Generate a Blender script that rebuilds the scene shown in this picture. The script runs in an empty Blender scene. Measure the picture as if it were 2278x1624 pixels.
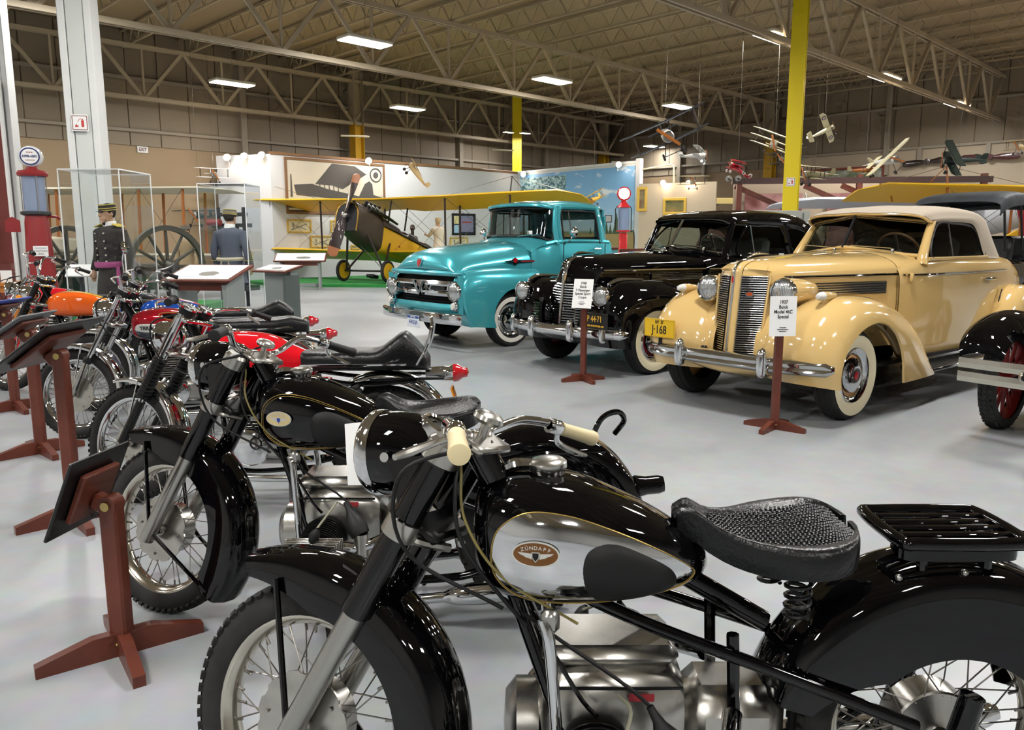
import bpy, bmesh, math, random
import numpy as np
from mathutils import Matrix, Vector
random.seed(7)
S = bpy.context.scene
COL = S.collection
PI = math.pi
# ------------------------------------------------------------------ camera
CAM_H = 1.45
cam = bpy.data.cameras.new('camera')
cam.sensor_width = 36.0
cam.lens = 36.0 * 1740.0 / 2278.0
cam.clip_start = 0.05
cam.clip_end = 200
cam_o = bpy.data.objects.new('camera', cam)
COL.objects.link(cam_o)
cam_o.location = (0, 0, CAM_H)
cam_o.rotation_euler = (PI / 2 - math.atan(282 / 1740.0), 0, 0)
S.camera = cam_o
# ------------------------------------------------------------------ world, exposure
w = bpy.data.worlds.new('world'); S.world = w; w.use_nodes = True
w.node_tree.nodes['Background'].inputs[0].default_value = (1.0, 0.95, 0.88, 1)
w.node_tree.nodes['Background'].inputs[1].default_value = 0.25
S.view_settings.view_transform = 'Standard'
S.view_settings.look = 'None'
S.view_settings.exposure = 0.0
S.view_settings.gamma = 1.0
S.view_settings.use_curve_mapping = False
LAMP_W = 238.0          # watts of each high-bay lamp under the roof
LAMP_Z = 6.0
S.cycles.max_bounces = 5
S.cycles.diffuse_bounces = 2
S.cycles.glossy_bounces = 3
S.cycles.transmission_bounces = 4
S.cycles.transparent_max_bounces = 10
S.cycles.use_adaptive_sampling = True
S.cycles.adaptive_threshold = 0.06
S.cycles.adaptive_min_samples = 8
S.cycles.use_light_tree = False
S.cycles.caustics_reflective = False
S.cycles.caustics_refractive = False
S.cycles.sample_clamp_indirect = 4.0
S.cycles.sample_clamp_direct = 0.0

# the room stands at 45.6 degrees to the line of sight; far corner at KX, KY
KX, KY = 5.28, 44.1
AX, AY = -0.7145, -0.6997      # along the long wall, from the far corner towards the left
BX, BY = 0.6997, -0.7145       # along the other wall, from the far corner towards the right
def room(a, b, z=0.0):
    return (KX + AX * a + BX * b, KY + AY * a + BY * b, z)
ROOM_ROT = math.atan2(-AY, -AX)     # x axis of a room-aligned object runs along +A towards the far corner
# high-bay lamps: light of each fluorescent fixture (the fixtures themselves are built further down)
LAMP_SPOTS = []
for _a in (4, 10.5, 17, 23.5, 30, 36.5, 42):
    for _b in (4.5, 11.5, 18.5, 25.5, 32.5):
        LAMP_SPOTS.append((_a, _b))
for _q in ((4, 4.5), (10.5, 4.5), (4, 11.5)): LAMP_SPOTS.remove(_q)
LAMP_SPOTS += [(10.04, 2.48), (9.31, 2.78), (1.02, 3.76)]
for _i, (_a, _b) in enumerate(LAMP_SPOTS):
    L = bpy.data.lights.new('high_bay_light', 'AREA')
    _k = .4 if _i in (32, 33) else 1.0
    L.shape = 'RECTANGLE'; L.size = 1.2 * _k; L.size_y = 0.5 * _k
    L.energy = LAMP_W * (.4 if _i > 31 else 1.0); L.color = (1.0, 0.985, 0.97)
    o = bpy.data.objects.new('high_bay_light', L); COL.objects.link(o)
    o.location = room(_a, _b, LAMP_Z - 0.03); o.rotation_euler = (0, 0, ROOM_ROT)
# ------------------------------------------------------------------ materials
def lin(c):
    if isinstance(c, str):
        c = [int(c[i:i + 2], 16) / 255 for i in (0, 2, 4)]
    return tuple(x / 12.92 if x <= 0.04045 else ((x + 0.055) / 1.055) ** 2.4 for x in c[:3]) + (1,)
MATS = {}
def mat(name, col, rough=0.5, metal=0.0, coat=0.0, emit=0.0, trans=0.0, alpha=1.0, noise=None, bump=None, col2=None, ior=1.45, spec=0.5):
    """procedural principled material; noise=(scale, amount) varies the colour towards col2, bump=(scale, strength)"""
    if name in MATS: return MATS[name]
    m = bpy.data.materials.new(name); m.use_nodes = True
    nt = m.node_tree; b = nt.nodes['Principled BSDF']
    I = b.inputs
    I['Base Color'].default_value = lin(col); I['Roughness'].default_value = rough; I['Metallic'].default_value = metal
    I['Coat Weight'].default_value = coat; I['Coat Roughness'].default_value = 0.03
    I['IOR'].default_value = ior; I['Specular IOR Level'].default_value = spec
    I['Transmission Weight'].default_value = trans; I['Alpha'].default_value = alpha
    if emit:
        I['Emission Color'].default_value = lin(col); I['Emission Strength'].default_value = emit
        m.cycles.emission_sampling = 'NONE'     # the lamp itself lights the room; the glowing face is only seen and mirrored
    if noise or bump:
        tc = nt.nodes.new('ShaderNodeTexCoord')
    if noise:
        n = nt.nodes.new('ShaderNodeTexNoise'); n.inputs['Scale'].default_value = noise[0]; n.inputs['Detail'].default_value = 5
        nt.links.new(tc.outputs['Object'], n.inputs['Vector'])
        r = nt.nodes.new('ShaderNodeValToRGB')
        r.color_ramp.elements[0].position = 0.5 - 0.5 * (1 - noise[1]) * 0.6 - 0.02; r.color_ramp.elements[1].position = 0.5 + 0.5 * (1 - noise[1]) * 0.6 + 0.02
        r.color_ramp.elements[0].color = lin(col); r.color_ramp.elements[1].color = lin(col2 or col)
        nt.links.new(n.outputs['Fac'], r.inputs['Fac']); nt.links.new(r.outputs['Color'], I['Base Color'])
    if bump:
        n2 = nt.nodes.new('ShaderNodeTexNoise'); n2.inputs['Scale'].default_value = bump[0]; n2.inputs['Detail'].default_value = 3
        nt.links.new(tc.outputs['Object'], n2.inputs['Vector'])
        bp = nt.nodes.new('ShaderNodeBump'); bp.inputs['Strength'].default_value = bump[1]; bp.inputs['Distance'].default_value = 0.01
        nt.links.new(n2.outputs['Fac'], bp.inputs['Height']); nt.links.new(bp.outputs['Normal'], I['Normal'])
    MATS[name] = m
    return m
def glassy(name, tint='ffffff', alpha=0.12, rough=0.02):
    """thin clear sheet: mostly see-through, with a mirror sheen that grows at grazing angles"""
    if name in MATS: return MATS[name]
    m = bpy.data.materials.new(name); m.use_nodes = True; nt = m.node_tree
    for n in list(nt.nodes): nt.nodes.remove(n)
    out = nt.nodes.new('ShaderNodeOutputMaterial'); mx = nt.nodes.new('ShaderNodeMixShader')
    tr = nt.nodes.new('ShaderNodeBsdfTransparent'); tr.inputs[0].default_value = lin(tint)
    gl = nt.nodes.new('ShaderNodeBsdfGlossy'); gl.inputs['Roughness'].default_value = rough
    fr = nt.nodes.new('ShaderNodeLayerWeight'); fr.inputs[0].default_value = 0.5
    pw = nt.nodes.new('ShaderNodeMath'); pw.operation = 'POWER'; pw.inputs[1].default_value = 4.5; nt.links.new(fr.outputs['Facing'], pw.inputs[0])
    ad = nt.nodes.new('ShaderNodeMath'); ad.operation = 'MULTIPLY_ADD'; ad.inputs[1].default_value = 0.8; ad.inputs[2].default_value = alpha
    nt.links.new(pw.outputs[0], ad.inputs[0]); nt.links.new(ad.outputs[0], mx.inputs[0])
    nt.links.new(tr.outputs[0], mx.inputs[1]); nt.links.new(gl.outputs[0], mx.inputs[2]); nt.links.new(mx.outputs[0], out.inputs[0])
    MATS[name] = m
    return m
CHROME = mat('chrome', 'dcdee0', 0.06, 1.0)
ALU = mat('cast_aluminium', 'c6c4be', 0.27, 1.0, noise=(14, 0.3), col2='a8a6a0')
STEEL = mat('brushed_steel', 'a9a8a3', 0.28, 1.0)
BLACKP = mat('black_enamel', '050507', 0.3, 0.0, coat=1.0, spec=0.0)
BLACKS = mat('black_satin', '0b0b0c', 0.35)
RUBBER = mat('tyre_rubber', '1b1a1a', 0.75, noise=(30, 0.4), col2='262524')
RUBB = mat('black_rubber', '0c0c0d', 0.55)
LEATH = mat('black_leather', '0b0c0e', 0.32, bump=(90, 0.25))
WHITEW = mat('whitewall_rubber', 'e6e2d6', 0.55)
WWCREAM = mat('cream_whitewall', 'e2d7b4', 0.55)
WOODR = mat('mahogany', '6a3526', 0.38, noise=(6, 0.4), col2='572a1e')
WOODO = mat('orange_pine', 'b9762f', 0.4, noise=(8, 0.3), col2='a56423')
WHITE = mat('white_paint', 'e8e8e6', 0.5)
PAPER = mat('paper', 'f2f2f0', 0.7)
INK = mat('ink', '17171a', 0.8)
YELCOL = mat('yellow_steel_paint', 'e5ce16', 0.4)
OLDYEL = mat('ochre_steel_paint', 'c0941c', 0.45)
GREYST = mat('beige_steel_paint', 'a59a86', 0.55)
GLASS = glassy('clear_glass', 'f4f8f6', 0.05)
CARGL = glassy('car_glass', 'c3cdca', 0.09)
ACRYL = glassy('acrylic_sheet', 'fbfcfc', 0.015)
BRASS = mat('brass', 'c9a24e', 0.25, 1.0)
DARKIN = mat('dark_interior', '101010', 0.7)
REDL = mat('red_lens', 'b5121d', 0.12, 0, coat=1)
ORL = mat('amber_lens', 'e58a1a', 0.15, 0, coat=1)
# ------------------------------------------------------------------ geometry helpers
def spl(P, n, closed=False):
    """Catmull-Rom resample of control points P (k,d) to n points"""
    P = np.asarray(P, float); k = len(P)
    if closed:
        t = np.arange(n) * k / n
        i = np.floor(t).astype(int); f = (t - i)[:, None]
        p0, p1, p2, p3 = P[(i - 1) % k], P[i % k], P[(i + 1) % k], P[(i + 2) % k]
    else:
        if k == 2: return P[0] + (P[1] - P[0]) * np.linspace(0, 1, n)[:, None]
        Q = np.vstack([2 * P[0] - P[1], P, 2 * P[-1] - P[-2]])
        t = np.linspace(0, k - 1, n); i = np.minimum(np.floor(t).astype(int), k - 2); f = (t - i)[:, None]
        p0, p1, p2, p3 = Q[i], Q[i + 1], Q[i + 2], Q[i + 3]
    return 0.5 * ((2 * p1) + (-p0 + p2) * f + (2 * p0 - 5 * p1 + 4 * p2 - p3) * f ** 2 + (-p0 + 3 * p1 - 3 * p2 + p3) * f ** 3)
def rotm(axis, ang):
    return Matrix.Rotation(ang, 3, axis)
def frame_z(d):
    """3x3 matrix whose z axis is d"""
    return Vector(d).normalized().to_track_quat('Z', 'Y').to_matrix()
class B:
    """collects shapes into one mesh"""
    def __init__(s): s.v = []; s.f = []
    def add(s, vs, fs):
        o = len(s.v); s.v += [tuple(map(float, p)) for p in vs]; s.f += [tuple(i + o for i in q) for q in fs]; return s
    def box(s, c, d, R=None, bev=0.0):
        x, y, z = d[0] / 2, d[1] / 2, d[2] / 2
        if bev <= 0:
            vs = [(i, j, k) for i in (-x, x) for j in (-y, y) for k in (-z, z)]
            fs = [(0, 1, 3, 2), (4, 6, 7, 5), (0, 4, 5, 1), (2, 3, 7, 6), (0, 2, 6, 4), (1, 5, 7, 3)]
        else:
            b = min(bev, x * .99, y * .99, z * .99); vs = []; fs = []
            def ring(zz, i):
                return [(x - i, y - b, zz), (x - b, y - i, zz), (-x + b, y - i, zz), (-x + i, y - b, zz), (-x + i, -y + b, zz), (-x + b, -y + i, zz), (x - b, -y + i, zz), (x - i, -y + b, zz)]
            for zz, i in ((-z, b), (-z + b, 0), (z - b, 0), (z, b)): vs += ring(zz, i)
            for r in range(3):
                for q in range(8): a = r * 8 + q; c2 = r * 8 + (q + 1) % 8; fs.append((a, c2, c2 + 8, a + 8))
            fs += [tuple(range(7, -1, -1)), tuple(range(24, 32))]
        vs = [Vector(p) for p in vs]
        if R is not None: vs = [R @ p for p in vs]
        return s.add([(p[0] + c[0], p[1] + c[1], p[2] + c[2]) for p in vs], fs)
    def grid(s, G, cu=False, cv=False, cap=False, flip=False):
        G = np.asarray(G, float); nu, nv = G.shape[:2]; fs = []
        for i in range(nu if cu else nu - 1):
            for j in range(nv if cv else nv - 1):
                i2, j2 = (i + 1) % nu, (j + 1) % nv
                q = (i * nv + j, i2 * nv + j, i2 * nv + j2, i * nv + j2); fs.append(q[::-1] if flip else q)
        if cap:
            fs.append(tuple(range(nv))[::1 if flip else -1][::-1] if False else tuple(range(nv)))
            fs.append(tuple(range((nu - 1) * nv, nu * nv))[::-1])
        return s.add(G.reshape(-1, 3), fs)
    def surf(s, ctrl, nu, nv, cu=False, cv=False, cap=False, flip=False):
        """smooth surface through a grid of control points ctrl[u][v]"""
        rows = np.array([spl(r, nv, cv) for r in ctrl])
        G = np.array([spl(rows[:, j], nu, cu) for j in range(rows.shape[1])]).transpose(1, 0, 2)
        return s.grid(G, cu, cv, cap, flip)
    def lathe(s, prof, c=(0, 0, 0), d=(0, 0, 1), n=24, a0=0, a1=2 * PI):
        """prof = [(radius, height)], spun about axis d through c"""
        R = frame_z(d); full = abs(a1 - a0 - 2 * PI) < 1e-6; m = n if full else n + 1
        G = []
        for r, h in prof:
            row = []
            for k in range(m):
                a = a0 + (a1 - a0) * k / n; p = R @ Vector((r * math.cos(a), r * math.sin(a), h)); row.append((p[0] + c[0], p[1] + c[1], p[2] + c[2]))
            G.append(row)
        return s.grid(G, False, full)
    def cyl(s, p0, p1, r, r2=None, n=12):
        p0, p1 = Vector(p0), Vector(p1); L = (p1 - p0).length; r2 = r if r2 is None else r2
        return s.lathe([(0, 0), (r, 0), (r2, L), (0, L)], p0, p1 - p0, n)
    def tube(s, path, r, n=8, seg=None, closed=False):
        """round tube along a path (smoothed to seg points); r may be a list"""
        P = np.asarray(path, float)
        if seg: P = spl(P, seg, closed)
        m = len(P)
        rr = np.interp(np.linspace(0, 1, m), np.linspace(0, 1, len(r)), r) if hasattr(r, '__len__') else np.full(m, r)
        T = np.gradient(P, axis=0) if not closed else np.roll(P, -1, 0) - np.roll(P, 1, 0)
        T /= np.linalg.norm(T, axis=1)[:, None] + 1e-12
        u = np.array([0, 0, 1.]) if abs(T[0][2]) < .9 else np.array([1., 0, 0]); G = []
        for i in range(m):
            u = u - T[i] * (u @ T[i]); u /= np.linalg.norm(u) + 1e-12; w_ = np.cross(T[i], u)
            G.append([P[i] + rr[i] * (math.cos(a) * u + math.sin(a) * w_) for a in np.arange(n) * 2 * PI / n])
        s.grid(G, closed, True, cap=not closed); return s
    def ball(s, c, r, n=16, m=10, R=None):
        if not hasattr(r, '__len__'): r = (r, r, r)
        G = []
        for i in range(m + 1):
            t = PI * i / m
            row = [Vector((r[0] * math.sin(t) * math.cos(a), r[1] * math.sin(t) * math.sin(a), r[2] * math.cos(t))) for a in np.arange(n) * 2 * PI / n]
            if R is not None: row = [R @ p for p in row]
            G.append([(p[0] + c[0], p[1] + c[1], p[2] + c[2]) for p in row])
        return s.grid(G, False, True)
    def prism(s, poly, o, u, v, t):
        """flat polygon (2-D points along u, v from origin o) with thickness vector t"""
        o, u, v, t = map(Vector, (o, u, v, t)); n = len(poly)
        a = [o + u * p[0] + v * p[1] for p in poly]; b = [p + t for p in a]
        return s.add(a + b, [tuple(range(n))[::-1], tuple(range(n, 2 * n))] + [(i, (i + 1) % n, n + (i + 1) % n, n + i) for i in range(n)])
    def sheet(s, G, t):
        """grid with thickness t along its normals (thin panels)"""
        G = np.asarray(G, float); du = np.gradient(G, axis=0); dv = np.gradient(G, axis=1); N = np.cross(du, dv)
        N /= np.linalg.norm(N, axis=2)[..., None] + 1e-12; H = G + N * t; nu, nv = G.shape[:2]
        s.grid(G, flip=True); s.grid(H)
        e = [(i, 0) for i in range(nu)] + [(nu - 1, j) for j in range(1, nv)] + [(i, nv - 1) for i in range(nu - 2, -1, -1)] + [(0, j) for j in range(nv - 2, 0, -1)]
        k = len(e); s.add([G[i] for i in e] + [H[i] for i in e], [(i, (i + 1) % k, k + (i + 1) % k, k + i) for i in range(k)]); return s
    def mesh(s, name, m, smooth=True, ang=40):
        me = bpy.data.meshes.new(name); me.from_pydata(s.v, [], s.f)
        bm = bmesh.new(); bm.from_mesh(me)
        bmesh.ops.remove_doubles(bm, verts=bm.verts, dist=1e-6)
        bmesh.ops.recalc_face_normals(bm, faces=bm.faces)
        bm.to_mesh(me); bm.free()
        if m is not None: me.materials.append(m)
        if smooth and len(me.polygons):
            me.polygons.foreach_set('use_smooth', [True] * len(me.polygons))
            me.set_sharp_from_angle(angle=math.radians(ang))
        return me
    def obj(s, name, m, parent=None, smooth=True, ang=40, label=None, loc=None, rot=None):
        return put(name, s.mesh(name, m, smooth, ang), parent, label, loc, rot)
def put(name, me, parent=None, label=None, loc=None, rot=None):
    o = bpy.data.objects.new(name, me); COL.objects.link(o)
    if parent is not None: o.parent = parent
    if label: o['label'] = label
    if loc is not None: o.location = loc
    if rot is not None:
        if isinstance(rot, Matrix): o.rotation_euler = rot.to_euler()
        else: o.rotation_euler = rot
    return o
def tag(o, label, cat, group=None):
    o['label'] = label; o['category'] = cat
    if group: o['group'] = group
    return o
def thing(name, label, cat, loc=(0, 0, 0), rz=0, group=None, sc=1.0):
    o = bpy.data.objects.new(name, None); COL.objects.link(o); o.empty_display_size = 0.1
    o.location = loc; o.rotation_euler = rz if hasattr(rz, '__len__') else (0, 0, rz); o.scale = (sc, sc, sc)
    return tag(o, label, cat, group)
def sub(name, parent, loc=(0, 0, 0), rot=(0, 0, 0)):
    """an empty that groups the sub-parts of a part"""
    o = bpy.data.objects.new(name, None); COL.objects.link(o); o.parent = parent; o.empty_display_size = 0.05
    o.location = loc; o.rotation_euler = rot.to_euler() if isinstance(rot, Matrix) else rot
    return o
def dup(o, parent=None, **kw):
    c = o.copy(); COL.objects.link(c); c.parent = parent
    for k, v_ in kw.items(): setattr(c, k, v_)
    for ch in o.children: dup(ch, c)
    return c
def struct(o):
    o['kind'] = 'structure'; return o
def text(s, size, loc, R, m, parent, name='lettering', ext=0.0006, sx=1.0, bold=0.0):
    """flat raised lettering; R maps text x->right, y->up, z->out"""
    cu = bpy.data.curves.new(name, 'FONT'); cu.body = s; cu.size = size; cu.align_x = 'CENTER'; cu.align_y = 'CENTER'
    cu.extrude = ext; cu.offset = bold; cu.resolution_u = 3
    t = bpy.data.objects.new(name, cu); COL.objects.link(t)
    dg = bpy.context.evaluated_depsgraph_get(); me = bpy.data.meshes.new_from_object(t.evaluated_get(dg)); bpy.data.objects.remove(t)
    me.materials.clear(); me.materials.append(m)
    o = bpy.data.objects.new(name, me); COL.objects.link(o); o.parent = parent
    o.matrix_local = Matrix.Translation(loc) @ R.to_4x4() @ Matrix.Diagonal((sx, 1, 1, 1))
    return o
def basis(x, y, z):
    return Matrix((x, y, z)).transposed()
# reading positions off the view
_P = math.atan(282 / 1740.0)
def ray(px, py):
    u, v = (px - 1139) / 1740.0, (812 - py) / 1740.0
    return Vector((u, math.cos(_P) + v * math.sin(_P), -math.sin(_P) + v * math.cos(_P)))
def at_z(px, py, z):
    d = ray(px, py); t = (z - CAM_H) / d.z; return Vector((d.x * t, d.y * t, z))
def at_y(px, py, Y):
    d = ray(px, py); t = Y / d.y; return Vector((d.x * t, Y, CAM_H + d.z * t))
def at_wall(px, py, p, d):
    """point of a vertical plane (through p, along d) seen at a pixel"""
    n = Vector((-d[1], d[0], 0)); r = ray(px, py); t = (Vector((p[0], p[1], CAM_H)) - Vector((0, 0, CAM_H))).dot(n) / r.dot(n)
    return Vector((r.x * t, r.y * t, CAM_H + r.z * t))
# ------------------------------------------------------------------ structure
def st(o, label, cat='structure'):
    o['kind'] = 'structure'; o['label'] = label; o['category'] = cat; return o
# floor: sealed grey concrete
m = mat('sealed_concrete', '9fa1a0', 0.33, 0, spec=0.45)
nt = m.node_tree; bs = nt.nodes['Principled BSDF']; tc = nt.nodes.new('ShaderNodeTexCoord')
n1 = nt.nodes.new('ShaderNodeTexNoise'); n1.inputs['Scale'].default_value = 0.35; n1.inputs['Detail'].default_value = 6; n1.inputs['Roughness'].default_value = 0.62
n2 = nt.nodes.new('ShaderNodeTexNoise'); n2.inputs['Scale'].default_value = 9.0; n2.inputs['Detail'].default_value = 4
r1 = nt.nodes.new('ShaderNodeValToRGB'); r1.color_ramp.elements[0].color = lin('8d9194'); r1.color_ramp.elements[1].color = lin('adb1b4')
r1.color_ramp.elements[0].position = 0.35; r1.color_ramp.elements[1].position = 0.68
mx = nt.nodes.new('ShaderNodeMix'); mx.data_type = 'RGBA'; mx.blend_type = 'OVERLAY'; mx.inputs[0].default_value = 0.15
nt.links.new(tc.outputs['Object'], n1.inputs['Vector']); nt.links.new(tc.outputs['Object'], n2.inputs['Vector'])
nt.links.new(n1.outputs['Fac'], r1.inputs['Fac']); nt.links.new(r1.outputs['Color'], mx.inputs[6]); nt.links.new(n2.outputs['Color'], mx.inputs[7])
nt.links.new(mx.outputs[2], bs.inputs['Base Color'])
rr = nt.nodes.new('ShaderNodeMapRange'); rr.inputs[3].default_value = 0.24; rr.inputs[4].default_value = 0.42
nt.links.new(n1.outputs['Fac'], rr.inputs[0]); nt.links.new(rr.outputs[0], bs.inputs['Roughness'])
RA, RB, RH = 47.0, 41.0, 8.1
c = room(RA / 2, RB / 2)
st(B().box((0, 0, -0.1), (RA, RB, 0.2)).obj('floor', m, None, False, loc=c, rot=(0, 0, ROOM_ROT)), 'grey sealed concrete floor of the exhibition hall', 'floor')
DECK = mat('roof_deck', 'a08d70', 0.6)
ceil = st(B().box((0, 0, 0), (RA, RB, 0.1)).obj('ceiling', DECK, None, False, loc=room(RA / 2, RB / 2, RH + 0.05), rot=(0, 0, ROOM_ROT)), 'tan corrugated roof deck above the steel joists', 'ceiling')
# walls: tan lower wall, metal cladding panels above, girts and posts
TANW = mat('tan_wall_paint', 'a38d70', 0.7, noise=(0.6, 0.2), col2='9a8468')
CLAD = mat('beige_cladding', '8f8270', 0.6)
GIRT = mat('grey_girt_paint', '9b9181', 0.55)
def hall_wall(name, a0, b0, along, n, split, labels):
    """a wall from room(a0,b0) running n metres along 'A' or 'B' with 1 m cladding panels above the painted lower wall"""
    rot = ROOM_ROT + PI if along == 'A' else math.atan2(BY, BX)
    # local x runs along the wall; local y: into the room is -y for 'A' ... resolved by side
    w_ = B().box((n / 2, 0, RH / 2), (n, 0.2, RH)).obj(name, TANW, None, False, loc=room(a0, b0), rot=(0, 0, rot))
    st(w_, labels, 'wall')
    return w_, rot
def clad(parent, n, split, sy, posts, girts, step=1.0):
    pm = B().box((0, 0, 0), (step - 0.02, 0.05, RH - split), bev=0.012).mesh('cladding_panel', CLAD)
    for i in range(int(n / step)):
        put('cladding_panel', pm, parent, loc=(step * (i + .5), sy * 0.12, (RH + split) / 2))
    for z in girts:
        B().box((n / 2, sy * 0.2, z), (n, 0.14, 0.1), bev=0.01).obj('girt', GIRT, parent, False)
    for x in posts:
        B().box((x, sy * 0.24, (RH + split) / 2 - .3), (0.22, 0.2, RH - split + .6), bev=0.01).obj('wall_post', GIRT, parent, False)
wl, rl = hall_wall('wall_left', 0, -0.1, 'A', RA, 4.47, 'long tan wall with beige metal cladding behind the biplane')
clad(wl, RA, 4.47, 1, (5.15, 10.8, 21.1, 29.5), (4.95, 6.6))
wr, rrb = hall_wall('wall_right', -0.1, 0, 'B', RB, 4.64, 'tan and beige clad wall behind the hanging model aircraft')
clad(wr, RB, 4.64, -1, (4.7, 14.8, 23), (5.05, 6.7))
for x in (6.1, 8.3, 16.1, 18.55, 20.5): B().box((x, -0.22, 4.75), (0.16, 0.14, 0.6)).obj('wall_post', GIRT, wr, False)
BACKW = mat('white_block_wall', 'c9c7c2', 0.7)
o = B().box((0, 0, RH / 2), (RA, 0.2, RH)).obj('wall_back', BACKW, None, False, loc=room(RA / 2, RB + .1), rot=(0, 0, ROOM_ROT)); st(o, 'white painted block wall closing the hall behind the visitor', 'wall')
o = B().box((0, 0, RH / 2), (RB, 0.2, RH)).obj('wall_front', BACKW, None, False, loc=room(RA + .1, RB / 2), rot=(0, 0, math.atan2(BY, BX))); st(o, 'white painted end wall on the near side of the hall', 'wall')
# light upper part of the right wall beyond the corner column (white painted bay)
PALE = mat('pale_bay_paint', 'b5a690', 0.6)
B().box((24.6, -0.13, 2.5), (27.0, 0.06, 5.0)).obj('painted_bay', PALE, wr, False)
# roof joists
jb = B()
jb.box((0, 0, 0.5), (RB, 0.08, 0.06)).box((0, 0, 0.0), (RB, 0.06, 0.05))
for i in range(int(RB / 0.7)):
    x = -RB / 2 + 0.7 * (i + .5)
    for sx in (-1, 1):
        L = math.hypot(.35, .5); R = Matrix.Rotation(-sx * math.atan2(.5, .35), 3, 'Y')
        jb.box((x + sx * .175, 0, .25), (L, 0.025, 0.025), R)
jm = jb.mesh('roof_joist', mat('joist_paint', 'ad9d82', 0.55), False)
for i in range(25):
    put('roof_joist', jm, ceil, loc=(RA / 2 - 1.0 - 1.85 * i, 0, -0.63), rot=(0, 0, PI / 2))
# girder trusses
TRP = mat('truss_paint', 'b4a68e', 0.5)
def truss(b, name_label):
    t = thing('roof_truss', name_label, 'truss', room(RA, b), ROOM_ROT); t['kind'] = 'structure'
    z0, z1 = 5.85, 7.42
    for z, nm in ((z0, 'bottom_chord'), (z1, 'top_chord')):
        B().box((RA / 2, 0.07, z), (RA, 0.05, 0.12)).box((RA / 2, -0.07, z), (RA, 0.05, 0.12)).obj(nm, TRP, t, False)
    n = int(RA / 2.6); dg = B(); L = math.hypot(1.3, z1 - z0); bb = B()
    for i in range(n):
        x = RA - 1.4 - 2.6 * i
        for sx in (-1, 1):
            R = Matrix.Rotation(-sx * math.atan2(z1 - z0, 1.3), 3, 'Y')
            B().box((x + sx * .65, 0, (z0 + z1) / 2), (L, 0.1 if sx > 0 else 0.07, 0.1), R).obj('diagonal_brace', TRP, t, False)
        B().box((x, 0, (z0 + z1) / 2), (0.06, 0.06, z1 - z0)).obj('vertical_brace', TRP, t, False)
    return t
truss(1.0, 'beige steel roof truss running along the long tan wall')
truss(9.9, 'beige steel roof truss meeting the corner column above the model planes')
truss(18.8, 'beige steel roof truss crossing above the cars')
# columns
def hcol(p, rz, wd, z0, z1, mt, label, zsplit=None, mt2=None, sign=None):
    t = thing('steel_column', label, 'column', (p[0], p[1], 0), rz); t['kind'] = 'structure'
    segs = [(z0, z1, mt)] if not zsplit else [(z0, zsplit, mt), (zsplit, z1, mt2)]
    for a_, b_, mm in segs:
        B().box((0, 0, (a_ + b_) / 2), (wd * .9, 0.02, b_ - a_)).obj('column_web', mm, t, False)
        for sx in (-1, 1):
            B().box((sx * wd * .46, 0, (a_ + b_) / 2), (0.03, wd, b_ - a_), bev=0.004).obj('column_flange', mm, t, False)
    return t
WCOL = mat('white_column_paint', 'dcdedc', 0.45)
hcol(at_y(800, 500, 31.6), ROOM_ROT, 0.42, 0, 8, OLDYEL, 'ochre column with beige head against the long wall', 5.85, GREYST)
hcol((KX - .35, KY - .75), ROOM_ROT, 0.42, 0, 8, OLDYEL, 'ochre corner column in the far corner of the hall', 5.9, GREYST)
hcol(room(0.5, 9.8), ROOM_ROT, 0.42, 0, 8, OLDYEL, 'ochre column against the right wall under the truss end', 5.95, GREYST)
hcol(at_y(1150, 500, 37.0), ROOM_ROT + .78, 0.42, 0, 8, YELCOL, 'bright yellow column rising behind the partition corner')
YC = hcol(at_y(1754, 530, 17.0), ROOM_ROT + .35, 0.30, 0, 8, YELCOL, 'bright yellow column behind the cream convertible roof')
def boxcol(p, rz, wd, label):
    t = thing('steel_column', label, 'column', (p[0], p[1], 0), rz); t['kind'] = 'structure'
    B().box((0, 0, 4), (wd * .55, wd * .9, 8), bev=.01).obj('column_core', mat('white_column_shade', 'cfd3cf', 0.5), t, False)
    for sx in (-1, 1): B().box((sx * wd * .4, 0, 4), (wd * .22, wd, 8), bev=0.01).obj('column_flange', WCOL, t, False)
    return t
WC2 = boxcol(at_y(215, 530, 12.2), math.radians(12), 0.44, 'white boxed column behind the tall acrylic case')
boxcol(at_y(34, 530, 13.6), math.radians(12), 0.33, 'white boxed column beside the red board')
# fire-extinguisher signs fixed to columns
def ext_sign(p, R, sz, label, par):
    t = sub('extinguisher_sign', par); t.matrix_local = Matrix.Translation(p) @ R.to_4x4()
    B().box((0, 0, 0), (sz, sz * 1.05, 0.006), bev=.002).obj('sign_plate', PAPER, t, False)
    rb = mat('sign_border', '8d5a57', 0.5)
    h = sz * .43; k = B()
    for q in (-1, 1):
        k.box((0, q * h, .0035), (sz * .86, .006 + sz * .02, .002)).box((q * h, 0, .0035), (.006 + sz * .02, sz * .86, .002))
    k.obj('sign_border', rb, t, False)
    rd = mat('sign_red', 'c0392f', 0.5); k = B()
    k.box((sz * .17, -sz * .05, .0035), (sz * .16, sz * .42, .002), bev=.001).box((sz * .17, sz * .21, .0035), (sz * .08, sz * .08, .002))
    k.prism([(-.3, -.26), (-.08, -.26), (-.1, -.14), (-.16, -.18), (-.2, -.05), (-.26, -.16)], (0, 0, .003), (sz, 0, 0), (0, sz, 0), (0, 0, .002))
    k.tube([(sz * .13, sz * .22, .004), (0, sz * .24, .004), (-sz * .12, sz * .05, .004)], sz * .015, 5, 8)
    k.obj('extinguisher_pictogram', rd, t, False)
    return t
ext_sign((-.03, -.24, 3.13), basis((1, 0, 0), (0, 0, 1), (0, -1, 0)), .23, '', WC2)
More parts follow.
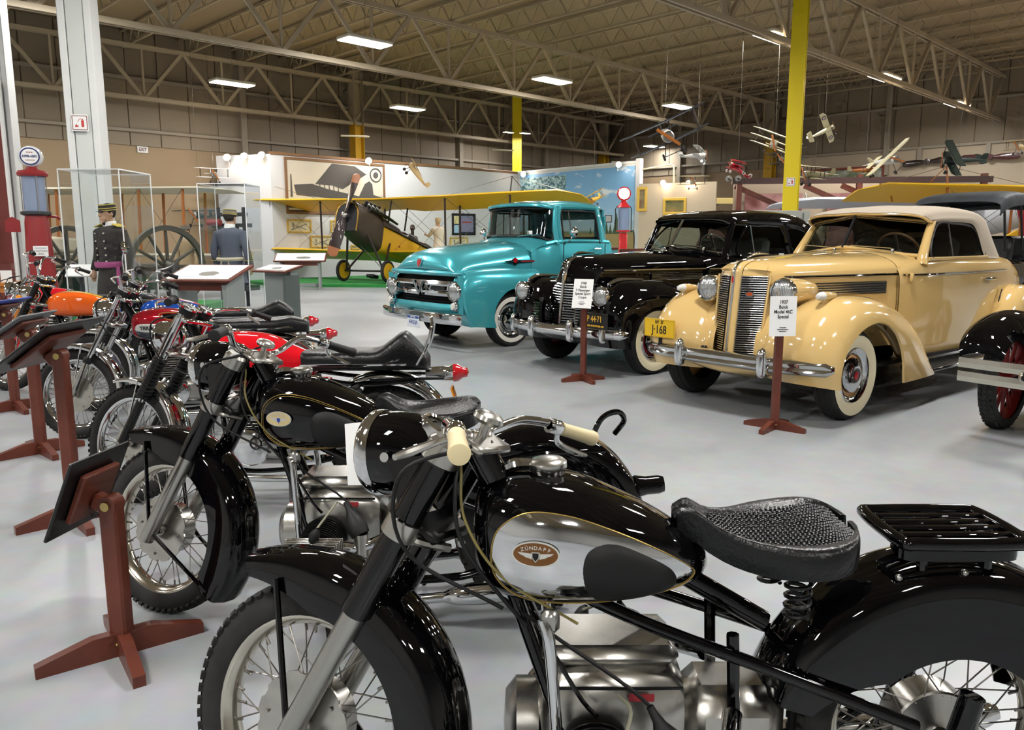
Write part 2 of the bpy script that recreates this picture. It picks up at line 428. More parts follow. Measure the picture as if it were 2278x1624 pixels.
ext_sign((-.225, .02, 3.13), basis((0, -1, 0), (0, 0, 1), (-1, 0, 0)), .22, '', WC2)
ext_sign((-.158, .0, 2.62), basis((0, -1, 0), (0, 0, 1), (-1, 0, 0)), .17, '', YC)
# ------------------------------------------------------------------ cars: shared builders (x forward, y left, z up, origin under the front axle)
CAR_ANG = math.atan2(-.626, -.78)
def car_wheel(par, name, loc, R, wd, side, style, steer=0.0):
    """wheel seen from outside (+y when side=1): tyre, whitewall, rim, hubcap"""
    t = sub(name, par, loc, (0, 0, steer))
    d = (0, side, 0); h = wd / 2
    B().lathe([(R * .62, -h * .8), (R * .8, -h), (R * .93, -h * .92), (R * .985, -h * .6), (R, -h * .2), (R, h * .2), (R * .985, h * .6), (R * .93, h * .92), (R * .8, h), (R * .62, h * .8)], d=d, n=48).obj('tire', RUBBER, t)
    k = B()
    for q in (-.45, -.15, .15, .45): k.lathe([(R * 1.002, h * (q - .1)), (R * 1.008, h * (q - .08)), (R * 1.008, h * (q + .08)), (R * 1.002, h * (q + .1))], d=d, n=48)
    k.obj('tread_rib', RUBBER, t)
    if style['ww']:
        wi = style.get('wi', .62); B().lathe([(R * wi, h * (.83 if wi < .65 else 1.0)), (R * (wi + .08), h * 1.0), (R * .8, h * 1.025), (R * (.885 if wi < .65 else .84), h * 1.0)], d=d, n=48).obj('whitewall', style['ww'], t)
    B().lathe([(R * .64, h * .78), (R * .6, h * .8), (R * .57, h * .55), (R * .45, h * .45), (R * .3, h * .6), (0, h * .62)], d=d, n=40).obj('rim', style['rim'], t)
    if style.get('ring'):
        B().lathe([(R * .635, h * .8), (R * .60, h * .93), (R * .52, h * .80), (R * .47, h * .6)], d=d, n=40).obj('trim_ring', CHROME, t)
    if style.get('slots'):
        sm = B().box((0, 0, 0), (R * .2, 0.006, R * .05), bev=.002).mesh('wheel_slot', DARKIN)
    B().lathe([(R * .40, h * .5), (R * .38, h * .82), (R * .3, h * .95), (R * .16, h * 1.02), (R * .1, h * 1.0), (0, h * 1.04)], d=d, n=32).obj('hubcap', style['cap'], t)
    if style.get('red'):
        B().lathe([(R * .1, h * 1.04), (R * .07, h * 1.09), (0, h * 1.1)], d=d, n=20).obj('hub_badge', style['red'], t)
    return t
def qfender(lip, crown, inner, nu=40, nv=9):
    """pontoon fender skin from three edge lines: wheel-arch lip, crown and inner edge"""
    lip, crown, inner = (spl(x, nu) for x in (lip, crown, inner))
    G = []
    for l, c, i in zip(lip, crown, inner):
        row = []
        for k in range(nv):
            t = k / (nv - 1) * PI / 2; row.append((l[0] + (c[0] - l[0]) * math.sin(t), c[1] + (l[1] - c[1]) * math.cos(t), l[2] + (c[2] - l[2]) * math.sin(t)))
        for k in range(1, nv):
            t = k / (nv - 1) * PI / 2; row.append((c[0] + (i[0] - c[0]) * (1 - math.cos(t)), c[1] + (i[1] - c[1]) * math.sin(t), c[2] + (i[2] - c[2]) * (1 - math.cos(t))))
        G.append(row)
    return np.array(G)
def mir(G):
    G = np.array(G, float).copy(); G[..., 1] *= -1; return G
def arch_row(x, w, zt, zs, zb, wb, e=2.6, n=7):
    """open cross-section: left bottom -> left shoulder -> crown -> right bottom (half listed, mirrored)"""
    left = [(x, wb, zb), (x, (w + wb) / 2 + .005, (zb + zs) / 2), (x, w, zs)]
    for k in range(1, n):
        t = k / n * PI / 2; left.append((x, w * math.cos(t) ** (2 / e), zs + (zt - zs) * math.sin(t) ** (2 / e)))
    mid = [(x, 0, zt)]
    return left + mid + [(p[0], -p[1], p[2]) for p in left[::-1]]
def headlamp(par, loc, r, lens_mat, shell_mat, depth=.3, R=None):
    t = sub('headlight', par, loc)
    d = (1, 0, 0)
    B().lathe([(0, .035), (r * .5, .03), (r * .88, .008), (r * .9, 0)], d=d, n=28).obj('lens', lens_mat, t)
    B().lathe([(r * .86, .015), (r * .93, .025), (r * 1.03, .01), (r * 1.04, -.02), (r * .98, -.03)], d=d, n=28).obj('lamp_ring', CHROME, t)
    if shell_mat:
        pr = [(r * 1.0 * math.cos(a) ** .6, -depth * math.sin(a)) for a in np.linspace(0, PI / 2 * .999, 10)]
        B().lathe(pr, d=d, n=28).obj('lamp_shell', shell_mat, t)
    return t
def lens_material():
    """ribbed glass lens over a bright reflector"""
    m_ = mat('fluted_lens', 'd8dbdc', 0.12, 0.75)
    nt_ = m_.node_tree
    if not nt_.nodes.get('Wave Texture'):
        tc_ = nt_.nodes.new('ShaderNodeTexCoord'); wv = nt_.nodes.new('ShaderNodeTexWave'); wv.inputs['Scale'].default_value = 22; wv.bands_direction = 'Y'
        bp = nt_.nodes.new('ShaderNodeBump'); bp.inputs['Strength'].default_value = .6; bp.inputs['Distance'].default_value = .01
        nt_.links.new(tc_.outputs['Object'], wv.inputs['Vector']); nt_.links.new(wv.outputs['Color'], bp.inputs['Height']); nt_.links.new(bp.outputs['Normal'], nt_.nodes['Principled BSDF'].inputs['Normal'])
    return m_
LENS = lens_material()
PLATE_R = basis((0, 1, 0), (0, 0, 1), (1, 0, 0))      # lettering on a surface facing +x
def plate(par, name, loc, wd, ht, mt, border, lines, tilt=0.0):
    t = sub(name, par, loc, (0, tilt, 0))
    B().box((0, 0, 0), (.006, wd, ht), bev=.002).obj('plate_blank', mt, t, False)
    k = B()
    for q in (-1, 1):
        k.box((.003, 0, q * (ht / 2 - .006)), (.004, wd * .97, .006)).box((.003, q * (wd / 2 - .006), 0), (.004, .006, ht * .95))
    k.obj('plate_rim', border, t, False)
    for s_, sz, y, z, mm in lines:
        text(s_, sz, (.0045, y, z), PLATE_R, mm, t, 'plate_lettering', sx=.8, bold=.0012)
    return t
def tourer(t, p):
    """late-thirties coupe body shared by the black coupe and the cream convertible"""
    paint, trim = p['paint'], p.get('trim', CHROME)
    hw = p['hw']          # hood half width scale
    # hood
    rows = []
    for x, w_, zt, zs, zb, wb in p['hood']: rows.append(arch_row(x, w_, zt, zs, zb, wb, p.get('he', 2.3)))
    B().surf(rows, 40, 40).obj('hood', paint, t)
    # cowl in front of the windscreen
    B().surf([arch_row(*r, 2.4) for r in p['cowl']], 14, 40).obj('cowl', paint, t)
    # body tub
    G = []
    for x, w_, zbelt in p['body']:
        half = [(x, w_ * .93, zbelt), (x, w_ * .985, zbelt - .07), (x, w_ * 1.0, zbelt - .22), (x, w_ * 1.0, .75), (x, w_ * .985, .55), (x, w_ * .93, .36), (x, w_ * .5, .30)]
        G.append(half + [(q[0], -q[1], q[2]) for q in half[::-1]])
    B().surf(G, 46, 40).obj('body', paint, t)
    # tail deck
    B().surf([arch_row(*r, 2.2) for r in p['deck']], 20, 34).obj('trunk_deck', paint, t)
    # interior
    k = B(); W = .56
    k.box((-2.2, 0, .72), (1.9, 2 * W, .06)); k.box((-2.25, W, .98), (1.9, .03, .5)); k.box((-2.25, -W, .98), (1.9, .03, .5)); k.box((-1.38, 0, 1.1), (.1, 1.0, .3), bev=.04)
    k.obj('interior_lining', DARKIN, t, False)
    sm = mat('seat_cloth' + p['id'], p['seat'], .8)
    k = B(); k.box((-2.0, 0, .95), (.5, 1.05, .16), bev=.06); k.box((-2.42, 0, 1.18), (.14, 1.08, .56), Matrix.Rotation(-.18, 3, 'Y'), bev=.06); k.obj('front_seat', sm, t)
    k = B(); k.box((-2.95, 0, 1.12), (.16, 1.0, .4), Matrix.Rotation(-.25, 3, 'Y'), bev=.06); k.obj('rear_seat', sm, t)
    # steering wheel
    R = Matrix.Rotation(math.radians(-62), 3, 'Y')
    sw = sub('steering_wheel', t, (-1.62, .33, 1.32), R)
    k = B(); k.tube([(.2 * math.cos(a), .2 * math.sin(a), 0) for a in np.arange(28) * 2 * PI / 28], .013, 7, closed=True); k.obj('wheel_rim', mat('steering_rim' + p['id'], p['rimc'], .3, coat=.6), sw)
    k = B(); k.box((0, 0, -.01), (.38, .03, .012)).box((0, 0, -.01), (.03, .38, .012)).cyl((0, 0, -.25), (0, 0, .01), .03); k.obj('wheel_hub', STEEL, sw)
    # windscreen: two panes in a painted frame
    b0, t0 = Vector(p['ws'][0]), Vector(p['ws'][1]); b1, t1 = Vector(p['ws'][2]), Vector(p['ws'][3])
    fr = sub('windshield', t)
    for s_ in (1, -1):
        f_ = lambda q: Vector((q[0], q[1] * s_, q[2]))
        B().add([f_(b0), f_(b1), f_(t1), f_(t0)], [(0, 1, 2, 3)]).obj('windshield_pane', CARGL, fr, False)
        pts = [f_(b0), f_(b0.lerp(b1, .5)) + Vector((.01, 0, 0)), f_(b0.lerp(b1, .93)), f_(b1.lerp(t1, .12)), f_(b1.lerp(t1, .9)), f_(t1.lerp(t0, .1)), f_(t1.lerp(t0, .5)), f_(t0)]
        B().tube(pts, p['wsr'], 8, 40).obj('windshield_frame', p['wsm'], fr)
        rub = [q + Vector((.01, 0, 0)) + (f_((b0 + b1 + t0 + t1) / 4) - q) * .035 for q in pts]
        B().tube(rub, .008, 6, 40).obj('window_gasket', RUBB, fr)
    B().box(((b0 + t0) / 2 + Vector((.012, 0, 0))), (.02, p['divw'], (t0 - b0).length), Matrix.Rotation(math.atan2(t0.x - b0.x, t0.z - b0.z), 3, 'Y')).obj('windshield_divider', p['divm'], fr, False)
    # pillars
    for s_ in (1, -1):
        f_ = lambda q: Vector((q[0], q[1] * s_, q[2]))
        B().tube([f_(b1) + Vector((.03, s_ * .03, -.08)), f_(b1) + Vector((-.02, s_ * .012, .03)), f_(t1) + Vector((-.02, s_ * .005, .0)), f_(t1) + Vector((-.1, 0, .03))], [.055, .045, .036, .03], 10, 16).obj('pillar', paint, t)
    # wipers
    for y in (.08, -.42):
        wq = sub('wiper', t)
        B().tube([(b0.x + .03 - abs(y) * .1, y + .0, b0.z + .02), (b0.x - .02 - abs(y + .25) * .3, y + .32, b0.z - .005)], .006, 5).obj('wiper_blade', CHROME, wq)
        B().box((b0.x + .03 - abs(y + .34) * .33, y + .34, b0.z - .03), (.03, .03, .05), bev=.008).obj('wiper_pivot', CHROME, wq)
    # fenders and running boards
    for s_ in (1, -1):
        nm = 'front_fender'
        G = qfender(*p['ff']); G = G if s_ > 0 else mir(G)
        B().sheet(G if s_ < 0 else G[:, ::-1], -.012).obj(nm, paint, t, ang=60)
        l_ = spl(p['ff'][0], 40); l_[:, 1] *= s_
        B().tube(l_, .009, 6).obj('fender_lip', paint, t)
        G = qfender(*p['rf']); G = G if s_ > 0 else mir(G)
        B().sheet(G if s_ < 0 else G[:, ::-1], -.012).obj('rear_fender', paint, t, ang=60)
        rbx0, rbx1, rby = p['rb']
        rb = sub('running_board', t)
        k = B(); k.box(((rbx0 + rbx1) / 2, s_ * rby, .29), (rbx0 - rbx1, .24, .035), bev=.01); k.obj('board', BLACKS, rb)
        k = B()
        for i in range(9): k.box(((rbx0 + rbx1) / 2, s_ * (rby - .1 + .022 * i), .31), (rbx0 - rbx1, .009, .008))
        k.obj('tread_strip', RUBB, rb, False)
        B().box(((rbx0 + rbx1) / 2, s_ * (rby + .125), .285), (rbx0 - rbx1, .012, .03), bev=.004).obj('edge_trim', CHROME, rb)
    # under-body: flat pans added to deepen the shadow below, chassis and wheel wells
    B().box((-2.2, 0, .365), (3.0, 1.38, .03)).obj('shadow_pan', BLACKS, t, False)
    B().box((-.1, 0, .40), (1.1, .84, .03)).obj('front_shadow_pan', BLACKS, t, False)
    k = B(); k.box((-1.6, 0, .34), (3.6, .9, .1)); k.box((.1, 0, .42), (.7, .7, .14)); k.box((0, 0, .36), (.1, 1.3, .08)); k.obj('chassis', BLACKS, t, False)
    for s_ in (1, -1):
        B().box((-.18, s_ * .42, .52), (.7, .03, .4)).obj('wheel_well', BLACKS, t, False)
    R_ = .365
    for s_ in (1, -1):
        car_wheel(t, 'front_wheel', (0, s_ * .74, R_), R_, .185, s_, p['wheel'])
        car_wheel(t, 'rear_wheel', (p.get('rwx', -3.1), s_ * .74, R_), R_, .185, s_, p['wheel'])
def bumper_bar(par, name, x, ys, z, h, dep, m_, ribs=True, nseg=40, sweep=.1, yc=0):
    """rounded chrome bumper blade bowed back at its ends"""
    t = sub(name, par)
    ys_ = np.linspace(-ys, ys, nseg); G = []
    for y in ys_:
        f = abs(y) / ys; xx = x - sweep * f ** 3; e = 1.0 if f < .97 else max(.35, 1 - (f - .97) / .03 * .65)
        prof = [(-dep * .2, -.5), (dep * .35, -.5), (dep * .8, -.38), (dep * .98, -.22), (dep * .86, -.06), (dep * .8, 0), (dep * .86, .06), (dep * .98, .22), (dep * .8, .38), (dep * .35, .5), (-dep * .2, .5)] if ribs else \
               [(-dep * .2, -.5), (dep * .5, -.5), (dep * .9, -.3), (dep, 0), (dep * .9, .3), (dep * .5, .5), (-dep * .2, .5)]
        G.append([(xx + q[0], y + yc, z + q[1] * h * e) for q in prof])
    B().grid(G, cap=True).obj('bumper_blade', m_, t, ang=50)
    return t
def guard(par, x, y, z, h, wd=.045):
    G = []
    for s_ in np.linspace(-1, 1, 13):
        r = (1 - s_ ** 4) ** .5
        G.append([(x + .02 + .055 * r * math.cos(a), y + wd * r * math.sin(a), z + s_ * h / 2) for a in np.linspace(-PI / 2 * 1.3, PI / 2 * 1.3, 11)])
    return B().grid(G, cap=True).obj('bumper_guard', CHROME, par)
# ------------------------------------------------------------------ cream convertible
CREAM = mat('cream_enamel', 'dab878', 0.12, 0, coat=1.0)
FABR = mat('tan_canvas', 'b7aa98', 0.85, bump=(60, .1))
car = thing('convertible_car', 'cream vintage convertible with tan cloth roof and tall split chrome grille', 'car', (2.157 + .78 * .09, 6.746 + .626 * .09, 0), CAR_ANG)
CREAMCAR = car
P_ = dict(id='_tan', paint=CREAM, seat='3b322a', rimc='7a5136', hw=1, he=2.4,
    hood=[(.37, .225, 1.235, 1.10, .50, .215), (.33, .25, 1.26, 1.12, .50, .235), (.15, .315, 1.285, 1.13, .50, .31), (-.3, .425, 1.305, 1.135, .50, .43), (-.75, .52, 1.32, 1.14, .50, .535), (-1.08, .585, 1.33, 1.15, .5, .60)],
    cowl=[(-1.085, .587, 1.332, 1.15, .5, .602), (-1.2, .605, 1.345, 1.16, .5, .622), (-1.42, .62, 1.35, 1.2, .5, .65)],
    body=[(-1.08, .62, 1.19), (-1.4, .675, 1.26), (-1.9, .72, 1.275), (-2.5, .735, 1.265), (-3.2, .72, 1.25), (-3.65, .67, 1.17), (-4.1, .56, 1.03), (-4.5, .38, .85), (-4.7, .12, .68)],
    deck=[(-3.25, .63, 1.27, 1.2, .9, .6), (-3.65, .60, 1.21, 1.11, .8, .6), (-4.1, .5, 1.06, .96, .7, .5), (-4.5, .32, .87, .8, .6, .32), (-4.7, .1, .68, .62, .5, .1)],
    ws=[(-1.2, 0, 1.365), (-1.41, 0, 1.665), (-1.45, .615, 1.285), (-1.68, .575, 1.595)], wsr=.021, wsm=CREAM, divw=.02, divm=RUBB,
    ff=([(.36, .90, .30), (.385, .91, .45), (.31, .915, .62), (.11, .92, .755), (-.15, .92, .79), (-.40, .92, .70), (-.57, .92, .50), (-.63, .92, .25)],
        [(.50, .66, .33), (.565, .66, .52), (.50, .67, .76), (.27, .69, .945), (-.02, .70, .985), (-.42, .72, .93), (-.90, .80, .71), (-1.28, .88, .25)],
        [(.40, .30, .34), (.46, .27, .46), (.40, .27, .60), (.16, .30, .74), (-.1, .36, .80), (-.45, .43, .78), (-.9, .58, .62), (-1.2, .66, .25)]),
    rf=tuple([(q[0] - .33,) + q[1:] for q in ll] for ll in ([(-2.55, .9, .26), (-2.62, .92, .45), (-2.78, .93, .66), (-3.02, .93, .78), (-3.25, .93, .77), (-3.45, .92, .62), (-3.55, .9, .42), (-3.58, .88, .28)],
        [(-2.42, .78, .28), (-2.5, .78, .55), (-2.68, .78, .80), (-2.98, .78, .94), (-3.35, .77, .93), (-3.7, .75, .78), (-3.95, .72, .52), (-4.05, .7, .3)],
        [(-2.4, .62, .3), (-2.5, .64, .6), (-2.7, .66, .85), (-3.0, .66, .98), (-3.4, .62, .95), (-3.75, .55, .8), (-3.98, .48, .55), (-4.06, .45, .3)])),
    rb=(-1.15, -2.88, .76), rwx=-3.43,
    wheel=dict(ww=WWCREAM, rim=mat('cream_rim', 'd79b58', .25, coat=.8), ring=True, cap=CHROME, red=mat('badge_red', '8d1a22', .3)))
tourer(car, P_)
# V grille: two banks of fine chrome bars either side of the painted and chrome prow
gb = sub('grille', car)
def grille_x(y, z):      # V in plan, leaning forward towards the bottom
    return .52 + (1.14 - z) * .105 - abs(y) * .62
for s_ in (1, -1):
    n = 37; k = B()
    for i in range(n):
        z = .475 + (1.14 - .475) * i / (n - 1); wmax = .215 + (z - .475) * .035
        ys = np.linspace(.055, wmax, 7)
        G = [[(grille_x(y, z) + a, s_ * y, z + b) for a, b in ((-.014, -.0044), (.0, -.0047), (.0045, -.0027), (.006, 0), (.0045, .0027), (.0, .0047), (-.014, .0044))] for y in ys]
        k.grid(G)
    k.obj('grille_bar_bank', CHROME, gb)
    B().add([(grille_x(.05, .47) - .02, s_ * .05, .47), (grille_x(.215, .47) - .02, s_ * .215, .47), (grille_x(.24, 1.145) - .02, s_ * .24, 1.145), (grille_x(.05, 1.145) - .02, s_ * .05, 1.145)], [(0, 1, 2, 3)]).obj('grille_backing', DARKIN, gb, False)
    B().tube([(grille_x(.22 + (z - .475) * .035, z) - .005, s_ * (.222 + (z - .475) * .037), z) for z in (.46, .7, .9, 1.15)], .012, 6, 12).obj('grille_surround', CREAM, gb)
# prow
zs = [.44, .6, .8, 1.0, 1.12, 1.19, 1.235, 1.262, 1.275]; xs = [grille_x(0, z) - .012 for z in zs[:5]] + [.505, .465, .40, .30]
for wd, out, mm, nm in ((.054, 0, CREAM, 'prow'), (.013, .012, CHROME, 'prow_strip')):
    rows = []
    for x, z in zip(xs, zs):
        rows.append([(x - wd * .62 + out * .2, wd, z - .004), (x - wd * .2 + out, wd * .6, z), (x + out * 1.1, 0, z + (out * .8 if z > 1.2 else 0)), (x - wd * .2 + out, -wd * .6, z), (x - wd * .62 + out * .2, -wd, z - .004)])
    B().surf(rows, 36, 11).obj(nm, mm, car)
# nose panel between grille top and hood
k = B()
for s_ in (1, -1):
    rows = []
    for z, x, w0, w1 in ((1.14, .50, .05, .242), (1.18, .485, .05, .24), (1.22, .46, .05, .225), (1.26, .38, .04, .19), (1.27, .33, .03, .12)):
        rows.append([(x - y * (.6 if z < 1.2 else .35), s_ * y, z - (0 if z < 1.2 else y * .12)) for y in np.linspace(w0, w1, 6)])
    k.surf(rows, 14, 12)
k.obj('nose_panel', CREAM, car)
k = B(); k.tube([(.33, 0, 1.292), (.2, 0, 1.325), (.03, 0, 1.318)], [.006, .014, .003], 8, 10); k.box((.22, 0, 1.325), (.1, .09, .006), bev=.003); k.obj('hood_ornament', CHROME, car)
B().tube([(x, 0, z + .004) for x, z in ((.3, 1.272), (.1, 1.289), (-.4, 1.309), (-1.15, 1.342))], .006, 5, 20).obj('hood_center_strip', CHROME, car)
B().prism([(.035 * math.cos(a), .022 * math.sin(a)) for a in np.arange(16) * 2 * PI / 16], (grille_x(.13, 1.0) + .012, .13, 1.0), Vector((-.53, .85, 0)), (0, 0, 1), (.012, .006, 0)).obj('grille_emblem', CHROME, gb)
B().prism([(.026 * math.cos(a), .015 * math.sin(a)) for a in np.arange(16) * 2 * PI / 16], (grille_x(.13, 1.0) + .024, .136, 1.0), Vector((-.53, .85, 0)), (0, 0, 1), (.004, .002, 0)).obj('emblem_enamel', mat('emblem_orange', 'a8471f', .3), gb)
B().box((xs[4] - .0 + .014, 0, 1.115), (.006, .017, .05)).obj('prow_badge', REDL, car, False)
def hood_w(x): return float(np.interp(-x, [-.37, -.33, -.15, .3, .75, 1.08, 1.42, 1.9, 2.5, 3.1, 3.5], [.225, .25, .318, .43, .528, .60, .68, .722, .737, .717, .66]))
for s_ in (1, -1):
    pts = [(x, s_ * (hood_w(x) + .008), 1.135) for x in (.24, .1, -.2, -.5, -.8, -1.06)]
    B().tube(pts, .011, 6, 20).obj('side_strip', CHROME, car)
    pts = [(x, s_ * (hood_w(x) * (1 if x < -1.3 else 1.0) + .008), 1.125) for x in (-1.12, -1.5, -2, -2.5, -3, -3.3)]
    B().tube(pts, .011, 6, 20).obj('side_strip', CHROME, car)
    B().box((-1.2, s_ * .665, 1.10), (.045, .03, .085), bev=.01).obj('door_hinge', CREAM, car)
    for q in range(5):
        z = .985 + q * .02
        B().tube([(x, s_ * (hood_w(x) + .009), z) for x in (.02, -.3, -.6, -.92)], .0085, 5, 12).obj('hood_louver', STEEL, car)
    B().add([(.03, s_ * (hood_w(.03) + .004), .972), (-.93, s_ * (hood_w(-.93) + .004), .972), (-.93, s_ * (hood_w(-.93) + .004), 1.08), (.03, s_ * (hood_w(.03) + .004), 1.08)], [(0, 1, 2, 3)]).obj('louver_backing', mat('louver_grey', '5d5650', .4, .6), car, False)
    # headlamps on the catwalk
    headlamp(car, (.36, s_ * .365, 1.02), .112, LENS, CREAM, .46)
    pk = sub('parking_light', car, (.26, s_ * .68, 1.005))
    B().lathe([(0, .13), (.02, .12), (.033, .08), (.036, .05)], d=(1, 0, 0), n=16).obj('parking_lens', mat('frosted_lens', 'd9d9d4', .25), pk)
    B().lathe([(.036, .05), (.035, -.02), (.024, -.12), (0, -.19)], d=(1, 0, 0), n=16).box((-.02, 0, -.04), (.14, .025, .05), bev=.01).obj('parking_shell', CREAM, pk)
    # door handle, window
    k = B(); k.tube([(-2.62, s_ * .748, 1.05), (-2.66, s_ * .78, 1.052), (-2.76, s_ * .785, 1.05)], .012, 7, 10); k.obj('door_handle', CHROME, car)
    win = sub('side_window', car)
    pl = [(-1.53, 1.285), (-1.73, 1.575), (-2.1, 1.59), (-2.42, 1.575), (-2.55, 1.53), (-2.64, 1.44), (-2.70, 1.27), (-2.1, 1.272)]
    yy = lambda z: s_ * (.675 - (z - 1.27) * .21)
    B().add([(x, yy(z), z) for x, z in pl], [tuple(range(len(pl)))]).obj('window_pane', CARGL, win, False)
    B().tube([(x, yy(z) + s_ * .006, z) for x, z in pl], .011, 6, 60, True).obj('window_frame', mat('dark_trim', '2a2422', .4), win)
    B().cyl((-1.99, yy(1.275), 1.275), (-1.99, yy(1.59), 1.59), .009, n=6).obj('vent_divider', CHROME, win)
    B().tube([(x, s_ * (.692 if x < -1.5 else .68), 1.262) for x in (-1.46, -1.9, -2.4, -2.75)], .018, 6, 14).obj('window_sill', CREAM, car)
    # door seams
    for xx in (-1.1, -2.9):
        B().box((xx, s_ * (hood_w(xx) - .002), .8), (.004, .008, .62)).obj('door_seam', mat('seam_shadow', '7d683f', .6), car, False)
    B().tube([(-2.63, s_ * .74, .3), (-2.83, s_ * .745, .5), (-2.95, s_ * .75, .72), (-3.07, s_ * .745, .93)], .006, 5, 12).obj('fender_welt', BLACKS, car)
# cloth roof
rows = []
def roofrow(x, w_, zt, zside, zb, wb, dx=0.0):
    half = [(x + dx, wb, zb), (x + dx * .9, (wb + w_) / 2 + .01, (zb + zside) / 2), (x + dx * .75, w_, zside), (x + dx * .5, w_ * .93, zside + (zt - zside) * .55), (x + dx * .25, w_ * .66, zside + (zt - zside) * .86), (x, w_ * .3, zt - .008), (x, 0, zt)]
    return half + [(q[0], -q[1], q[2]) for q in half[-2::-1]]
for r_ in ((-1.38, .59, 1.695, 1.62, 1.605, .595, -.29), (-1.55, .60, 1.735, 1.64, 1.60, .605, -.18), (-1.9, .60, 1.772, 1.66, 1.60, .61, 0), (-2.3, .615, 1.775, 1.665, 1.60, .625, 0), (-2.55, .62, 1.76, 1.66, 1.55, .635, 0), (-2.68, .625, 1.735, 1.64, 1.27, .685, -.02), (-2.85, .615, 1.675, 1.59, 1.255, .68, -.04), (-3.05, .57, 1.55, 1.48, 1.25, .67, -.06), (-3.2, .50, 1.40, 1.36, 1.245, .63, -.06), (-3.32, .45, 1.27, 1.255, 1.235, .60, 0)):
    rows.append(roofrow(*r_))
rf = B().surf(rows, 50, 36).obj('cloth_roof', FABR, car)
B().surf([[(p[0] + .012, p[1], p[2] - .004) for p in r] for r in rows[:2]], 4, 36).obj('roof_header', mat('header_tan', '8d7a63', .7), car)
B().tube([(r[0] - .002, r[1], r[2] - .014) for r in rows[0]], .013, 6, 40).obj('header_trim', CREAM, car)
B().surf([[(p[0], p[1] * .97, p[2] - .02) for p in r] for r in rows], 30, 30).obj('roof_lining', mat('roof_lining_cloth', '4b453d', .9), car)
k = B(); k.tube([(-3.285, -.60, 1.24), (-3.34, -.3, 1.255), (-3.355, 0, 1.265), (-3.34, .3, 1.255), (-3.285, .6, 1.24), (-3.0, .68, 1.247), (-2.72, .69, 1.255)], .012, 6, 40); k.obj('roof_bead', FABR, car)
# rear cloth window seen through the cabin
B().box((-3.0, 0, 1.47), (.01, .52, .11), Matrix.Rotation(-.6, 3, 'Y'), bev=.004).obj('rear_window', mat('bright_rear_glass', 'b9a98f', .3), car, False)
# bumper with two guards, plate
bm_ = bumper_bar(car, 'front_bumper', .60, .90, .465, .125, .075, CHROME, True, sweep=.16)
for y in (.40, -.42): guard(bm_, .63, y, .475, .25)
for y in (.3, -.3): B().box((.5, y, .46), (.28, .03, .05)).obj('bumper_arm', BLACKS, bm_, False)
YEL = mat('plate_yellow', 'e4b922', .4); PLK = mat('plate_black', '141414', .5)
plate(car, 'license_plate', (.60, -.70, .655), .35, .165, YEL, mat('plate_yellow_rim', 'caa01c', .4), [('NY  37', .040, 0, .052, PLK), ('J·168', .105, 0, -.016, PLK)])
k = B(); k.box((.58, -.70, .56), (.02, .03, .12)); k.obj('plate_bracket', BLACKS, car, False)
for y in (.28, -.28): B().box((.50, y, .52), (.04, .05, .03), bev=.008).obj('bumper_bolt', BLACKS, car)
# apron below grille
B().surf([[(.62, .3, .48), (.61, 0, .45), (.62, -.3, .48)], [(.58, .42, .40), (.60, 0, .36), (.58, -.42, .40)], [(.40, .45, .33), (.42, 0, .30), (.40, -.45, .33)]], 12, 20).obj('apron', CREAM, car)
# catwalks between the grille and the fenders
for s_ in (1, -1):
    rows = []
    for z, xo in ((.42, .50), (.55, .50), (.7, .46), (.84, .36), (.92, .2)):
        rows.append([(xo - .02 - .0, s_ * .2, z), (xo - .03, s_ * .28, z - .01), (xo - .02, s_ * .38, z - .02), (xo - .0, s_ * .5, z - .01)])
    B().surf(rows, 16, 10).obj('catwalk_panel', CREAM, car)
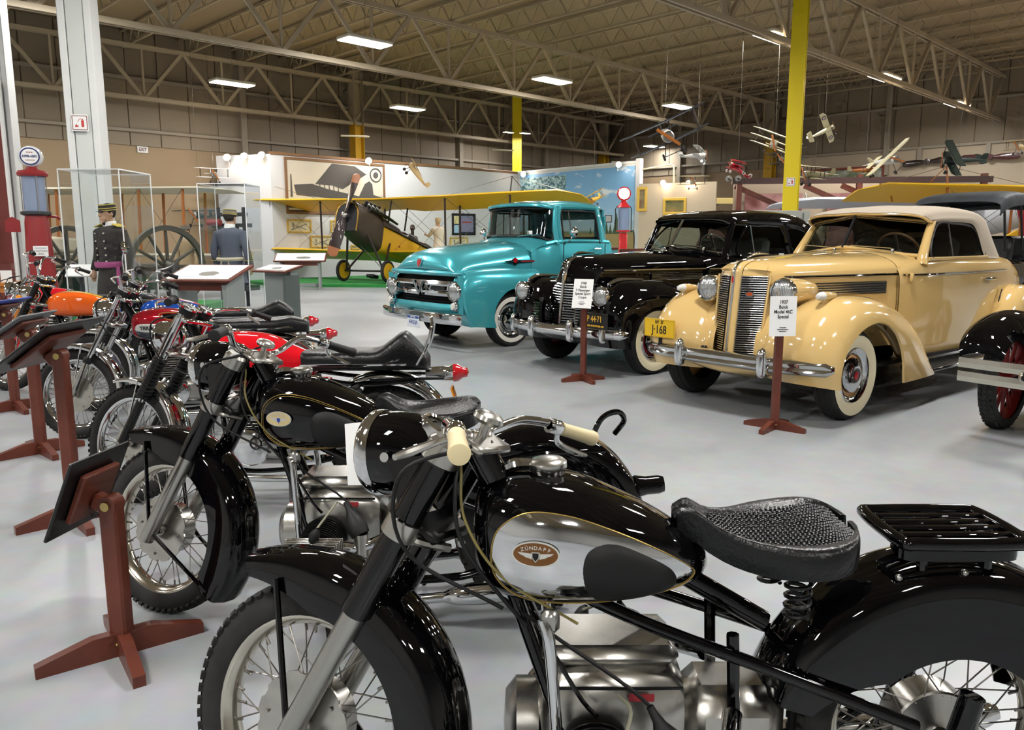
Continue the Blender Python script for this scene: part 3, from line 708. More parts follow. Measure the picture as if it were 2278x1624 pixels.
# ------------------------------------------------------------------ black coupe
car = thing('black_coupe', 'glossy black vintage coupe with steel roof and wide ribbed chrome grille', 'car', (0.892 + .626 * .1 + .78 * .09, 8.974 - .78 * .1 + .626 * .09, 0), CAR_ANG)
P2 = dict(id='_grey', paint=BLACKP, seat='4a4844', rimc='6d6a62', hw=1, he=2.5,
    hood=[(.50, .10, 1.20, 1.06, .55, .17), (.44, .22, 1.235, 1.08, .52, .24), (.3, .33, 1.262, 1.09, .50, .34), (-.1, .44, 1.28, 1.10, .50, .46), (-.7, .545, 1.30, 1.105, .50, .565), (-1.08, .60, 1.315, 1.11, .5, .62)],
    cowl=[(-1.085, .602, 1.317, 1.11, .5, .622), (-1.2, .615, 1.332, 1.14, .5, .64), (-1.42, .63, 1.335, 1.18, .5, .66)],
    body=[(-1.08, .64, 1.17), (-1.4, .70, 1.24), (-1.9, .74, 1.255), (-2.5, .75, 1.255), (-3.1, .735, 1.25), (-3.6, .68, 1.2), (-4.1, .57, 1.05), (-4.5, .38, .85), (-4.7, .12, .68)],
    deck=[(-3.6, .60, 1.24, 1.16, .9, .6), (-3.9, .56, 1.16, 1.06, .8, .6), (-4.2, .46, 1.02, .92, .7, .5), (-4.55, .28, .84, .78, .6, .3), (-4.7, .1, .68, .62, .5, .1)],
    ws=[(-1.17, 0, 1.352), (-1.43, 0, 1.685), (-1.43, .60, 1.275), (-1.60, .565, 1.625)], wsr=.016, wsm=CHROME, divw=.04, divm=CHROME,
    ff=([(.46, .89, .32), (.50, .90, .45), (.44, .91, .60), (.22, .92, .72), (-.05, .92, .75), (-.32, .92, .68), (-.50, .92, .50), (-.56, .92, .28)],
        [(.60, .66, .33), (.66, .66, .55), (.63, .66, .80), (.47, .67, .965), (.2, .68, 1.0), (-.25, .70, .97), (-.75, .76, .76), (-1.2, .83, .28)],
        [(.52, .25, .34), (.58, .24, .50), (.54, .25, .70), (.40, .28, .84), (.1, .34, .9), (-.35, .43, .88), (-.85, .58, .70), (-1.2, .66, .28)]),
    rf=tuple([(q[0] - .15,) + q[1:] for q in ll] for ll in P_['rf']), rb=(-1.1, -2.7, .77), rwx=-3.3,
    wheel=dict(ww=WWCREAM, rim=mat('red_rim', '8e1f1c', .3, coat=.5), ring=True, cap=CHROME))
tourer(car, P2)
# steel roof
def sroof(x, w_, zt, zs, zb, wb, dx=0.0):
    half = [(x + dx, wb, zb), (x + dx * .9, (wb + w_) / 2 + .012, (zb + zs) / 2), (x + dx * .7, w_, zs), (x + dx * .4, w_ * .9, zs + (zt - zs) * .6), (x + dx * .15, w_ * .6, zs + (zt - zs) * .9), (x, 0, zt)]
    return half + [(q[0], -q[1], q[2]) for q in half[-2::-1]]
rows = [sroof(*r) for r in ((-1.40, .57, 1.70, 1.645, 1.63, .57, -.22), (-1.6, .60, 1.76, 1.68, 1.625, .61, -.08), (-2.0, .62, 1.80, 1.70, 1.62, .635, 0), (-2.5, .63, 1.805, 1.70, 1.61, .645, 0), (-2.95, .62, 1.78, 1.67, 1.58, .64, 0), (-3.25, .60, 1.72, 1.60, 1.48, .64, 0), (-3.4, .59, 1.66, 1.52, 1.25, .68, 0), (-3.6, .56, 1.55, 1.44, 1.22, .66, 0), (-3.8, .50, 1.38, 1.3, 1.17, .62, 0), (-3.98, .44, 1.18, 1.14, 1.08, .55, 0))]
B().surf(rows, 50, 34).obj('roof', BLACKP, car)
B().surf([[(p[0], p[1] * .97, p[2] - .022) for p in r] for r in rows], 30, 30).obj('roof_lining', mat('roof_lining_grey', '55534d', .9), car)
for s_ in (1, -1):
    yy = lambda z: s_ * (.69 - (z - 1.25) * .22)
    for nm, pl in (('door_window', [(-1.56, 1.265), (-1.80, 1.575), (-2.05, 1.60), (-2.42, 1.60), (-2.55, 1.56), (-2.64, 1.265), (-2.1, 1.26)]), ('quarter_window', [(-2.78, 1.265), (-2.72, 1.58), (-2.88, 1.585), (-3.08, 1.53), (-3.22, 1.42), (-3.28, 1.28)])):
        win = sub(nm, car)
        B().add([(x, yy(z), z) for x, z in pl], [tuple(range(len(pl)))]).obj('window_pane', CARGL, win, False)
        B().tube([(x, yy(z) + s_ * .006, z) for x, z in pl], .013, 6, 60, True).obj('window_frame', BLACKP, win)
    B().cyl((-1.92, yy(1.265), 1.265), (-1.92, yy(1.6), 1.6), .008, n=6).obj('vent_divider', CHROME, car)
    # door post between the windows
    B().tube([(-2.68, s_ * .70, 1.22), (-2.66, yy(1.4), 1.4), (-2.61, yy(1.6), 1.62)], .05, 8, 10).obj('door_post', BLACKP, car)
    def hw2(x): return float(np.interp(-x, [-.5, -.44, -.3, .1, .7, 1.08, 1.42, 1.9, 2.5, 3.1, 3.6], [.16, .24, .343, .463, .567, .622, .70, .742, .752, .737, .69]))
    B().tube([(x, s_ * (hw2(x) + .008), 1.105) for x in (.32, .1, -.3, -.7, -1.06)], .011, 6, 18).obj('side_strip', CHROME, car)
    B().tube([(x, s_ * (hw2(x) + .008), 1.10) for x in (-1.12, -1.5, -2, -2.5, -3, -3.5)], .011, 6, 18).obj('side_strip', CHROME, car)
    lv = sub('hood_louvers', car)
    B().add([(-.28, s_ * (hw2(-.28) + .004), .985), (-1.02, s_ * (hw2(-1.02) + .004), .985), (-1.02, s_ * (hw2(-1.02) + .004), 1.065), (-.28, s_ * (hw2(-.28) + .004), 1.065)], [(0, 1, 2, 3)]).obj('louver_backing', STEEL, lv, False)
    for q in range(5): B().tube([(x, s_ * (hw2(x) + .01), .99 + q * .017) for x in (-.28, -.6, -1.02)], .007, 5, 8).obj('louver_bar', CHROME, lv)
    headlamp(car, (.655, s_ * .635, .855), .105, LENS, BLACKP, .3)
    B().tube([(.55, s_ * .64, .975), (.4, s_ * .65, 1.015), (.05, s_ * .67, 1.015)], [.02, .028, .008], 8, 14).obj('fender_light', CHROME, car)
    B().box((-1.1, s_ * .66, .8), (.006, .012, .6)).obj('door_seam', DARKIN, car, False)
# grilles: centre V bank plus two catwalk banks
gb = sub('grille', car)
def gx2(y, z): return .60 + (1.0 - z) * .10 - abs(y) * .35
for s_ in (1, -1):
    k = B(); n = 17
    for i in range(n):
        z = .50 + .0285 * i; wm = .235 if z < .86 else .235 * math.sqrt(max(0.05, 1 - ((z - .86) / .115) ** 2))
        k.grid([[(gx2(y, z) + a, s_ * y, z + b) for a, b in ((-.02, -.007), (.002, -.008), (.012, 0), (.002, .008), (-.02, .007))] for y in np.linspace(.02, wm, 7)])
    k.obj('grille_bar_bank', CHROME, gb)
    B().surf([[(gx2(y, z) - .025, s_ * y, z) for y in (.0, .12, .24)] for z in (.49, .7, .97)], 6, 6).obj('grille_backing', DARKIN, gb)
    k = B()
    for i in range(9):
        z = .53 + .0285 * i; e = math.sqrt(max(0.05, 1 - ((z - .63) / .17) ** 2)); y0, y1 = .285, .285 + .2 * e
        k.grid([[(.70 - (y - .28) * .28 + a - abs(z - .6) * .12, s_ * y, z + b) for a, b in ((-.02, -.007), (.002, -.008), (.012, 0), (.002, .008), (-.02, .007))] for y in np.linspace(y0, y1, 6)])
    k.obj('catwalk_grille_bank', CHROME, gb)
    B().surf([[(.67, s_ * .27, .5), (.65, s_ * .4, .5), (.61, s_ * .5, .52)], [(.67, s_ * .27, .66), (.64, s_ * .4, .66), (.60, s_ * .5, .66)], [(.64, s_ * .27, .8), (.61, s_ * .38, .79), (.57, s_ * .46, .76)]], 8, 8).obj('catwalk_backing', DARKIN, gb)
B().surf([[(gx2(0, z) + .0 - .03, .022, z), (gx2(0, z) + .012, .008, z), (gx2(0, z) + .012, -.008, z), (gx2(0, z) - .03, -.022, z)] for z in (.48, .7, .9, 1.0)] + [[(.555, .022, 1.1), (.59, .008, 1.1), (.59, -.008, 1.1), (.555, -.022, 1.1)], [(.49, .02, 1.2), (.52, .008, 1.21), (.52, -.008, 1.21), (.49, -.02, 1.2)], [(.40, .015, 1.245), (.41, .006, 1.258), (.41, -.006, 1.258), (.40, -.015, 1.245)]], 30, 7).obj('prow_strip', CHROME, car)
k = B(); k.tube([(.46, 0, 1.262), (.35, 0, 1.29), (.12, 0, 1.285)], [.008, .02, .004], 8, 10); k.obj('hood_ornament', CHROME, car)
# nose around the grille
for s_ in (1, -1):
    rows = [[(x + .0, s_ * y, z) for x, y, z in r] for r in ([(.575, .03, .98), (.53, .2, .98), (.42, .3, .98)], [(.565, .03, 1.06), (.51, .17, 1.06), (.40, .29, 1.06)], [(.52, .02, 1.16), (.48, .12, 1.155), (.40, .24, 1.13)], [(.43, .02, 1.235), (.40, .1, 1.23), (.35, .2, 1.21)])]
    B().surf(rows, 14, 12).obj('nose_panel', BLACKP, car)
    B().surf([[(.54, s_ * .22, .42), (.50, s_ * .3, .42), (.50, s_ * .5, .42)], [(.56, s_ * .23, .7), (.54, s_ * .3, .72), (.52, s_ * .5, .72)], [(.50, s_ * .24, .95), (.44, s_ * .3, .92), (.40, s_ * .45, .9)]], 12, 12).obj('catwalk_panel', BLACKP, car)
bm_ = bumper_bar(car, 'front_bumper', .74, .92, .475, .115, .07, CHROME, False, sweep=.2)
for y in (.33, -.30): guard(bm_, .77, y, .485, .25)
for y in (.72, -.72): guard(bm_, .68, y, .485, .22, .03)
for y in (.35, -.35): B().box((.62, y, .46), (.24, .03, .05)).obj('bumper_arm', BLACKS, bm_, False)
PY = mat('plate_gold', 'e3b23a', .4)
plate(car, 'license_plate', (.76, .64, .615), .41, .165, PLK, mat('plate_black_rim', '2a2620', .4), [('6P 44·71', .088, 0, .018, PY), ("NEW YORK WORLD'S FAIR 1940", .026, 0, -.052, PY)])
B().surf([[(.66, .4, .48), (.68, 0, .46), (.66, -.4, .48)], [(.62, .5, .40), (.64, 0, .36), (.62, -.5, .40)], [(.44, .5, .33), (.46, 0, .30), (.44, -.5, .33)]], 12, 20).obj('apron', BLACKP, car)
# ------------------------------------------------------------------ teal pickup truck
TEAL = mat('teal_metallic', '48adb8', 0.27, 0.4, coat=1.0, spec=0.1)
car = thing('pickup_truck', 'teal vintage pickup truck with chrome bar grille and whitewall tires', 'truck', (-0.577, 11.158, 0), CAR_ANG)
# hood clamshell
def hrow(x, w_, zt, zs, ze, dx=0.0):
    half = [(x + dx, w_, ze), (x + dx * .8, w_ * .985, ze + (zs - ze) * .5), (x + dx * .5, w_ * .9, zs), (x + dx * .3, w_ * .72, zs + (zt - zs) * .6), (x + dx * .1, w_ * .4, zt - .012), (x, 0, zt)]
    return half + [(q[0], -q[1], q[2]) for q in half[-2::-1]]
rows = [hrow(*r) for r in ((.815, .80, 1.03, 1.0, .985, -.06), (.85, .78, 1.09, 1.03, .99, -.10), (.83, .75, 1.17, 1.07, 1.0, -.14), (.74, .73, 1.265, 1.14, 1.005, -.16), (.5, .72, 1.325, 1.18, 1.01, -.10), (.06, .72, 1.375, 1.22, 1.02, -.05), (-.3, .73, 1.40, 1.25, 1.02, -.06), (-.56, .74, 1.41, 1.27, 1.03, -.1))]
B().surf(rows, 46, 34).obj('hood', TEAL, car)
# front fenders: slab sided with rolled crown
ffc = ([(.30, .955, .29), (.335, .96, .42), (.29, .96, .60), (.13, .96, .755), (-.06, .96, .80), (-.25, .96, .745), (-.40, .96, .58), (-.45, .95, .34)],
       [(.66, .93, .32), (.775, .92, .56), (.80, .89, .82), (.66, .84, 1.0), (.25, .82, 1.045), (-.2, .83, 1.03), (-.55, .86, .96), (-.66, .9, .4)],
       [(.66, .72, .34), (.80, .72, .56), (.82, .72, .86), (.66, .68, 1.0), (.25, .66, 1.02), (-.2, .66, 1.02), (-.55, .68, .98), (-.62, .7, .4)])
for s_ in (1, -1):
    G = qfender(*ffc); G = G if s_ > 0 else mir(G)
    B().sheet(G if s_ < 0 else G[:, ::-1], -.012).obj('front_fender', TEAL, car, ang=60)
    l_ = spl(ffc[0], 40); l_[:, 1] *= s_; B().tube(l_, .014, 6).obj('fender_lip', TEAL, car)
    B().box((-.05, s_ * .52, .66), (.95, .03, .5)).obj('wheel_well', BLACKS, car, False)
    # cowl side / door skin
    B().surf([[(x, s_ * (w0 + .06 * math.sin(PI * min(1, max(0, (z - .4) / 1.0)))), min(z, zm)) for z in (.36, .6, .9, 1.15, 1.3, 1.39)] for x, w0, zm in ((-.5, .69, 1.30), (-.62, .735, 1.33), (-.9, .79, 1.39), (-1.4, .80, 1.39), (-1.78, .80, 1.39), (-2.0, .78, 1.39))], 20, 16).obj('cab_side', TEAL, car)
    # belt roll
    B().tube([(-.72, s_ * .765, 1.37), (-1.0, s_ * .785, 1.405), (-1.6, s_ * .785, 1.405), (-1.95, s_ * .77, 1.39)], .035, 8, 14).obj('belt_moulding', TEAL, car)
    for xx in (-.98, -1.8): B().box((xx, s_ * .862, .9), (.008, .01, .95)).obj('door_seam', DARKIN, car, False)
    # hood-side emblem
    em = sub('side_emblem', car, (-.2, s_ * .735, 1.14))
    B().prism([(.2, .0), (.06, .02), (0, .055), (-.05, .02), (-.4, .012), (-.4, -.012), (-.05, -.02), (0, -.06), (.06, -.02)], (0, 0, 0), (1, 0, 0), (0, 0, 1), (0, s_ * .012, 0)).obj('emblem_spear', CHROME, em, False)
    B().prism([(.033 * math.cos(a), .033 * math.sin(a)) for a in np.arange(14) * 2 * PI / 14], (0, s_ * .01, .012), (1, 0, 0), (0, 0, 1), (0, s_ * .008, 0)).obj('emblem_disc', REDL, em, False)
    B().prism([(-.1, .01), (-.38, .01), (-.38, -.01), (-.1, -.01)], (0, s_ * .012, 0), (1, 0, 0), (0, 0, 1), (0, s_ * .004, 0)).obj('emblem_bar', mat('emblem_maroon', '8c2a30', .4), em, False)
    headlamp(car, (.84, s_ * .775, .775), .13, LENS, TEAL, .2)
    sg = sub('signal_lamp', car, (.86, s_ * .80, .585))
    B().lathe([(0, .03), (.04, .025), (.05, 0), (.055, -.06), (.04, -.09)], d=(1, 0, 0), n=20).obj('signal_lens', mat('frosted_lens', 'd9d9d4', .25), sg)
    B().box((-.02, 0, 0), (.06, .14, .115), bev=.02).obj('signal_housing', CHROME, sg)
    car_wheel(car, 'front_wheel', (-.05, s_ * .78, .365), .365, .18, s_, dict(ww=WHITEW, wi=.68, rim=CHROME, ring=True, cap=CHROME))
    car_wheel(car, 'rear_wheel', (-2.85, s_ * .78, .365), .365, .18, s_, dict(ww=WHITEW, wi=.68, rim=CHROME, ring=True, cap=CHROME))
    G = np.array(qfender(*[[(q[0] - 2.8, q[1], q[2]) for q in l] for l in ffc])); G = G if s_ > 0 else mir(G)
    B().sheet(G if s_ < 0 else G[:, ::-1], -.012).obj('rear_fender', TEAL, car, ang=60)
    # mirror
    mr = sub('door_mirror', car)
    B().tube([(-1.0, s_ * .86, 1.36), (-.98, s_ * .98, 1.42), (-1.0, s_ * 1.05, 1.5)], .009, 6, 10).obj('mirror_arm', CHROME, mr)
    B().lathe([(0, .05), (.05, .04), (.075, .01), (.078, 0), (.07, -.005)], (-1.0, s_ * 1.05, 1.53), (1, 0, .1), n=18).obj('mirror_head', CHROME, mr)
    # door window
    win = sub('door_window', car); yy = lambda z: s_ * (.80 - (z - 1.4) * .14)
    pl = [(-1.04, 1.41), (-1.03, 1.79), (-1.1, 1.83), (-1.62, 1.825), (-1.69, 1.78), (-1.73, 1.42), (-1.7, 1.40), (-1.1, 1.40)]
    B().add([(x, yy(z), z) for x, z in pl], [tuple(range(8))]).obj('window_pane', CARGL, win, False)
    B().tube([(x, yy(z) + s_ * .004, z) for x, z in pl], .014, 6, 64, True).obj('window_gasket', RUBB, win)
    B().cyl((-1.2, yy(1.4), 1.4), (-1.17, yy(1.83), 1.83), .01, n=6).obj('vent_divider', CHROME, win)
    # upper door frame and pillars
    B().tube([(-1.0, s_ * .79, 1.38), (-.97, s_ * .755, 1.6), (-1.0, s_ * .73, 1.84), (-1.12, s_ * .725, 1.88), (-1.62, s_ * .725, 1.875), (-1.73, s_ * .735, 1.82), (-1.78, s_ * .79, 1.38)], .034, 8, 40).obj('door_frame', TEAL, car)
    B().tube([(-.93, s_ * .78, 1.36), (-.915, s_ * .745, 1.62), (-.94, s_ * .72, 1.88)], [.045, .038, .036], 8, 12).obj('pillar', TEAL, car)
    B().surf([[(-1.76, s_ * .79, 1.36), (-1.72, s_ * .755, 1.62), (-1.68, s_ * .72, 1.88)], [(-1.9, s_ * .78, 1.36), (-1.86, s_ * .74, 1.62), (-1.8, s_ * .70, 1.9)], [(-2.02, s_ * .70, 1.36), (-1.97, s_ * .66, 1.62), (-1.9, s_ * .63, 1.9)]], 10, 10).obj('rear_pillar', TEAL, car)
    # bed side
    B().surf([[(-2.12, s_ * .86, .55), (-2.12, s_ * .87, .9), (-2.12, s_ * .88, 1.2), (-2.12, s_ * .84, 1.24)], [(-3.9, s_ * .86, .55), (-3.9, s_ * .87, .9), (-3.9, s_ * .88, 1.2), (-3.9, s_ * .84, 1.24)]], 4, 12).obj('bed_side', TEAL, car)
    B().box((-3.0, s_ * .86, 1.27), (1.75, .05, .05), bev=.01).obj('bed_rail', WOODR, car)
    B().cyl((-1.7, s_ * .868, 1.30), (-1.56, s_ * .885, 1.30), .012, n=8).obj('door_handle', CHROME, car)
# windscreen, cowl, roof
B().surf([[(-.5, .74, 1.25), (-.5, .4, 1.38), (-.47, 0, 1.405), (-.5, -.4, 1.38), (-.5, -.74, 1.25)], [(-.62, .77, 1.33), (-.6, .4, 1.43), (-.58, 0, 1.445), (-.6, -.4, 1.43), (-.62, -.77, 1.33)], [(-.92, .79, 1.385), (-.70, .5, 1.455), (-.65, 0, 1.465), (-.70, -.5, 1.455), (-.92, -.79, 1.385)]], 12, 30).obj('cowl', TEAL, car)
wsl = [(-.89, .73, 1.44), (-.74, .58, 1.475), (-.665, .3, 1.48), (-.65, 0, 1.48)]; wsu = [(-.90, .70, 1.83), (-.80, .57, 1.865), (-.735, .3, 1.88), (-.72, 0, 1.885)]
full = lambda h: h + [(q[0], -q[1], q[2]) for q in h[-2::-1]]
ws = sub('windshield', car)
B().surf([full(wsl), full(wsu)], 4, 40).obj('windshield_pane', CARGL, ws)
B().tube(full(wsl) + [(q[0], q[1], q[2]) for q in full(wsu)[::-1]], .02, 7, 90, True).obj('window_gasket', RUBB, ws)
rr_ = [hrow(*r) for r in ((-.69, .70, 1.915, 1.90, 1.875, -.2), (-.80, .725, 1.965, 1.93, 1.885, -.14), (-1.1, .735, 1.995, 1.95, 1.89, -.03), (-1.5, .735, 2.0, 1.95, 1.89, 0), (-1.8, .71, 1.975, 1.93, 1.88, 0), (-1.95, .65, 1.92, 1.90, 1.86, 0))]
B().surf(rr_, 30, 34).obj('roof', TEAL, car)
B().surf([[(p[0], p[1] * .97, p[2] - .03) for p in r] for r in rr_], 14, 24).obj('roof_lining', DARKIN, car)
B().tube([(-.90, .72, 1.865), (-.76, .58, 1.90), (-.69, .3, 1.915), (-.67, 0, 1.918), (-.69, -.3, 1.915), (-.76, -.58, 1.90), (-.90, -.72, 1.865)], .022, 8, 40).obj('roof_visor', TEAL, car)
# cab back, with window opening
k = B(); k.box((-1.99, 0, .9), (.04, 1.5, .95)).box((-1.96, 0, 1.80), (.04, 1.3, .14)).box((-1.97, .58, 1.57), (.04, .2, .4)).box((-1.97, -.58, 1.57), (.04, .2, .4)); k.obj('cab_back', TEAL, car, False)
k = B(); k.box((-1.2, 0, .62), (1.5, 1.5, .06)).box((-.82, 0, 1.30), (.25, 1.4, .18), bev=.05); k.obj('cab_interior', DARKIN, car, False)
k = B(); k.box((-1.55, 0, .92), (.5, 1.35, .2), bev=.07).box((-1.82, 0, 1.22), (.14, 1.38, .5), Matrix.Rotation(-.15, 3, 'Y'), bev=.06); k.obj('bench_seat', mat('grey_vinyl', '35393c', .5), car)
sw = sub('steering_wheel', car, (-1.12, .36, 1.42), Matrix.Rotation(math.radians(-55), 3, 'Y'))
B().tube([(.21 * math.cos(a), .21 * math.sin(a), 0) for a in np.arange(28) * 2 * PI / 28], .014, 7, closed=True).obj('wheel_rim', mat('teal_rim', '1d4c52', .3), sw)
B().box((0, 0, -.01), (.4, .03, .012)).cyl((0, 0, -.25), (0, 0, .01), .03).obj('wheel_hub', BLACKS, sw)
k = B(); k.box((-.80, 0, 1.78), (.03, .25, .06), bev=.02); k.cyl((-.78, 0, 1.8), (-.76, 0, 1.88), .008); k.obj('rear_view_mirror', BLACKS, car)
for y in (.3, -.3): B().tube([(-.60, y, 1.475), (-.665, y + .1, 1.495), (-.69, y + .38, 1.50)], .007, 5, 8).obj('wiper', CHROME, car)
B().box((-.70, .45, 1.515), (.004, .13, .08), Matrix.Rotation(-.1, 3, 'Z')).obj('window_sticker', PAPER, car, False)
# front face: surround, chrome bar with V, pan
def fx(y): return .84 - .06 * (abs(y) / .85) ** 3
k = B()
for y0, y1, z0, z1 in ((-.88, .88, .965, 1.03), (-.88, .88, .47, .60)):
    k.surf([[(fx(y) + d, y, z) for y in np.linspace(y0, y1, 9)] for z, d in ((z0, -.01), ((z0 + z1) / 2, .012), (z1, -.01))], 8, 24)
k.obj('front_panel', TEAL, car)
for s_ in (1, -1):
    B().surf([[(.80, s_ * .93, z), (.83, s_ * .86, z), (.80, s_ * .80, z)] for z in (.47, .7, .98)], 8, 8).obj('headlight_panel', TEAL, car)
B().surf([[(.70, y, z) for y in (-.85, 0, .85)] for z in (.55, 1.0)], 3, 6).obj('grille_void', DARKIN, car)
gr = sub('grille', car)
G = []
for y in np.linspace(-.70, .70, 41):
    f = abs(y) / .70; z = .80; h = .105
    G.append([(fx(y) + a, y, z + b) for a, b in ((-.06, h), (.0, h * .95), (.03, h * .55), (.02, h * .35), (-.03, h * .3), (-.03, -h * .3), (.02, -h * .35), (.03, -h * .6), (.0, -h * .95), (-.06, -h))])
B().grid(G, cap=True).obj('grille_bar', CHROME, gr)
for s_ in (1, -1):
    B().box((fx(.4) - .005, s_ * .40, .80), (.03, .34, .05), bev=.012).obj('grille_slot', DARKIN, gr)
B().prism([(0, -.115), (.16, .09), (.10, .09), (0, -.045), (-.10, .09), (-.16, .09)], (.855, 0, .80), (0, 1, 0), (0, 0, 1), (.03, 0, 0)).obj('grille_emblem', CHROME, gr, False)
for i in range(3): B().tube([(fx(y) - .07, y, .63 + i * .03) for y in (-.6, 0, .6)], .008, 5, 10).obj('lower_grille_bar', BLACKS, gr)
B().prism([(0, -.07), (.05, -.02), (.05, .06), (-.05, .06), (-.05, -.02)], (.855, 0, 1.125), (0, 1, 0), (-.2, 0, 1), (.012, 0, .002)).obj('hood_badge', CHROME, car, False)
B().prism([(0, -.05), (.035, -.01), (.035, .04), (-.035, .04), (-.035, -.01)], (.868, 0, 1.127), (0, 1, 0), (-.2, 0, 1), (.004, 0, .0)).obj('badge_enamel', REDL, car, False)
bm_ = sub('front_bumper', car)
G = []
for y in np.linspace(-.99, .99, 25):
    x = .955 - .1 * (abs(y) / .99) ** 4
    G.append([(x + a, y, .425 + b) for a, b in ((-.02, .068), (.01, .07), (.022, .05), (.015, 0), (.022, -.05), (.01, -.07), (-.02, -.068))])
B().grid(G).obj('bumper_blade', CHROME, bm_)
for y in (.4, -.4): B().box((.86, y, .43), (.18, .04, .06)).obj('bumper_arm', BLACKS, bm_, False)
WP = mat('plate_white', 'dfe3ea', .4); BLU = mat('plate_blue', '27498f', .4)
pl_ = plate(car, 'license_plate', (.985, .02, .345), .30, .155, WP, WP, [('43432·JA', .072, 0, -.012, BLU)])
B().box((.004, 0, .058), (.004, .29, .032)).obj('plate_band', BLU, pl_, False)
text('NEW YORK', .024, (.0075, 0, .058), PLATE_R, WP, pl_, 'plate_lettering', bold=.001)
k = B(); k.box((-1.6, 0, .38), (4.2, .8, .12)).box((-.05, 0, .4), (.1, 1.4, .09)).box((-2.85, 0, .4), (.1, 1.4, .09)); k.obj('chassis', BLACKS, car, False)
B().box((-1.45, 0, .40), (2.0, 1.5, .03)).obj('shadow_pan', BLACKS, car, False)  # unseen pan added so less lamp light reaches the floor under the truck
B().box((.15, 0, .43), (1.2, 1.02, .03)).obj('front_shadow_pan', BLACKS, car, False)  # second added pan, darkens the shadow below the truck's front end
B().box((-3.0, 0, .62), (1.76, 1.6, .05)).obj('bed_floor', WOODR, car, False)
B().box((-2.1, 0, .92), (.03, 1.7, .6)).obj('bed_front', TEAL, car, False)
# ------------------------------------------------------------------ motorcycles: shared builders (x forward, y left, z up, origin under the front axle)
LEFT_R = basis((-1, 0, 0), (0, 0, 1), (0, 1, 0))
SPOKE = mat('spoke_steel', '8d8a84', 0.3, 1.0)
def steer_m(H, rake, th):
    ax = Vector((-math.sin(rake), 0, math.cos(rake)))
    return Matrix.Translation(H) @ Matrix.Rotation(th, 4, ax) @ Matrix.Translation(-Vector(H))
def msub(name, par, M=None):
    o = sub(name, par)
    if M is not None: o.matrix_local = M
    return o
def bikewheel(par, name, c, R, tr, M=None, rimm=CHROME, drum=None, hubw=.06, nsp=36, disc=None):
    """spoked wheel: tyre, rim, spokes, hub drum with scalloped cover"""
    t = msub(name, par, M); c = Vector(c); d = (0, 1, 0); ri = R - 2 * tr * .88
    pr = [(R - tr + tr * 1.0 * math.cos(a), tr * .92 * math.sin(a)) for a in np.linspace(-PI * .80, PI * .80, 17)]
    B().lathe(pr, c, d, 56).obj('tire', RUBBER, t)
    k = B()
    for q in (-.55, -.2, .2, .55): k.lathe([(R - tr + tr * math.cos(q) - .001, tr * .92 * math.sin(q) - .006), (R - tr + tr * math.cos(q) + .004, tr * .92 * math.sin(q)), (R - tr + tr * math.cos(q) - .001, tr * .92 * math.sin(q) + .006)], c, d, 56)
    lug = B().box((0, 0, 0), (.008, tr * 1.5, .012))
    for i in range(64):
        a = 2 * PI * i / 64
        for q in (-1, 1):
            R3 = Matrix.Rotation(-a, 3, 'Y'); p = c + R3 @ Vector((R - tr * .22, q * tr * .68, 0))
            k.box(p, (.012, tr * .3, .017), R3 @ Matrix.Rotation(q * .75, 3, 'Z'))
    o = k.obj('tread', RUBBER, t); o['kind'] = 'stuff'
    rw = tr * .72
    B().lathe([(ri + .012, rw), (ri + .004, rw * .98), (ri - .004, rw * .8), (ri - .016, rw * .45), (ri - .02, 0), (ri - .016, -rw * .45), (ri - .004, -rw * .8), (ri + .004, -rw * .98), (ri + .012, -rw)], c, d, 56).obj('rim', rimm, t)
    k = B(); hr = drum or .055
    for i in range(nsp):
        a = 2 * PI * i / nsp; s_ = 1 if i % 2 else -1; b_ = a + (.42 if (i // 2) % 2 else -.42)
        k.cyl(c + Vector((hr * .9 * math.cos(b_), s_ * hubw * .55, hr * .9 * math.sin(b_))), c + Vector(((ri - .016) * math.cos(a), s_ * .006, (ri - .016) * math.sin(a))), .0019, n=5)
        k.cyl(c + Vector(((ri - .038) * math.cos(a), s_ * .007, (ri - .038) * math.sin(a))), c + Vector(((ri - .014) * math.cos(a), s_ * .006, (ri - .014) * math.sin(a))), .0036, n=5)
    k.obj('spokes', SPOKE, t)
    B().lathe([(.018, hubw * .9), (.02, hubw * .7), (.03, hubw * .6), (hr * .96, hubw * .56), (hr, hubw * .5), (hr, -hubw * .5), (hr * .9, -hubw * .6), (.03, -hubw * .7), (.015, -hubw)], c, d, 32).obj('hub', ALU, t)
    B().cyl(c + Vector((0, -.11, 0)), c + Vector((0, .115, 0)), .009, n=10).obj('axle', STEEL, t)
    if disc:
        n = 96; pl = []
        for i in range(n):
            a = 2 * PI * i / n; r_ = disc * (1 - .05 * (math.cos(a * 12) > .55)); pl.append((r_ * math.cos(a), r_ * math.sin(a)))
        B().prism(pl, c + Vector((0, hubw * .58, 0)), (1, 0, 0), (0, 0, 1), (0, .006, 0)).obj('brake_cover', ALU, t, False)
        k = B()
        for i in range(8):
            a = 2 * PI * i / 8 + .2; p = c + Vector((disc * .78 * math.cos(a), hubw * .58 + .006, disc * .78 * math.sin(a))); k.cyl(p, p + Vector((0, .006, 0)), .006, .004, 8)
        o = k.obj('rivets', STEEL, t); o['kind'] = 'stuff'
    return t
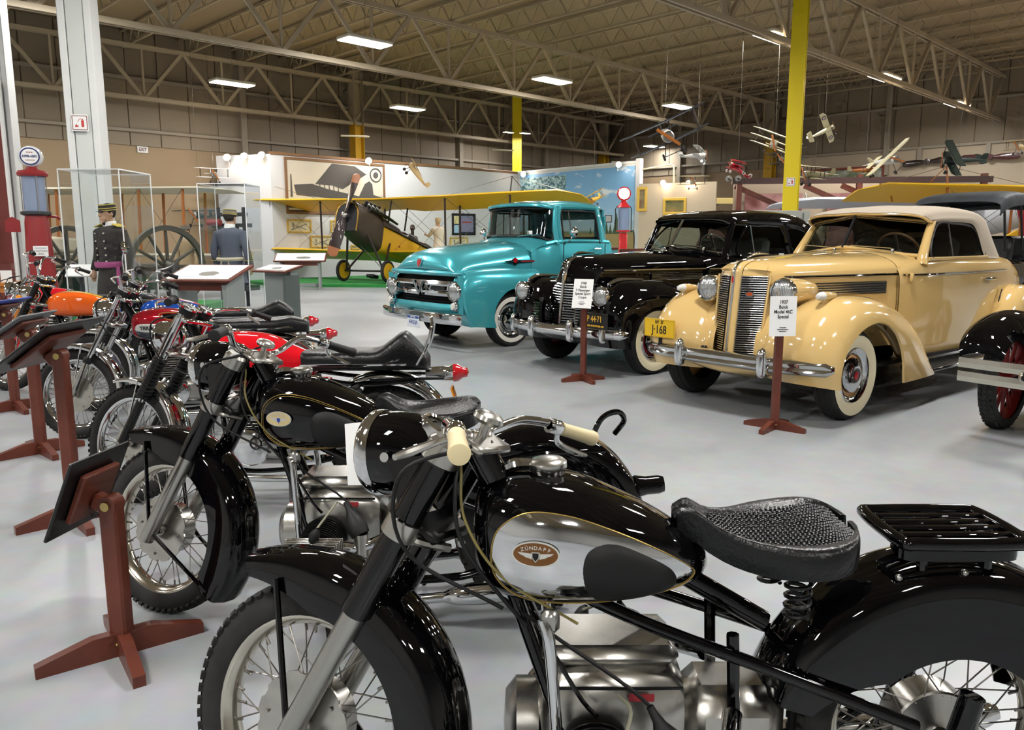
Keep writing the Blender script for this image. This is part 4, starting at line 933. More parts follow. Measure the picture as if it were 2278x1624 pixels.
def mudguard(par, name, c, R, a0, a1, hw, depth, m_, M=None, flare=0.0, n=40, tipw=1.0, t=.004):
    """deep U-section mudguard around a wheel; flare lifts the front tip"""
    G = []
    for i in range(n):
        f = i / (n - 1); a = math.radians(a0 + (a1 - a0) * f)
        fl = flare * max(0, 1 - f / .22) ** 2; w_ = hw * (1 - (1 - tipw) * max(0, 1 - f / .25)); dp = depth * (0.45 + .55 * min(1, f / .2) * 1.0) * min(1, .6 + (1 - f) * 8)
        row = []
        for rr_, yy in ((-dp, w_), (-dp * .55, w_ * 1.0), (-dp * .22, w_ * .93), (-.008, w_ * .66), (0, w_ * .3), (0, 0), (0, -w_ * .3), (-.008, -w_ * .66), (-dp * .22, -w_ * .93), (-dp * .55, -w_), (-dp, -w_)):
            r_ = R + fl + rr_; row.append((c[0] + r_ * math.cos(a), yy, c[2] + r_ * math.sin(a)))
        G.append(row)
    G = np.array(G); b = B(); rows = np.array([spl(r, 31) for r in G]); b.sheet(rows, t)
    return b.obj(name, m_, par) if M is None else put_m(b, name, m_, par, M)
def put_m(b, name, m_, par, M):
    o = b.obj(name, m_, par); o.matrix_local = M; return o
class Tank:
    """fuel tank given by stations (s back from the front axle, half width, bottom, top)"""
    def __init__(self, st_, e=2.6): self.S = np.array(st_, float); self.e = e
    def at(self, s): return [float(np.interp(s, self.S[:, 0], self.S[:, k])) for k in (1, 2, 3)]
    def smooth(self, n=36):
        P = spl(self.S, n); self.S2 = P; self.S = P[np.argsort(P[:, 0])]; return P
    def body(self, par, m_, name='fuel_tank'):
        P = self.smooth(); G = []
        for s, w_, zb, zt in P:
            zc, h = (zb + zt) / 2, (zt - zb) / 2; row = []
            for a in np.arange(40) * 2 * PI / 40:
                ca, sa = math.cos(a), math.sin(a); row.append((-s, w_ * abs(ca) ** (2 / self.e) * (1 if ca >= 0 else -1), zc + h * abs(sa) ** (2 / self.e) * (1 if sa >= 0 else -1)))
            G.append(row)
        return B().grid(G, False, True, cap=True).obj(name, m_, par, ang=50)
    def y(self, s, z):
        w_, zb, zt = self.at(s); q = min(.999, abs(z - (zb + zt) / 2) / max(1e-4, (zt - zb) / 2)); return w_ * (1 - q ** self.e) ** (1 / self.e)
    def patch(self, outline, off, bulge=0.0, nr=8, side=1, n=48):
        """skin patch on the tank side inside a closed outline of (s, z)"""
        O = spl(outline, n, True); c = O.mean(0); G = []
        for i in range(nr + 1):
            f = i / nr; row = []
            for p in O:
                q = c + (p - c) * f; o_ = off * min(1, (1 - f) * 6 + .15) + bulge * (1 - f ** 4); row.append((-q[0], side * (self.y(q[0], q[1]) + o_), q[1]))
            G.append(row)
        return B().grid(G, False, True)
    def line(self, outline, r, off=.001, side=1, n=90, closed=True):
        O = spl(outline, n, closed); return B().tube([(-p[0], side * (self.y(p[0], p[1]) + off), p[1]) for p in O], r, 5, closed=closed)
def saddle(par, name, st_, m_, rise=.012, skirt=.05):
    """leather or rubber saddle from stations (s, half width, z)"""
    rows = []
    for s, w_, z in spl(st_, 26):
        w_ = max(w_, .012)
        half = [(-s, w_ * .96, z - skirt), (-s, w_ * 1.03, z - skirt * .4), (-s, w_, z + rise * .6), (-s, w_ * .86, z + rise), (-s, w_ * .6, z + .002), (-s, w_ * .25, z - .004), (-s, 0, z - .005)]
        rows.append(half + [(q[0], -q[1], q[2]) for q in half[-2::-1]])
    b = B(); rows = np.array([spl(r, 37) for r in rows]); b.sheet(rows[:, ::-1], .006); b.grid([[r[0] for r in rows], [r[-1] for r in rows]])
    return b.obj(name, m_, par)
def coil(c, R, h, turns, r, m_, par, name='spring', ax=(0, 0, 1)):
    F = frame_z(ax); n = int(turns * 14); return B().tube([Vector(c) + F @ Vector((R * math.cos(2 * PI * turns * i / n), R * math.sin(2 * PI * turns * i / n), h * i / n)) for i in range(n + 1)], r, 6).obj(name, m_, par)
def lever(par, M, p0, p1, m_=ALU):
    p0, p1 = Vector(p0), Vector(p1); b = B(); md = p0.lerp(p1, .45) + Vector((.02, 0, .004))
    b.tube([p0, md, p1], [.006, .008, .0095, .007], 8, 14); b.ball(p1, .008, 8, 6)
    return put_m(b, 'brake_lever', m_, par, M)
IVORY = mat('ivory_grip', 'e3d3a6', 0.4)
GOLD = mat('gold_line', 'b39550', 0.35, 0.6)
def emblem(par, loc, R, sc, field, ink, name='tank_emblem', words='ZÜNDAPP'):
    e = sub(name, par); e.matrix_local = Matrix.Translation(loc) @ R.to_4x4()
    ov = lambda a, b: [(a * math.cos(t), b * math.sin(t)) for t in np.arange(32) * 2 * PI / 32]
    X, Y, Z = (1, 0, 0), (0, 1, 0), (0, 0, 1)
    B().prism(ov(.048 * sc, .0265 * sc), (0, 0, 0), X, Y, (0, 0, .003)).obj('emblem_rim', mat('emblem_silver', 'd9d8d2', .3, .6), e, False)
    B().prism(ov(.0445 * sc, .0235 * sc), (0, 0, .003), X, Y, (0, 0, .0008)).obj('emblem_field', field, e, False)
    for q in (1, -1): B().prism([(.008, .004), (.036, .006), (.030, .001), (.024, -.001), (.02, -.004), (.012, -.006), (.008, -.008)], (0, -.002 * sc, .0038), (q * sc, 0, 0), (0, sc, 0), (0, 0, .0006)).obj('emblem_wing', mat('emblem_silver', 'd9d8d2', .3, .6), e, False)
    B().prism([(-.008, .007), (.008, .007), (.0075, -.004), (0, -.014), (-.0075, -.004)], (0, -.002 * sc, .0038), (sc, 0, 0), (0, sc, 0), (0, 0, .0012)).obj('emblem_shield', mat('emblem_silver', 'd9d8d2', .3, .6), e, False)
    B().prism([(-.0062, .0055), (.0062, .0055), (.006, -.0035), (0, -.0115), (-.006, -.0035)], (0, -.002 * sc, .005), (sc, 0, 0), (0, sc, 0), (0, 0, .0005)).obj('shield_field', ink, e, False)
    n = len(words)
    for i, ch in enumerate(words):
        f = (i - (n - 1) / 2) / n; text(ch, .0105 * sc, (f * .062 * sc, (.0135 - abs(f) ** 2 * .022) * sc, .0042), Matrix.Rotation(-f * .7, 3, 'Z'), mat('emblem_silver', 'd9d8d2', .3, .6), e, 'emblem_letter', .0004, bold=.0002)
    return e
def boxer_bike(p):
    """fifties flat-twin touring motorcycle"""
    t = thing('motorcycle', p['label'], 'motorcycle', p['loc'], PI + p.get('rz', 0))
    BK = BLACKP; th = math.radians(p['steer']); rk = math.radians(28.5)
    H = Vector((-.45, 0, 1.0)); SM = steer_m(H, rk, th)
    ax = Vector((-.045, 0, .325)); top = Vector((-.415, 0, 1.0)); d = (top - ax).normalized()
    at = lambda z: ax + d * ((z - ax.z) / d.z)
    bikewheel(t, 'front_wheel', ax, .325, .047, SM, mat('old_chrome', 'c9c4b8', .16, 1.0), .1, .07, disc=.125)
    bikewheel(t, 'rear_wheel', (-1.5, 0, .325), .325, .05, None, mat('old_chrome', 'c9c4b8', .16, 1.0), .1, .07)
    # mudguards
    fd = mudguard(t, 'front_mudguard', ax, .395, 66, 218, .083, .12, BK, SM, .022, tipw=.85)
    for s_ in (1, -1):
        for a0, tgt in ((80, (.0, 0)), (215, (0, 0))):
            a_ = math.radians(a0); q = Vector((ax.x + .345 * math.cos(a_), s_ * .088, ax.z + .345 * math.sin(a_)))
            put_m(B().tube([q, Vector((ax.x, s_ * .098, ax.z)) + Vector((0, 0, .0))], .0075, 7), 'mudguard_stay', BK, t, SM)
    mudguard(t, 'rear_mudguard', (-1.5, 0, .325), .42, 200 - 180 - 5, 178, .105, .20, BK, None, 0)
    # fork
    fk = msub('front_fork', t, SM)
    for s_ in (1, -1):
        y = Vector((0, s_ * .092, 0))
        B().cyl(at(.62) + y, at(.985) + y, .0345, n=20).obj('fork_sleeve', BK, fk)
        B().cyl(at(.29) + y, at(.63) + y, .0275, n=18).obj('fork_slider', STEEL, fk)
        B().lathe([(.0, .012), (.034, .012), (.043, .002), (.043, -.04), (.036, -.045)], at(1.0) + y, d, 20).obj('fork_cap', ALU, fk)
        B().lathe([(.036, .025), (.042, .024), (.042, -.018), (.036, -.02)], at(.815) + y, d, 20).obj('fork_clamp', ALU, fk)
        B().box(ax + y + Vector((0, 0, -.012)), (.05, .02, .05), bev=.008).obj('axle_clamp', ALU, fk)
        # lamp bracket
        pb = Vector((-.275, s_ * .104, .965))
        B().surf([[(at(z) + y * .8 + Vector((.02, s_ * .035, 0))).lerp(pb + Vector((.0, 0, (z - .92) * .2)), q) + Vector((0, 0, (z - .93) * -.9 * q * (1 - q))) for q in (0, .3, .65, 1.0)] + [pb + Vector((.014, -s_ * .012, (z - .92) * .1))] for z in (.985, .95, .90, .85)], 12, 14).obj('lamp_bracket', BK, fk)
        B().cyl(pb - Vector((0, s_ * .01, 0)), pb + Vector((0, s_ * .012, 0)), .011, n=10).obj('lamp_bolt', CHROME, fk)
    k = B(); k.box(at(1.0) + Vector((-.045, 0, 0)), (.07, .17, .022), Matrix.Rotation(-rk, 3, 'Y'), bev=.008); k.obj('top_yoke', ALU, fk)
    k = B(); k.box(at(.81) + Vector((-.045, 0, 0)), (.09, .17, .03), Matrix.Rotation(-rk, 3, 'Y'), bev=.01); k.obj('lower_yoke', BLACKS, fk)
    for s_ in (1, -1): B().tube([at(.815) + Vector((.02, s_ * .085, -.01)), at(.80) + Vector((-.05, s_ * .08, -.015)), at(.79) + Vector((-.1, s_ * .03, -.02))], .010, 7, 10).obj('yoke_rib', ALU, fk)
    # headlamp with the speedometer let into it
    hl = msub('headlight', t, SM); hc = Vector((-.205, 0, .966)); hd = Vector((1, 0, -.06)).normalized()
    B().lathe([(0, -.165), (.035, -.16), (.07, -.135), (.09, -.09), (.097, -.04), (.097, 0), (.094, .01)], hc, hd, 36).obj('lamp_shell', BK, hl)
    B().lathe([(.098, -.012), (.101, -.002), (.101, .012), (.092, .024), (.084, .02)], hc, hd, 36).obj('lamp_ring', CHROME, hl)
    B().lathe([(.086, .018), (.06, .032), (.03, .038), (0, .04)], hc, hd, 32).obj('lens', LENS, hl)
    sp = msub('speedometer', t, SM); sc_ = Vector((-.345, 0, 1.022)); sd = Vector((-.55, 0, .83)).normalized()
    B().lathe([(.046, -.03), (.05, 0), (.049, .014), (.043, .02), (.038, .016)], sc_, sd, 28).obj('gauge_ring', CHROME, sp)
    B().lathe([(.041, .012), (0, .012)], sc_, sd, 24).obj('gauge_face', mat('gauge_face', '2b2a26', .3), sp)
    B().lathe([(.041, .017), (.02, .02), (0, .021)], sc_, sd, 24).obj('gauge_glass', GLASS, sp)
    # handlebar
    hb = msub('handlebar', t, SM @ Matrix.Translation((.055, 0, 0))); gm = p['grip']; SH = SM @ Matrix.Translation((.055, 0, 0))
    q_ = p.get('rise', 0); pts = [(-.60, .325, 1.03 + q_), (-.565, .265, 1.045 + q_), (-.52, .20, 1.05 + q_ * .95), (-.487, .13, 1.03 + q_ * .2), (-.48, .07, 1.02), (-.48, 0, 1.02)]
    B().tube(pts + [(q[0], -q[1], q[2]) for q in pts[-2::-1]], .0115, 10, 60).obj('bar', CHROME, hb)
    for s_ in (1, -1):
        g0, g1 = Vector((-.59, s_ * .30, 1.032 + q_)), Vector((-.65, s_ * .41, 1.005 + q_)); gd = (g1 - g0)
        B().lathe([(.012, 0), (.0175, .004), (.0165, .02), (.0175, .06), (.0185, .10), (.0205, gd.length - .012), (.019, gd.length - .003), (0, gd.length)], g0, gd, 18).obj('grip', gm, hb)
        B().lathe([(.012, -.004), (.0195, -.004), (.0195, .03), (.0165, .034)], g0 - gd.normalized() * .034, gd, 16).obj('twist_collar', CHROME, hb)
        B().box(Vector((-.49, s_ * .05, 1.01)), (.04, .022, .045), bev=.008).obj('bar_clamp', ALU, hb)
    put_m(B().tube([(-.585, .28, 1.03 + q_), (-.555, .31, 1.018 + q_), (-.525, .355, 1.0 + q_), (-.515, .39, .992 + q_)], [.005, .007, .009, .006], 8, 16), 'clutch_lever', ALU, t, SH)
    put_m(B().tube([(-.59, -.285, 1.03 + q_), (-.575, -.33, .995 + q_), (-.605, -.38, .97 + q_), (-.63, -.41, .96 + q_)], [.006, .008, .009, .005], 8, 16), 'brake_lever', CHROME, t, SH)
    dk = msub('steering_damper', t, SH)
    kp = Vector((-.52, 0, 1.05)); kd = Vector((-.35, 0, .94)).normalized()
    B().cyl(kp - kd * .06, kp, .011, n=12).obj('damper_stem', ALU, dk)
    B().lathe([(0, .026)] + [(.03 * f, .024 - .004 * f) for f in (.5, .8)] + [(.034, .014), (.036, .004), (.03, -.004), (0, -.006)], kp, kd, 24).obj('damper_knob', ALU, dk)
    # cables
    for pth in ([(-.44, .17, 1.04), (-.30, .20, .99), (-.30, .13, .80), (-.50, .10, .66)], [(-.45, -.17, 1.04), (-.33, -.18, .98), (-.34, -.12, .82), (-.5, -.08, .7)], [(-.42, .02, 1.02), (-.40, .09, .93), (-.42, .11, .8), (-.55, .1, .62)]):
        B().tube(pth, .0045, 6, 26).obj('control_cable', RUBB, t)
    B().tube([(-.41, .06, .97), (-.42, .1, .86), (-.5, .12, .74), (-.66, .13, .64)], .0032, 6, 26).obj('wire_lead', mat('olive_wire', '7c7140', .5), t)
    # frame
    fr = sub('frame', t)
    for nm, pth, r_ in (('steering_head', [(-.445, 0, .99), (-.53, 0, .83)], .036), ('top_tube', [(-.45, 0, .90), (-.9, 0, .70), (-1.1, 0, .58)], .024),):
        B().tube(pth, r_, 12).obj(nm, BK, fr)
    for s_ in (1, -1):
        B().tube([(-.46, s_ * .03, .85), (-.53, s_ * .06, .66), (-.63, s_ * .11, .38), (-.66, s_ * .12, .24), (-.76, s_ * .12, .17), (-1.2, s_ * .12, .18), (-1.4, s_ * .13, .28)], .0165, 10, 50).obj('cradle_tube', BK, fr)
        B().tube([(-.50, s_ * .05, .76), (-.8, s_ * .10, .63), (-1.1, s_ * .12, .52), (-1.4, s_ * .13, .40)], .015, 10, 24).obj('side_tube', BK, fr)
        B().tube([(-1.0, s_ * .10, .6), (-1.02, s_ * .11, .2)], .014, 8).obj('seat_post', BK, fr)
        B().cyl((-1.46, s_ * .125, .22), (-1.52, s_ * .125, .47), .026, n=14).obj('plunger', BK, fr)
        B().tube([(-.585, s_ * .15, .66), (-.60, s_ * .165, .60), (-.62, s_ * .19, .35), (-.64, s_ * .2, .18)], .013, 10, 20).obj('crash_bar', CHROME, fr)
        B().box((-.60, s_ * .145, .655), (.04, .03, .05), bev=.01).obj('crash_bar_bolt', STEEL, fr)
    B().tube([(-.58, .15, .635), (-.66, .17, .5), (-.70, .17, .45)], .0055, 6, 8).obj('stay_rod', BK, fr)
    # tank
    T = Tank([(.435, .03, .79, .84), (.445, .075, .72, .895), (.48, .115, .675, .925), (.56, .145, .655, .938), (.66, .152, .652, .925), (.76, .140, .660, .885), (.86, .108, .675, .835), (.93, .065, .695, .785), (.955, .03, .715, .755)])
    tk = T.body(t, BK)
    pn = [(.475, .78), (.49, .845), (.55, .885), (.64, .88), (.74, .845), (.84, .795), (.905, .75), (.915, .725), (.87, .700), (.76, .682), (.63, .676), (.54, .69), (.49, .73)]
    kn = [(.665, .775), (.68, .815), (.73, .825), (.80, .795), (.86, .755), (.875, .72), (.85, .695), (.78, .682), (.71, .685), (.675, .72)]
    for s_ in (1, -1):
        if p['chrome']:
            T.patch(pn, .0025, side=s_).obj('tank_panel', CHROME, t, ang=70)
            T.line(pn, .0013, .002, s_).obj('tank_pinstripe', GOLD, t)
        else:
            T.line(pn, .0012, .0006, s_).obj('tank_pinstripe', GOLD, t)
            T.line([(q[0] + (.69 - q[0]) * .035, q[1] + (.77 - q[1]) * .06) for q in pn], .0007, .0006, s_).obj('tank_pinstripe', GOLD, t)
        T.patch(kn, .006, .010, side=s_).obj('knee_pad', mat('knee_rubber', '0a0a0b', .6), t)
        ez, es = (.80, .552) if not p['chrome'] else (.805, .570); ey = T.y(es, ez); ys_ = (T.y(es + .03, ez) - T.y(es - .03, ez)) / .06; yz_ = (T.y(es, ez + .015) - T.y(es, ez - .015)) / .03
        nv = Vector((ys_, s_, -yz_)).normalized(); xv = Vector((-1, s_ * ys_, 0)).normalized() * s_; R_ = basis(xv, nv.cross(xv), nv)
        emblem(t, Vector((-es, s_ * ey, ez)) + nv * .0045, R_, 1.05, p['emb'], p['embink'])
    cap = sub('fuel_cap', t, (-.60, 0, .943), (0, .05, 0))
    B().lathe([(.036, -.012), (.04, 0), (.043, .004), (.043, .016), (.036, .022), (.02, .0245), (0, .025)], n=32).obj('cap_lid', ALU, cap)
    B().tube([(.03, 0, .012), (.075, .0, .012), (.115, 0, -.005)], [.012, .016, .009], 8, 10).obj('cap_latch', CHROME, cap)
    # saddle
    sd_ = sub('saddle', t)
    st_ = [(.885, .03, .835), (.92, .05, .845), (.97, .075, .815), (1.03, .115, .80), (1.10, .155, .80), (1.17, .17, .805), (1.22, .158, .812), (1.25, .125, .816), (1.268, .07, .816), (1.274, .02, .812)]
    saddle(sd_, 'saddle_cover', st_, LEATH, .016, .055)
    if p['dimple']:
        k = B(); P2 = spl(st_, 60)
        for s, w_, z in P2[14:50]:
            m2 = int(w_ * .78 / .0085)
            for j in range(-m2, m2 + 1): k.ball((-s + (j % 2) * .003, j * .0085 + random.uniform(-.0015, .0015), z + .0035 + abs(j / max(1, m2)) * .004), (.0036, .0036, .0032), 5, 3)
        o = k.obj('saddle_studs', mat('stud_rubber', '1a1b1d', .3), sd_); o['kind'] = 'stuff'
    for s_ in (1, -1): coil((-1.14, s_ * .09, .63), .026, .11, 5, .005, BLACKS, sd_, 'saddle_spring')
    B().tube([(-.92, 0, .80), (-1.0, 0, .74), (-1.14, 0, .72), (-1.2, 0, .76)], .012, 8, 14).obj('saddle_arm', BLACKS, sd_)
    # engine
    en = sub('engine', t)
    rows = []
    for x, hw, zb, zt in ((-.575, .07, .25, .40), (-.59, .105, .2, .47), (-.63, .125, .17, .515), (-.75, .13, .165, .525), (-.87, .125, .17, .52), (-.90, .11, .19, .49)):
        rows.append([(x, hw * abs(math.cos(a)) ** .55 * (1 if math.cos(a) > 0 else -1), (zb + zt) / 2 + (zt - zb) / 2 * abs(math.sin(a)) ** .6 * (1 if math.sin(a) > 0 else -1)) for a in np.arange(28) * 2 * PI / 28])
    B().grid(rows, False, True, cap=True).obj('crankcase', ALU, en, ang=45)
    B().box((-.74, 0, .535), (.30, .19, .05), bev=.022).obj('engine_cover', ALU, en)
    for s_ in (1, -1): B().tube([(-.60, s_ * .128, .49), (-.75, s_ * .135, .493), (-.89, s_ * .128, .49)], .004, 6, 8).obj('case_seam', BLACKS, en)
    B().box((-.80, .132, .47), (.055, .004, .016)).obj('red_data_plate', mat('red_plate', '9c2f35', .5), en, False)
    B().lathe([(.1, 0), (.1, .05), (.07, .075), (0, .08)], (-.58, 0, .33), (1, 0, 0), 28).obj('timing_cover', ALU, en)
    k = B(); k.box((-1.02, 0, .33), (.24, .2, .24), bev=.05); k.obj('gearbox', ALU, en)
    for s_ in (1, -1):
        cx = -.70; d_ = Vector((0, s_, -.08)).normalized(); o_ = Vector((cx, s_ * .12, .345))
        B().cyl(o_, o_ + d_ * .17, .058, n=20).obj('barrel', BLACKS, en)
        k = B()
        for i in range(9): q = o_ + d_ * (.025 + .0155 * i); k.cyl(q, q + d_ * .004, .083, n=22)
        k.obj('barrel_fins', BLACKS, en)
        hq = o_ + d_ * .165; k = B(); R3 = frame_z(d_)
        for i in range(7): k.box(hq + d_ * (.008 + .012 * i), (.205 - .006 * i, .145, .0055), R3, bev=.002)
        k.obj('head_fins', ALU, en)
        for q in (-.055, .055): B().box(hq + d_ * .105 + Vector((q, 0, 0)), (.085, .095, .045), R3, bev=.018).obj('rocker_cover', ALU, en)
        B().lathe([(.012, 0), (.02, .02), (.016, .04), (.006, .055)], hq + d_ * .05 + Vector((0, 0, .075)), Vector((-.3, 0, .6)), 12).obj('plug_cap', RUBB, en)
        B().tube([hq + d_ * .05 + Vector((-.01, 0, .11)), (cx - .06, s_ * .24, .50), (cx - .05, s_ * .14, .48)], .004, 6, 14).obj('plug_lead', mat('grey_lead', '8d8b78', .5), en)
        ca = Vector((-.86, s_ * .27, .36))
        B().cyl(ca + Vector((0, 0, -.06)), ca + Vector((0, 0, .05)), .026, n=14).obj('carburettor', ALU, en)
        B().lathe([(.034, 0), (.038, .03), (.03, .06), (.01, .10), (.008, .13)], ca + Vector((0, 0, .045)), Vector((.45, -s_ * .3, .8)), 14).obj('carburettor_boot', RUBB, en)
        B().tube([ca + Vector((.06, 0, .0)), ca, ca + Vector((-.09, -s_ * .03, .03)), (-1.0, s_ * .13, .43)], .021, 10, 16).obj('intake_pipe', CHROME, en)
        B().tube([hq + Vector((.09, 0, -.04)) + d_ * .03, (-.57, s_ * .27, .24), (-.62, s_ * .2, .13), (-.9, s_ * .19, .11), (-1.2, s_ * .2, .14)], .019, 10, 30).obj('exhaust_pipe', CHROME, en)
        B().tube([(-1.15, s_ * .2, .135), (-1.25, s_ * .205, .15), (-1.7, s_ * .21, .2), (-1.8, s_ * .21, .215)], [.02, .042, .045, .02], 12, 18).obj('muffler', CHROME, en)
        B().tube([(-.98, s_ * .12, .22), (-.98, s_ * .3, .21)], .014, 8).obj('foot_peg', RUBB, en)
    B().tube([(-.5, .05, .66), (-.62, .12, .6), (-.78, .16, .5), (-.86, .25, .45)], .0045, 6, 20).obj('throttle_cable', RUBB, en)
    # stand, rear light, extras
    for s_ in (1, -1): B().tube([(-.98, s_ * .11, .2), (-1.02, s_ * .15, .08), (-1.03, s_ * .18, .012)], .012, 8, 10).obj('centre_stand', BK, t)
    rl = sub('tail_light', t, (-1.92, 0, .50))
    B().lathe([(.0, .07), (.03, .07), (.036, .05), (.036, .0), (.045, -.04), (.03, -.06)], d=(-1, 0, .1), n=20).obj('light_shell', BK, rl)
    if p['rack']:
        rk_ = sub('luggage_rack', t)
        pl = [(-1.355, .085), (-1.39, .105), (-1.58, .105), (-1.62, .08), (-1.62, -.08), (-1.58, -.105), (-1.39, -.105), (-1.355, -.085)]
        B().tube([(x, y, .808) for x, y in pl], .015, 10, 60, True).obj('rack_rim', BK, rk_)
        for y in (-.058, -.019, .019, .058): B().box((-1.488, y, .811), (.25, .02, .012), bev=.005).obj('rack_slat', BK, rk_)
        B().surf([[(x * .985 - .02, y * .97, z) for x, y in pl[:4]] for z in (.80, .768)], 4, 16).obj('rack_side', BK, rk_)
        for x, y in ((-1.42, .06), (-1.42, -.06), (-1.56, .06), (-1.56, -.06)): B().cyl((x, y, .71), (x, y, .80), .012, n=8).obj('rack_post', BK, rk_)
        for x, y, z in ((-1.36, .082, .722), (-1.50, .085, .735)): B().ball((x, y, z), .008, 8, 6).obj('rack_bolt', STEEL, rk_)
        B().tube([(-1.60, 0, .79), (-1.72, 0, .78), (-1.76, .06, .77)], .012, 8, 10).obj('rack_rail', BK, rk_)
    else:
        B().tube([(-1.70, .05, .70), (-1.74, .05, .78), (-1.80, .03, .80), (-1.83, 0, .76), (-1.80, -.03, .70)], .011, 8, 24).obj('grab_loop', BK, t)
        B().cyl((-1.755, .075, .60), (-1.755, .095, .60), .013, n=12).obj('mudguard_bolt', STEEL, t)
        B().tube([(-1.25, .1, .60), (-1.5, .12, .66), (-1.75, .075, .66)], .011, 8, 14).obj('mudguard_stay', BK, t)
    if p.get('card'):
        o = B().box((-.115, -.03, .955), (.003, .10, .15), Matrix.Rotation(.12, 3, 'Y') @ Matrix.Rotation(1.15, 3, 'Z')).obj('white_card', PAPER, t, False); o.matrix_local = SM
    return t
BR = mat('emblem_brown', '6f4718', .45); CR = mat('emblem_cream', 'd8c48e', .4)
MOTO2 = boxer_bike(dict(label='black vintage motorcycle with gold pinstriped tank and cream oval emblem', loc=(-1.40, 2.93, 0), rise=.045, steer=-25, grip=RUBB, chrome=False, emb=CR, embink=mat('shield_blue', '26409c', .4), dimple=False, rack=False))
MOTO1 = boxer_bike(dict(label='black vintage motorcycle with chrome tank panel and ivory handlebar grips', loc=(-.52, 1.685, 0), steer=-25, grip=IVORY, chrome=True, emb=BR, embink=INK, dimple=True, rack=True, card=True))
def gaiter(par, name, p0, p1, r, n=11):
    d = (Vector(p1) - Vector(p0)); L = d.length; pr = []
    for i in range(n): pr += [(r * .78, L * (i + .02) / n), (r, L * (i + .3) / n), (r, L * (i + .7) / n), (r * .78, L * (i + .98) / n)]
    return B().lathe(pr, p0, d, 16).obj(name, RUBB, par)
def twin_bike(p):
    """sixties / seventies upright-twin motorcycle with chrome trim"""
    t = thing('motorcycle', p['label'], 'motorcycle', p['loc'], PI + p.get('rz', 0))
    th = math.radians(p['steer']); rk = math.radians(p.get('rake', 28)); H = Vector((-.42, 0, 1.0)); SM = steer_m(H, rk, th)
    ax = Vector((0, 0, .325)); top = Vector((-math.tan(rk) * .70 + .0, 0, 1.025)); d = (top - ax).normalized(); at = lambda z: ax + d * ((z - ax.z) / d.z)
    WB = 1.42
    bikewheel(t, 'front_wheel', ax, .325, .045, SM, CHROME, .06, .06, disc=p.get('disc'))
    bikewheel(t, 'rear_wheel', (-WB, 0, .325), .325, .052, None, CHROME, .085, .07)
    fm = p.get('fender', CHROME)
    mudguard(t, 'front_mudguard', ax, .365, p.get('fa', 70), 205, .06, .035, fm, SM)
    mudguard(t, 'rear_mudguard', (-WB, 0, .36), .375, -8, 150, .075, .05, fm)
    for s_ in (1, -1):
        a_ = math.radians(100); put_m(B().tube([ax + Vector((.355 * math.cos(a_), s_ * .06, .355 * math.sin(a_))), ax + Vector((0, s_ * .075, .02))], .006, 6), 'mudguard_stay', CHROME, t, SM)
    fk = msub('front_fork', t, SM); fs = p['fork']
    for s_ in (1, -1):
        y = Vector((0, s_ * .09, 0))
        B().cyl(at(.45) + y, at(1.03) + y, .0185 if fs != 'fat' else .024, n=16).obj('fork_stanchion', CHROME, fk)
        B().cyl(at(.30) + y, at(.56) + y, .024, n=16).obj('fork_slider', p.get('slider', ALU), fk)
        if fs == 'gaiter':
            gaiter(fk, 'fork_gaiter', at(.58) + y, at(.80) + y, .038)
            B().cyl(at(.80) + y, at(1.02) + y, .028, n=16).obj('fork_shroud', p.get('shroud', CHROME), fk)
        else:
            B().lathe([(.02, -.02), (.03, -.015), (.031, .015), (.022, .03)], at(.565) + y, d, 14).obj('dust_seal', RUBB, fk)
        B().lathe([(.0, .012), (.022, .01), (.024, -.02)], at(1.03) + y, d, 14).obj('fork_cap', CHROME, fk)
        if p.get('blinker'):
            q = at(.86) + Vector((.03, s_ * .17, 0)); B().cyl(q - Vector((0, s_ * .08, 0)), q, .009, n=8).obj('indicator_stem', CHROME, fk)
            B().box(q + Vector((0, s_ * .02, 0)), (.05, .05, .075), bev=.012).obj('indicator_lens', ORL, fk)
    for z in (1.01, .83): B().box(at(z) + Vector((-.025, 0, 0)), (.075, .21, .03), Matrix.Rotation(-rk, 3, 'Y'), bev=.01).obj('fork_yoke', CHROME if z > .9 else ALU, fk)
    # headlamp
    if p.get('lamp', True):
        hl = msub('headlight', t, SM); hc = at(.92) + Vector((.13, 0, 0)); hd = Vector((1, 0, -.05)).normalized(); lm = p.get('lampm', CHROME)
        B().lathe([(0, -.13), (.04, -.122), (.07, -.09), (.083, -.04), (.085, .0)], hc, hd, 28).obj('lamp_shell', lm, hl)
        B().lathe([(.085, -.005), (.09, .005), (.088, .016), (.078, .02)], hc, hd, 28).obj('lamp_ring', CHROME, hl)
        B().lathe([(.079, .016), (.04, .03), (0, .034)], hc, hd, 24).obj('lens', LENS, hl)
    # clocks
    if p.get('clocks', True):
        for s_ in (1, -1):
            ck = msub('gauge', t, SM); c0 = at(1.06) + Vector((-.01, s_ * .062, .015)); cd = Vector((-.5, 0, .85)).normalized()
            B().lathe([(0, -.06), (.03, -.055), (.045, -.035), (.048, 0), (.044, .004)], c0, cd, 22).obj('gauge_body', RUBB, ck)
            B().lathe([(.049, -.006), (.051, .004), (.043, .010), (.04, .004)], c0, cd, 22).obj('gauge_ring', CHROME, ck)
            B().lathe([(.043, .003), (0, .003)], c0, cd, 20).obj('gauge_face', mat('pale_gauge_face', 'a9acab', .25), ck)
            B().box(c0 + cd * .006, (.004, .03, .002), frame_z(cd)).obj('gauge_needle', INK, ck, False)
    # handlebar
    hb = msub('handlebar', t, SM); hz = p.get('bar', .06); c0 = at(1.03) + Vector((-.03, 0, .03)); bw = p.get('barw', .36)
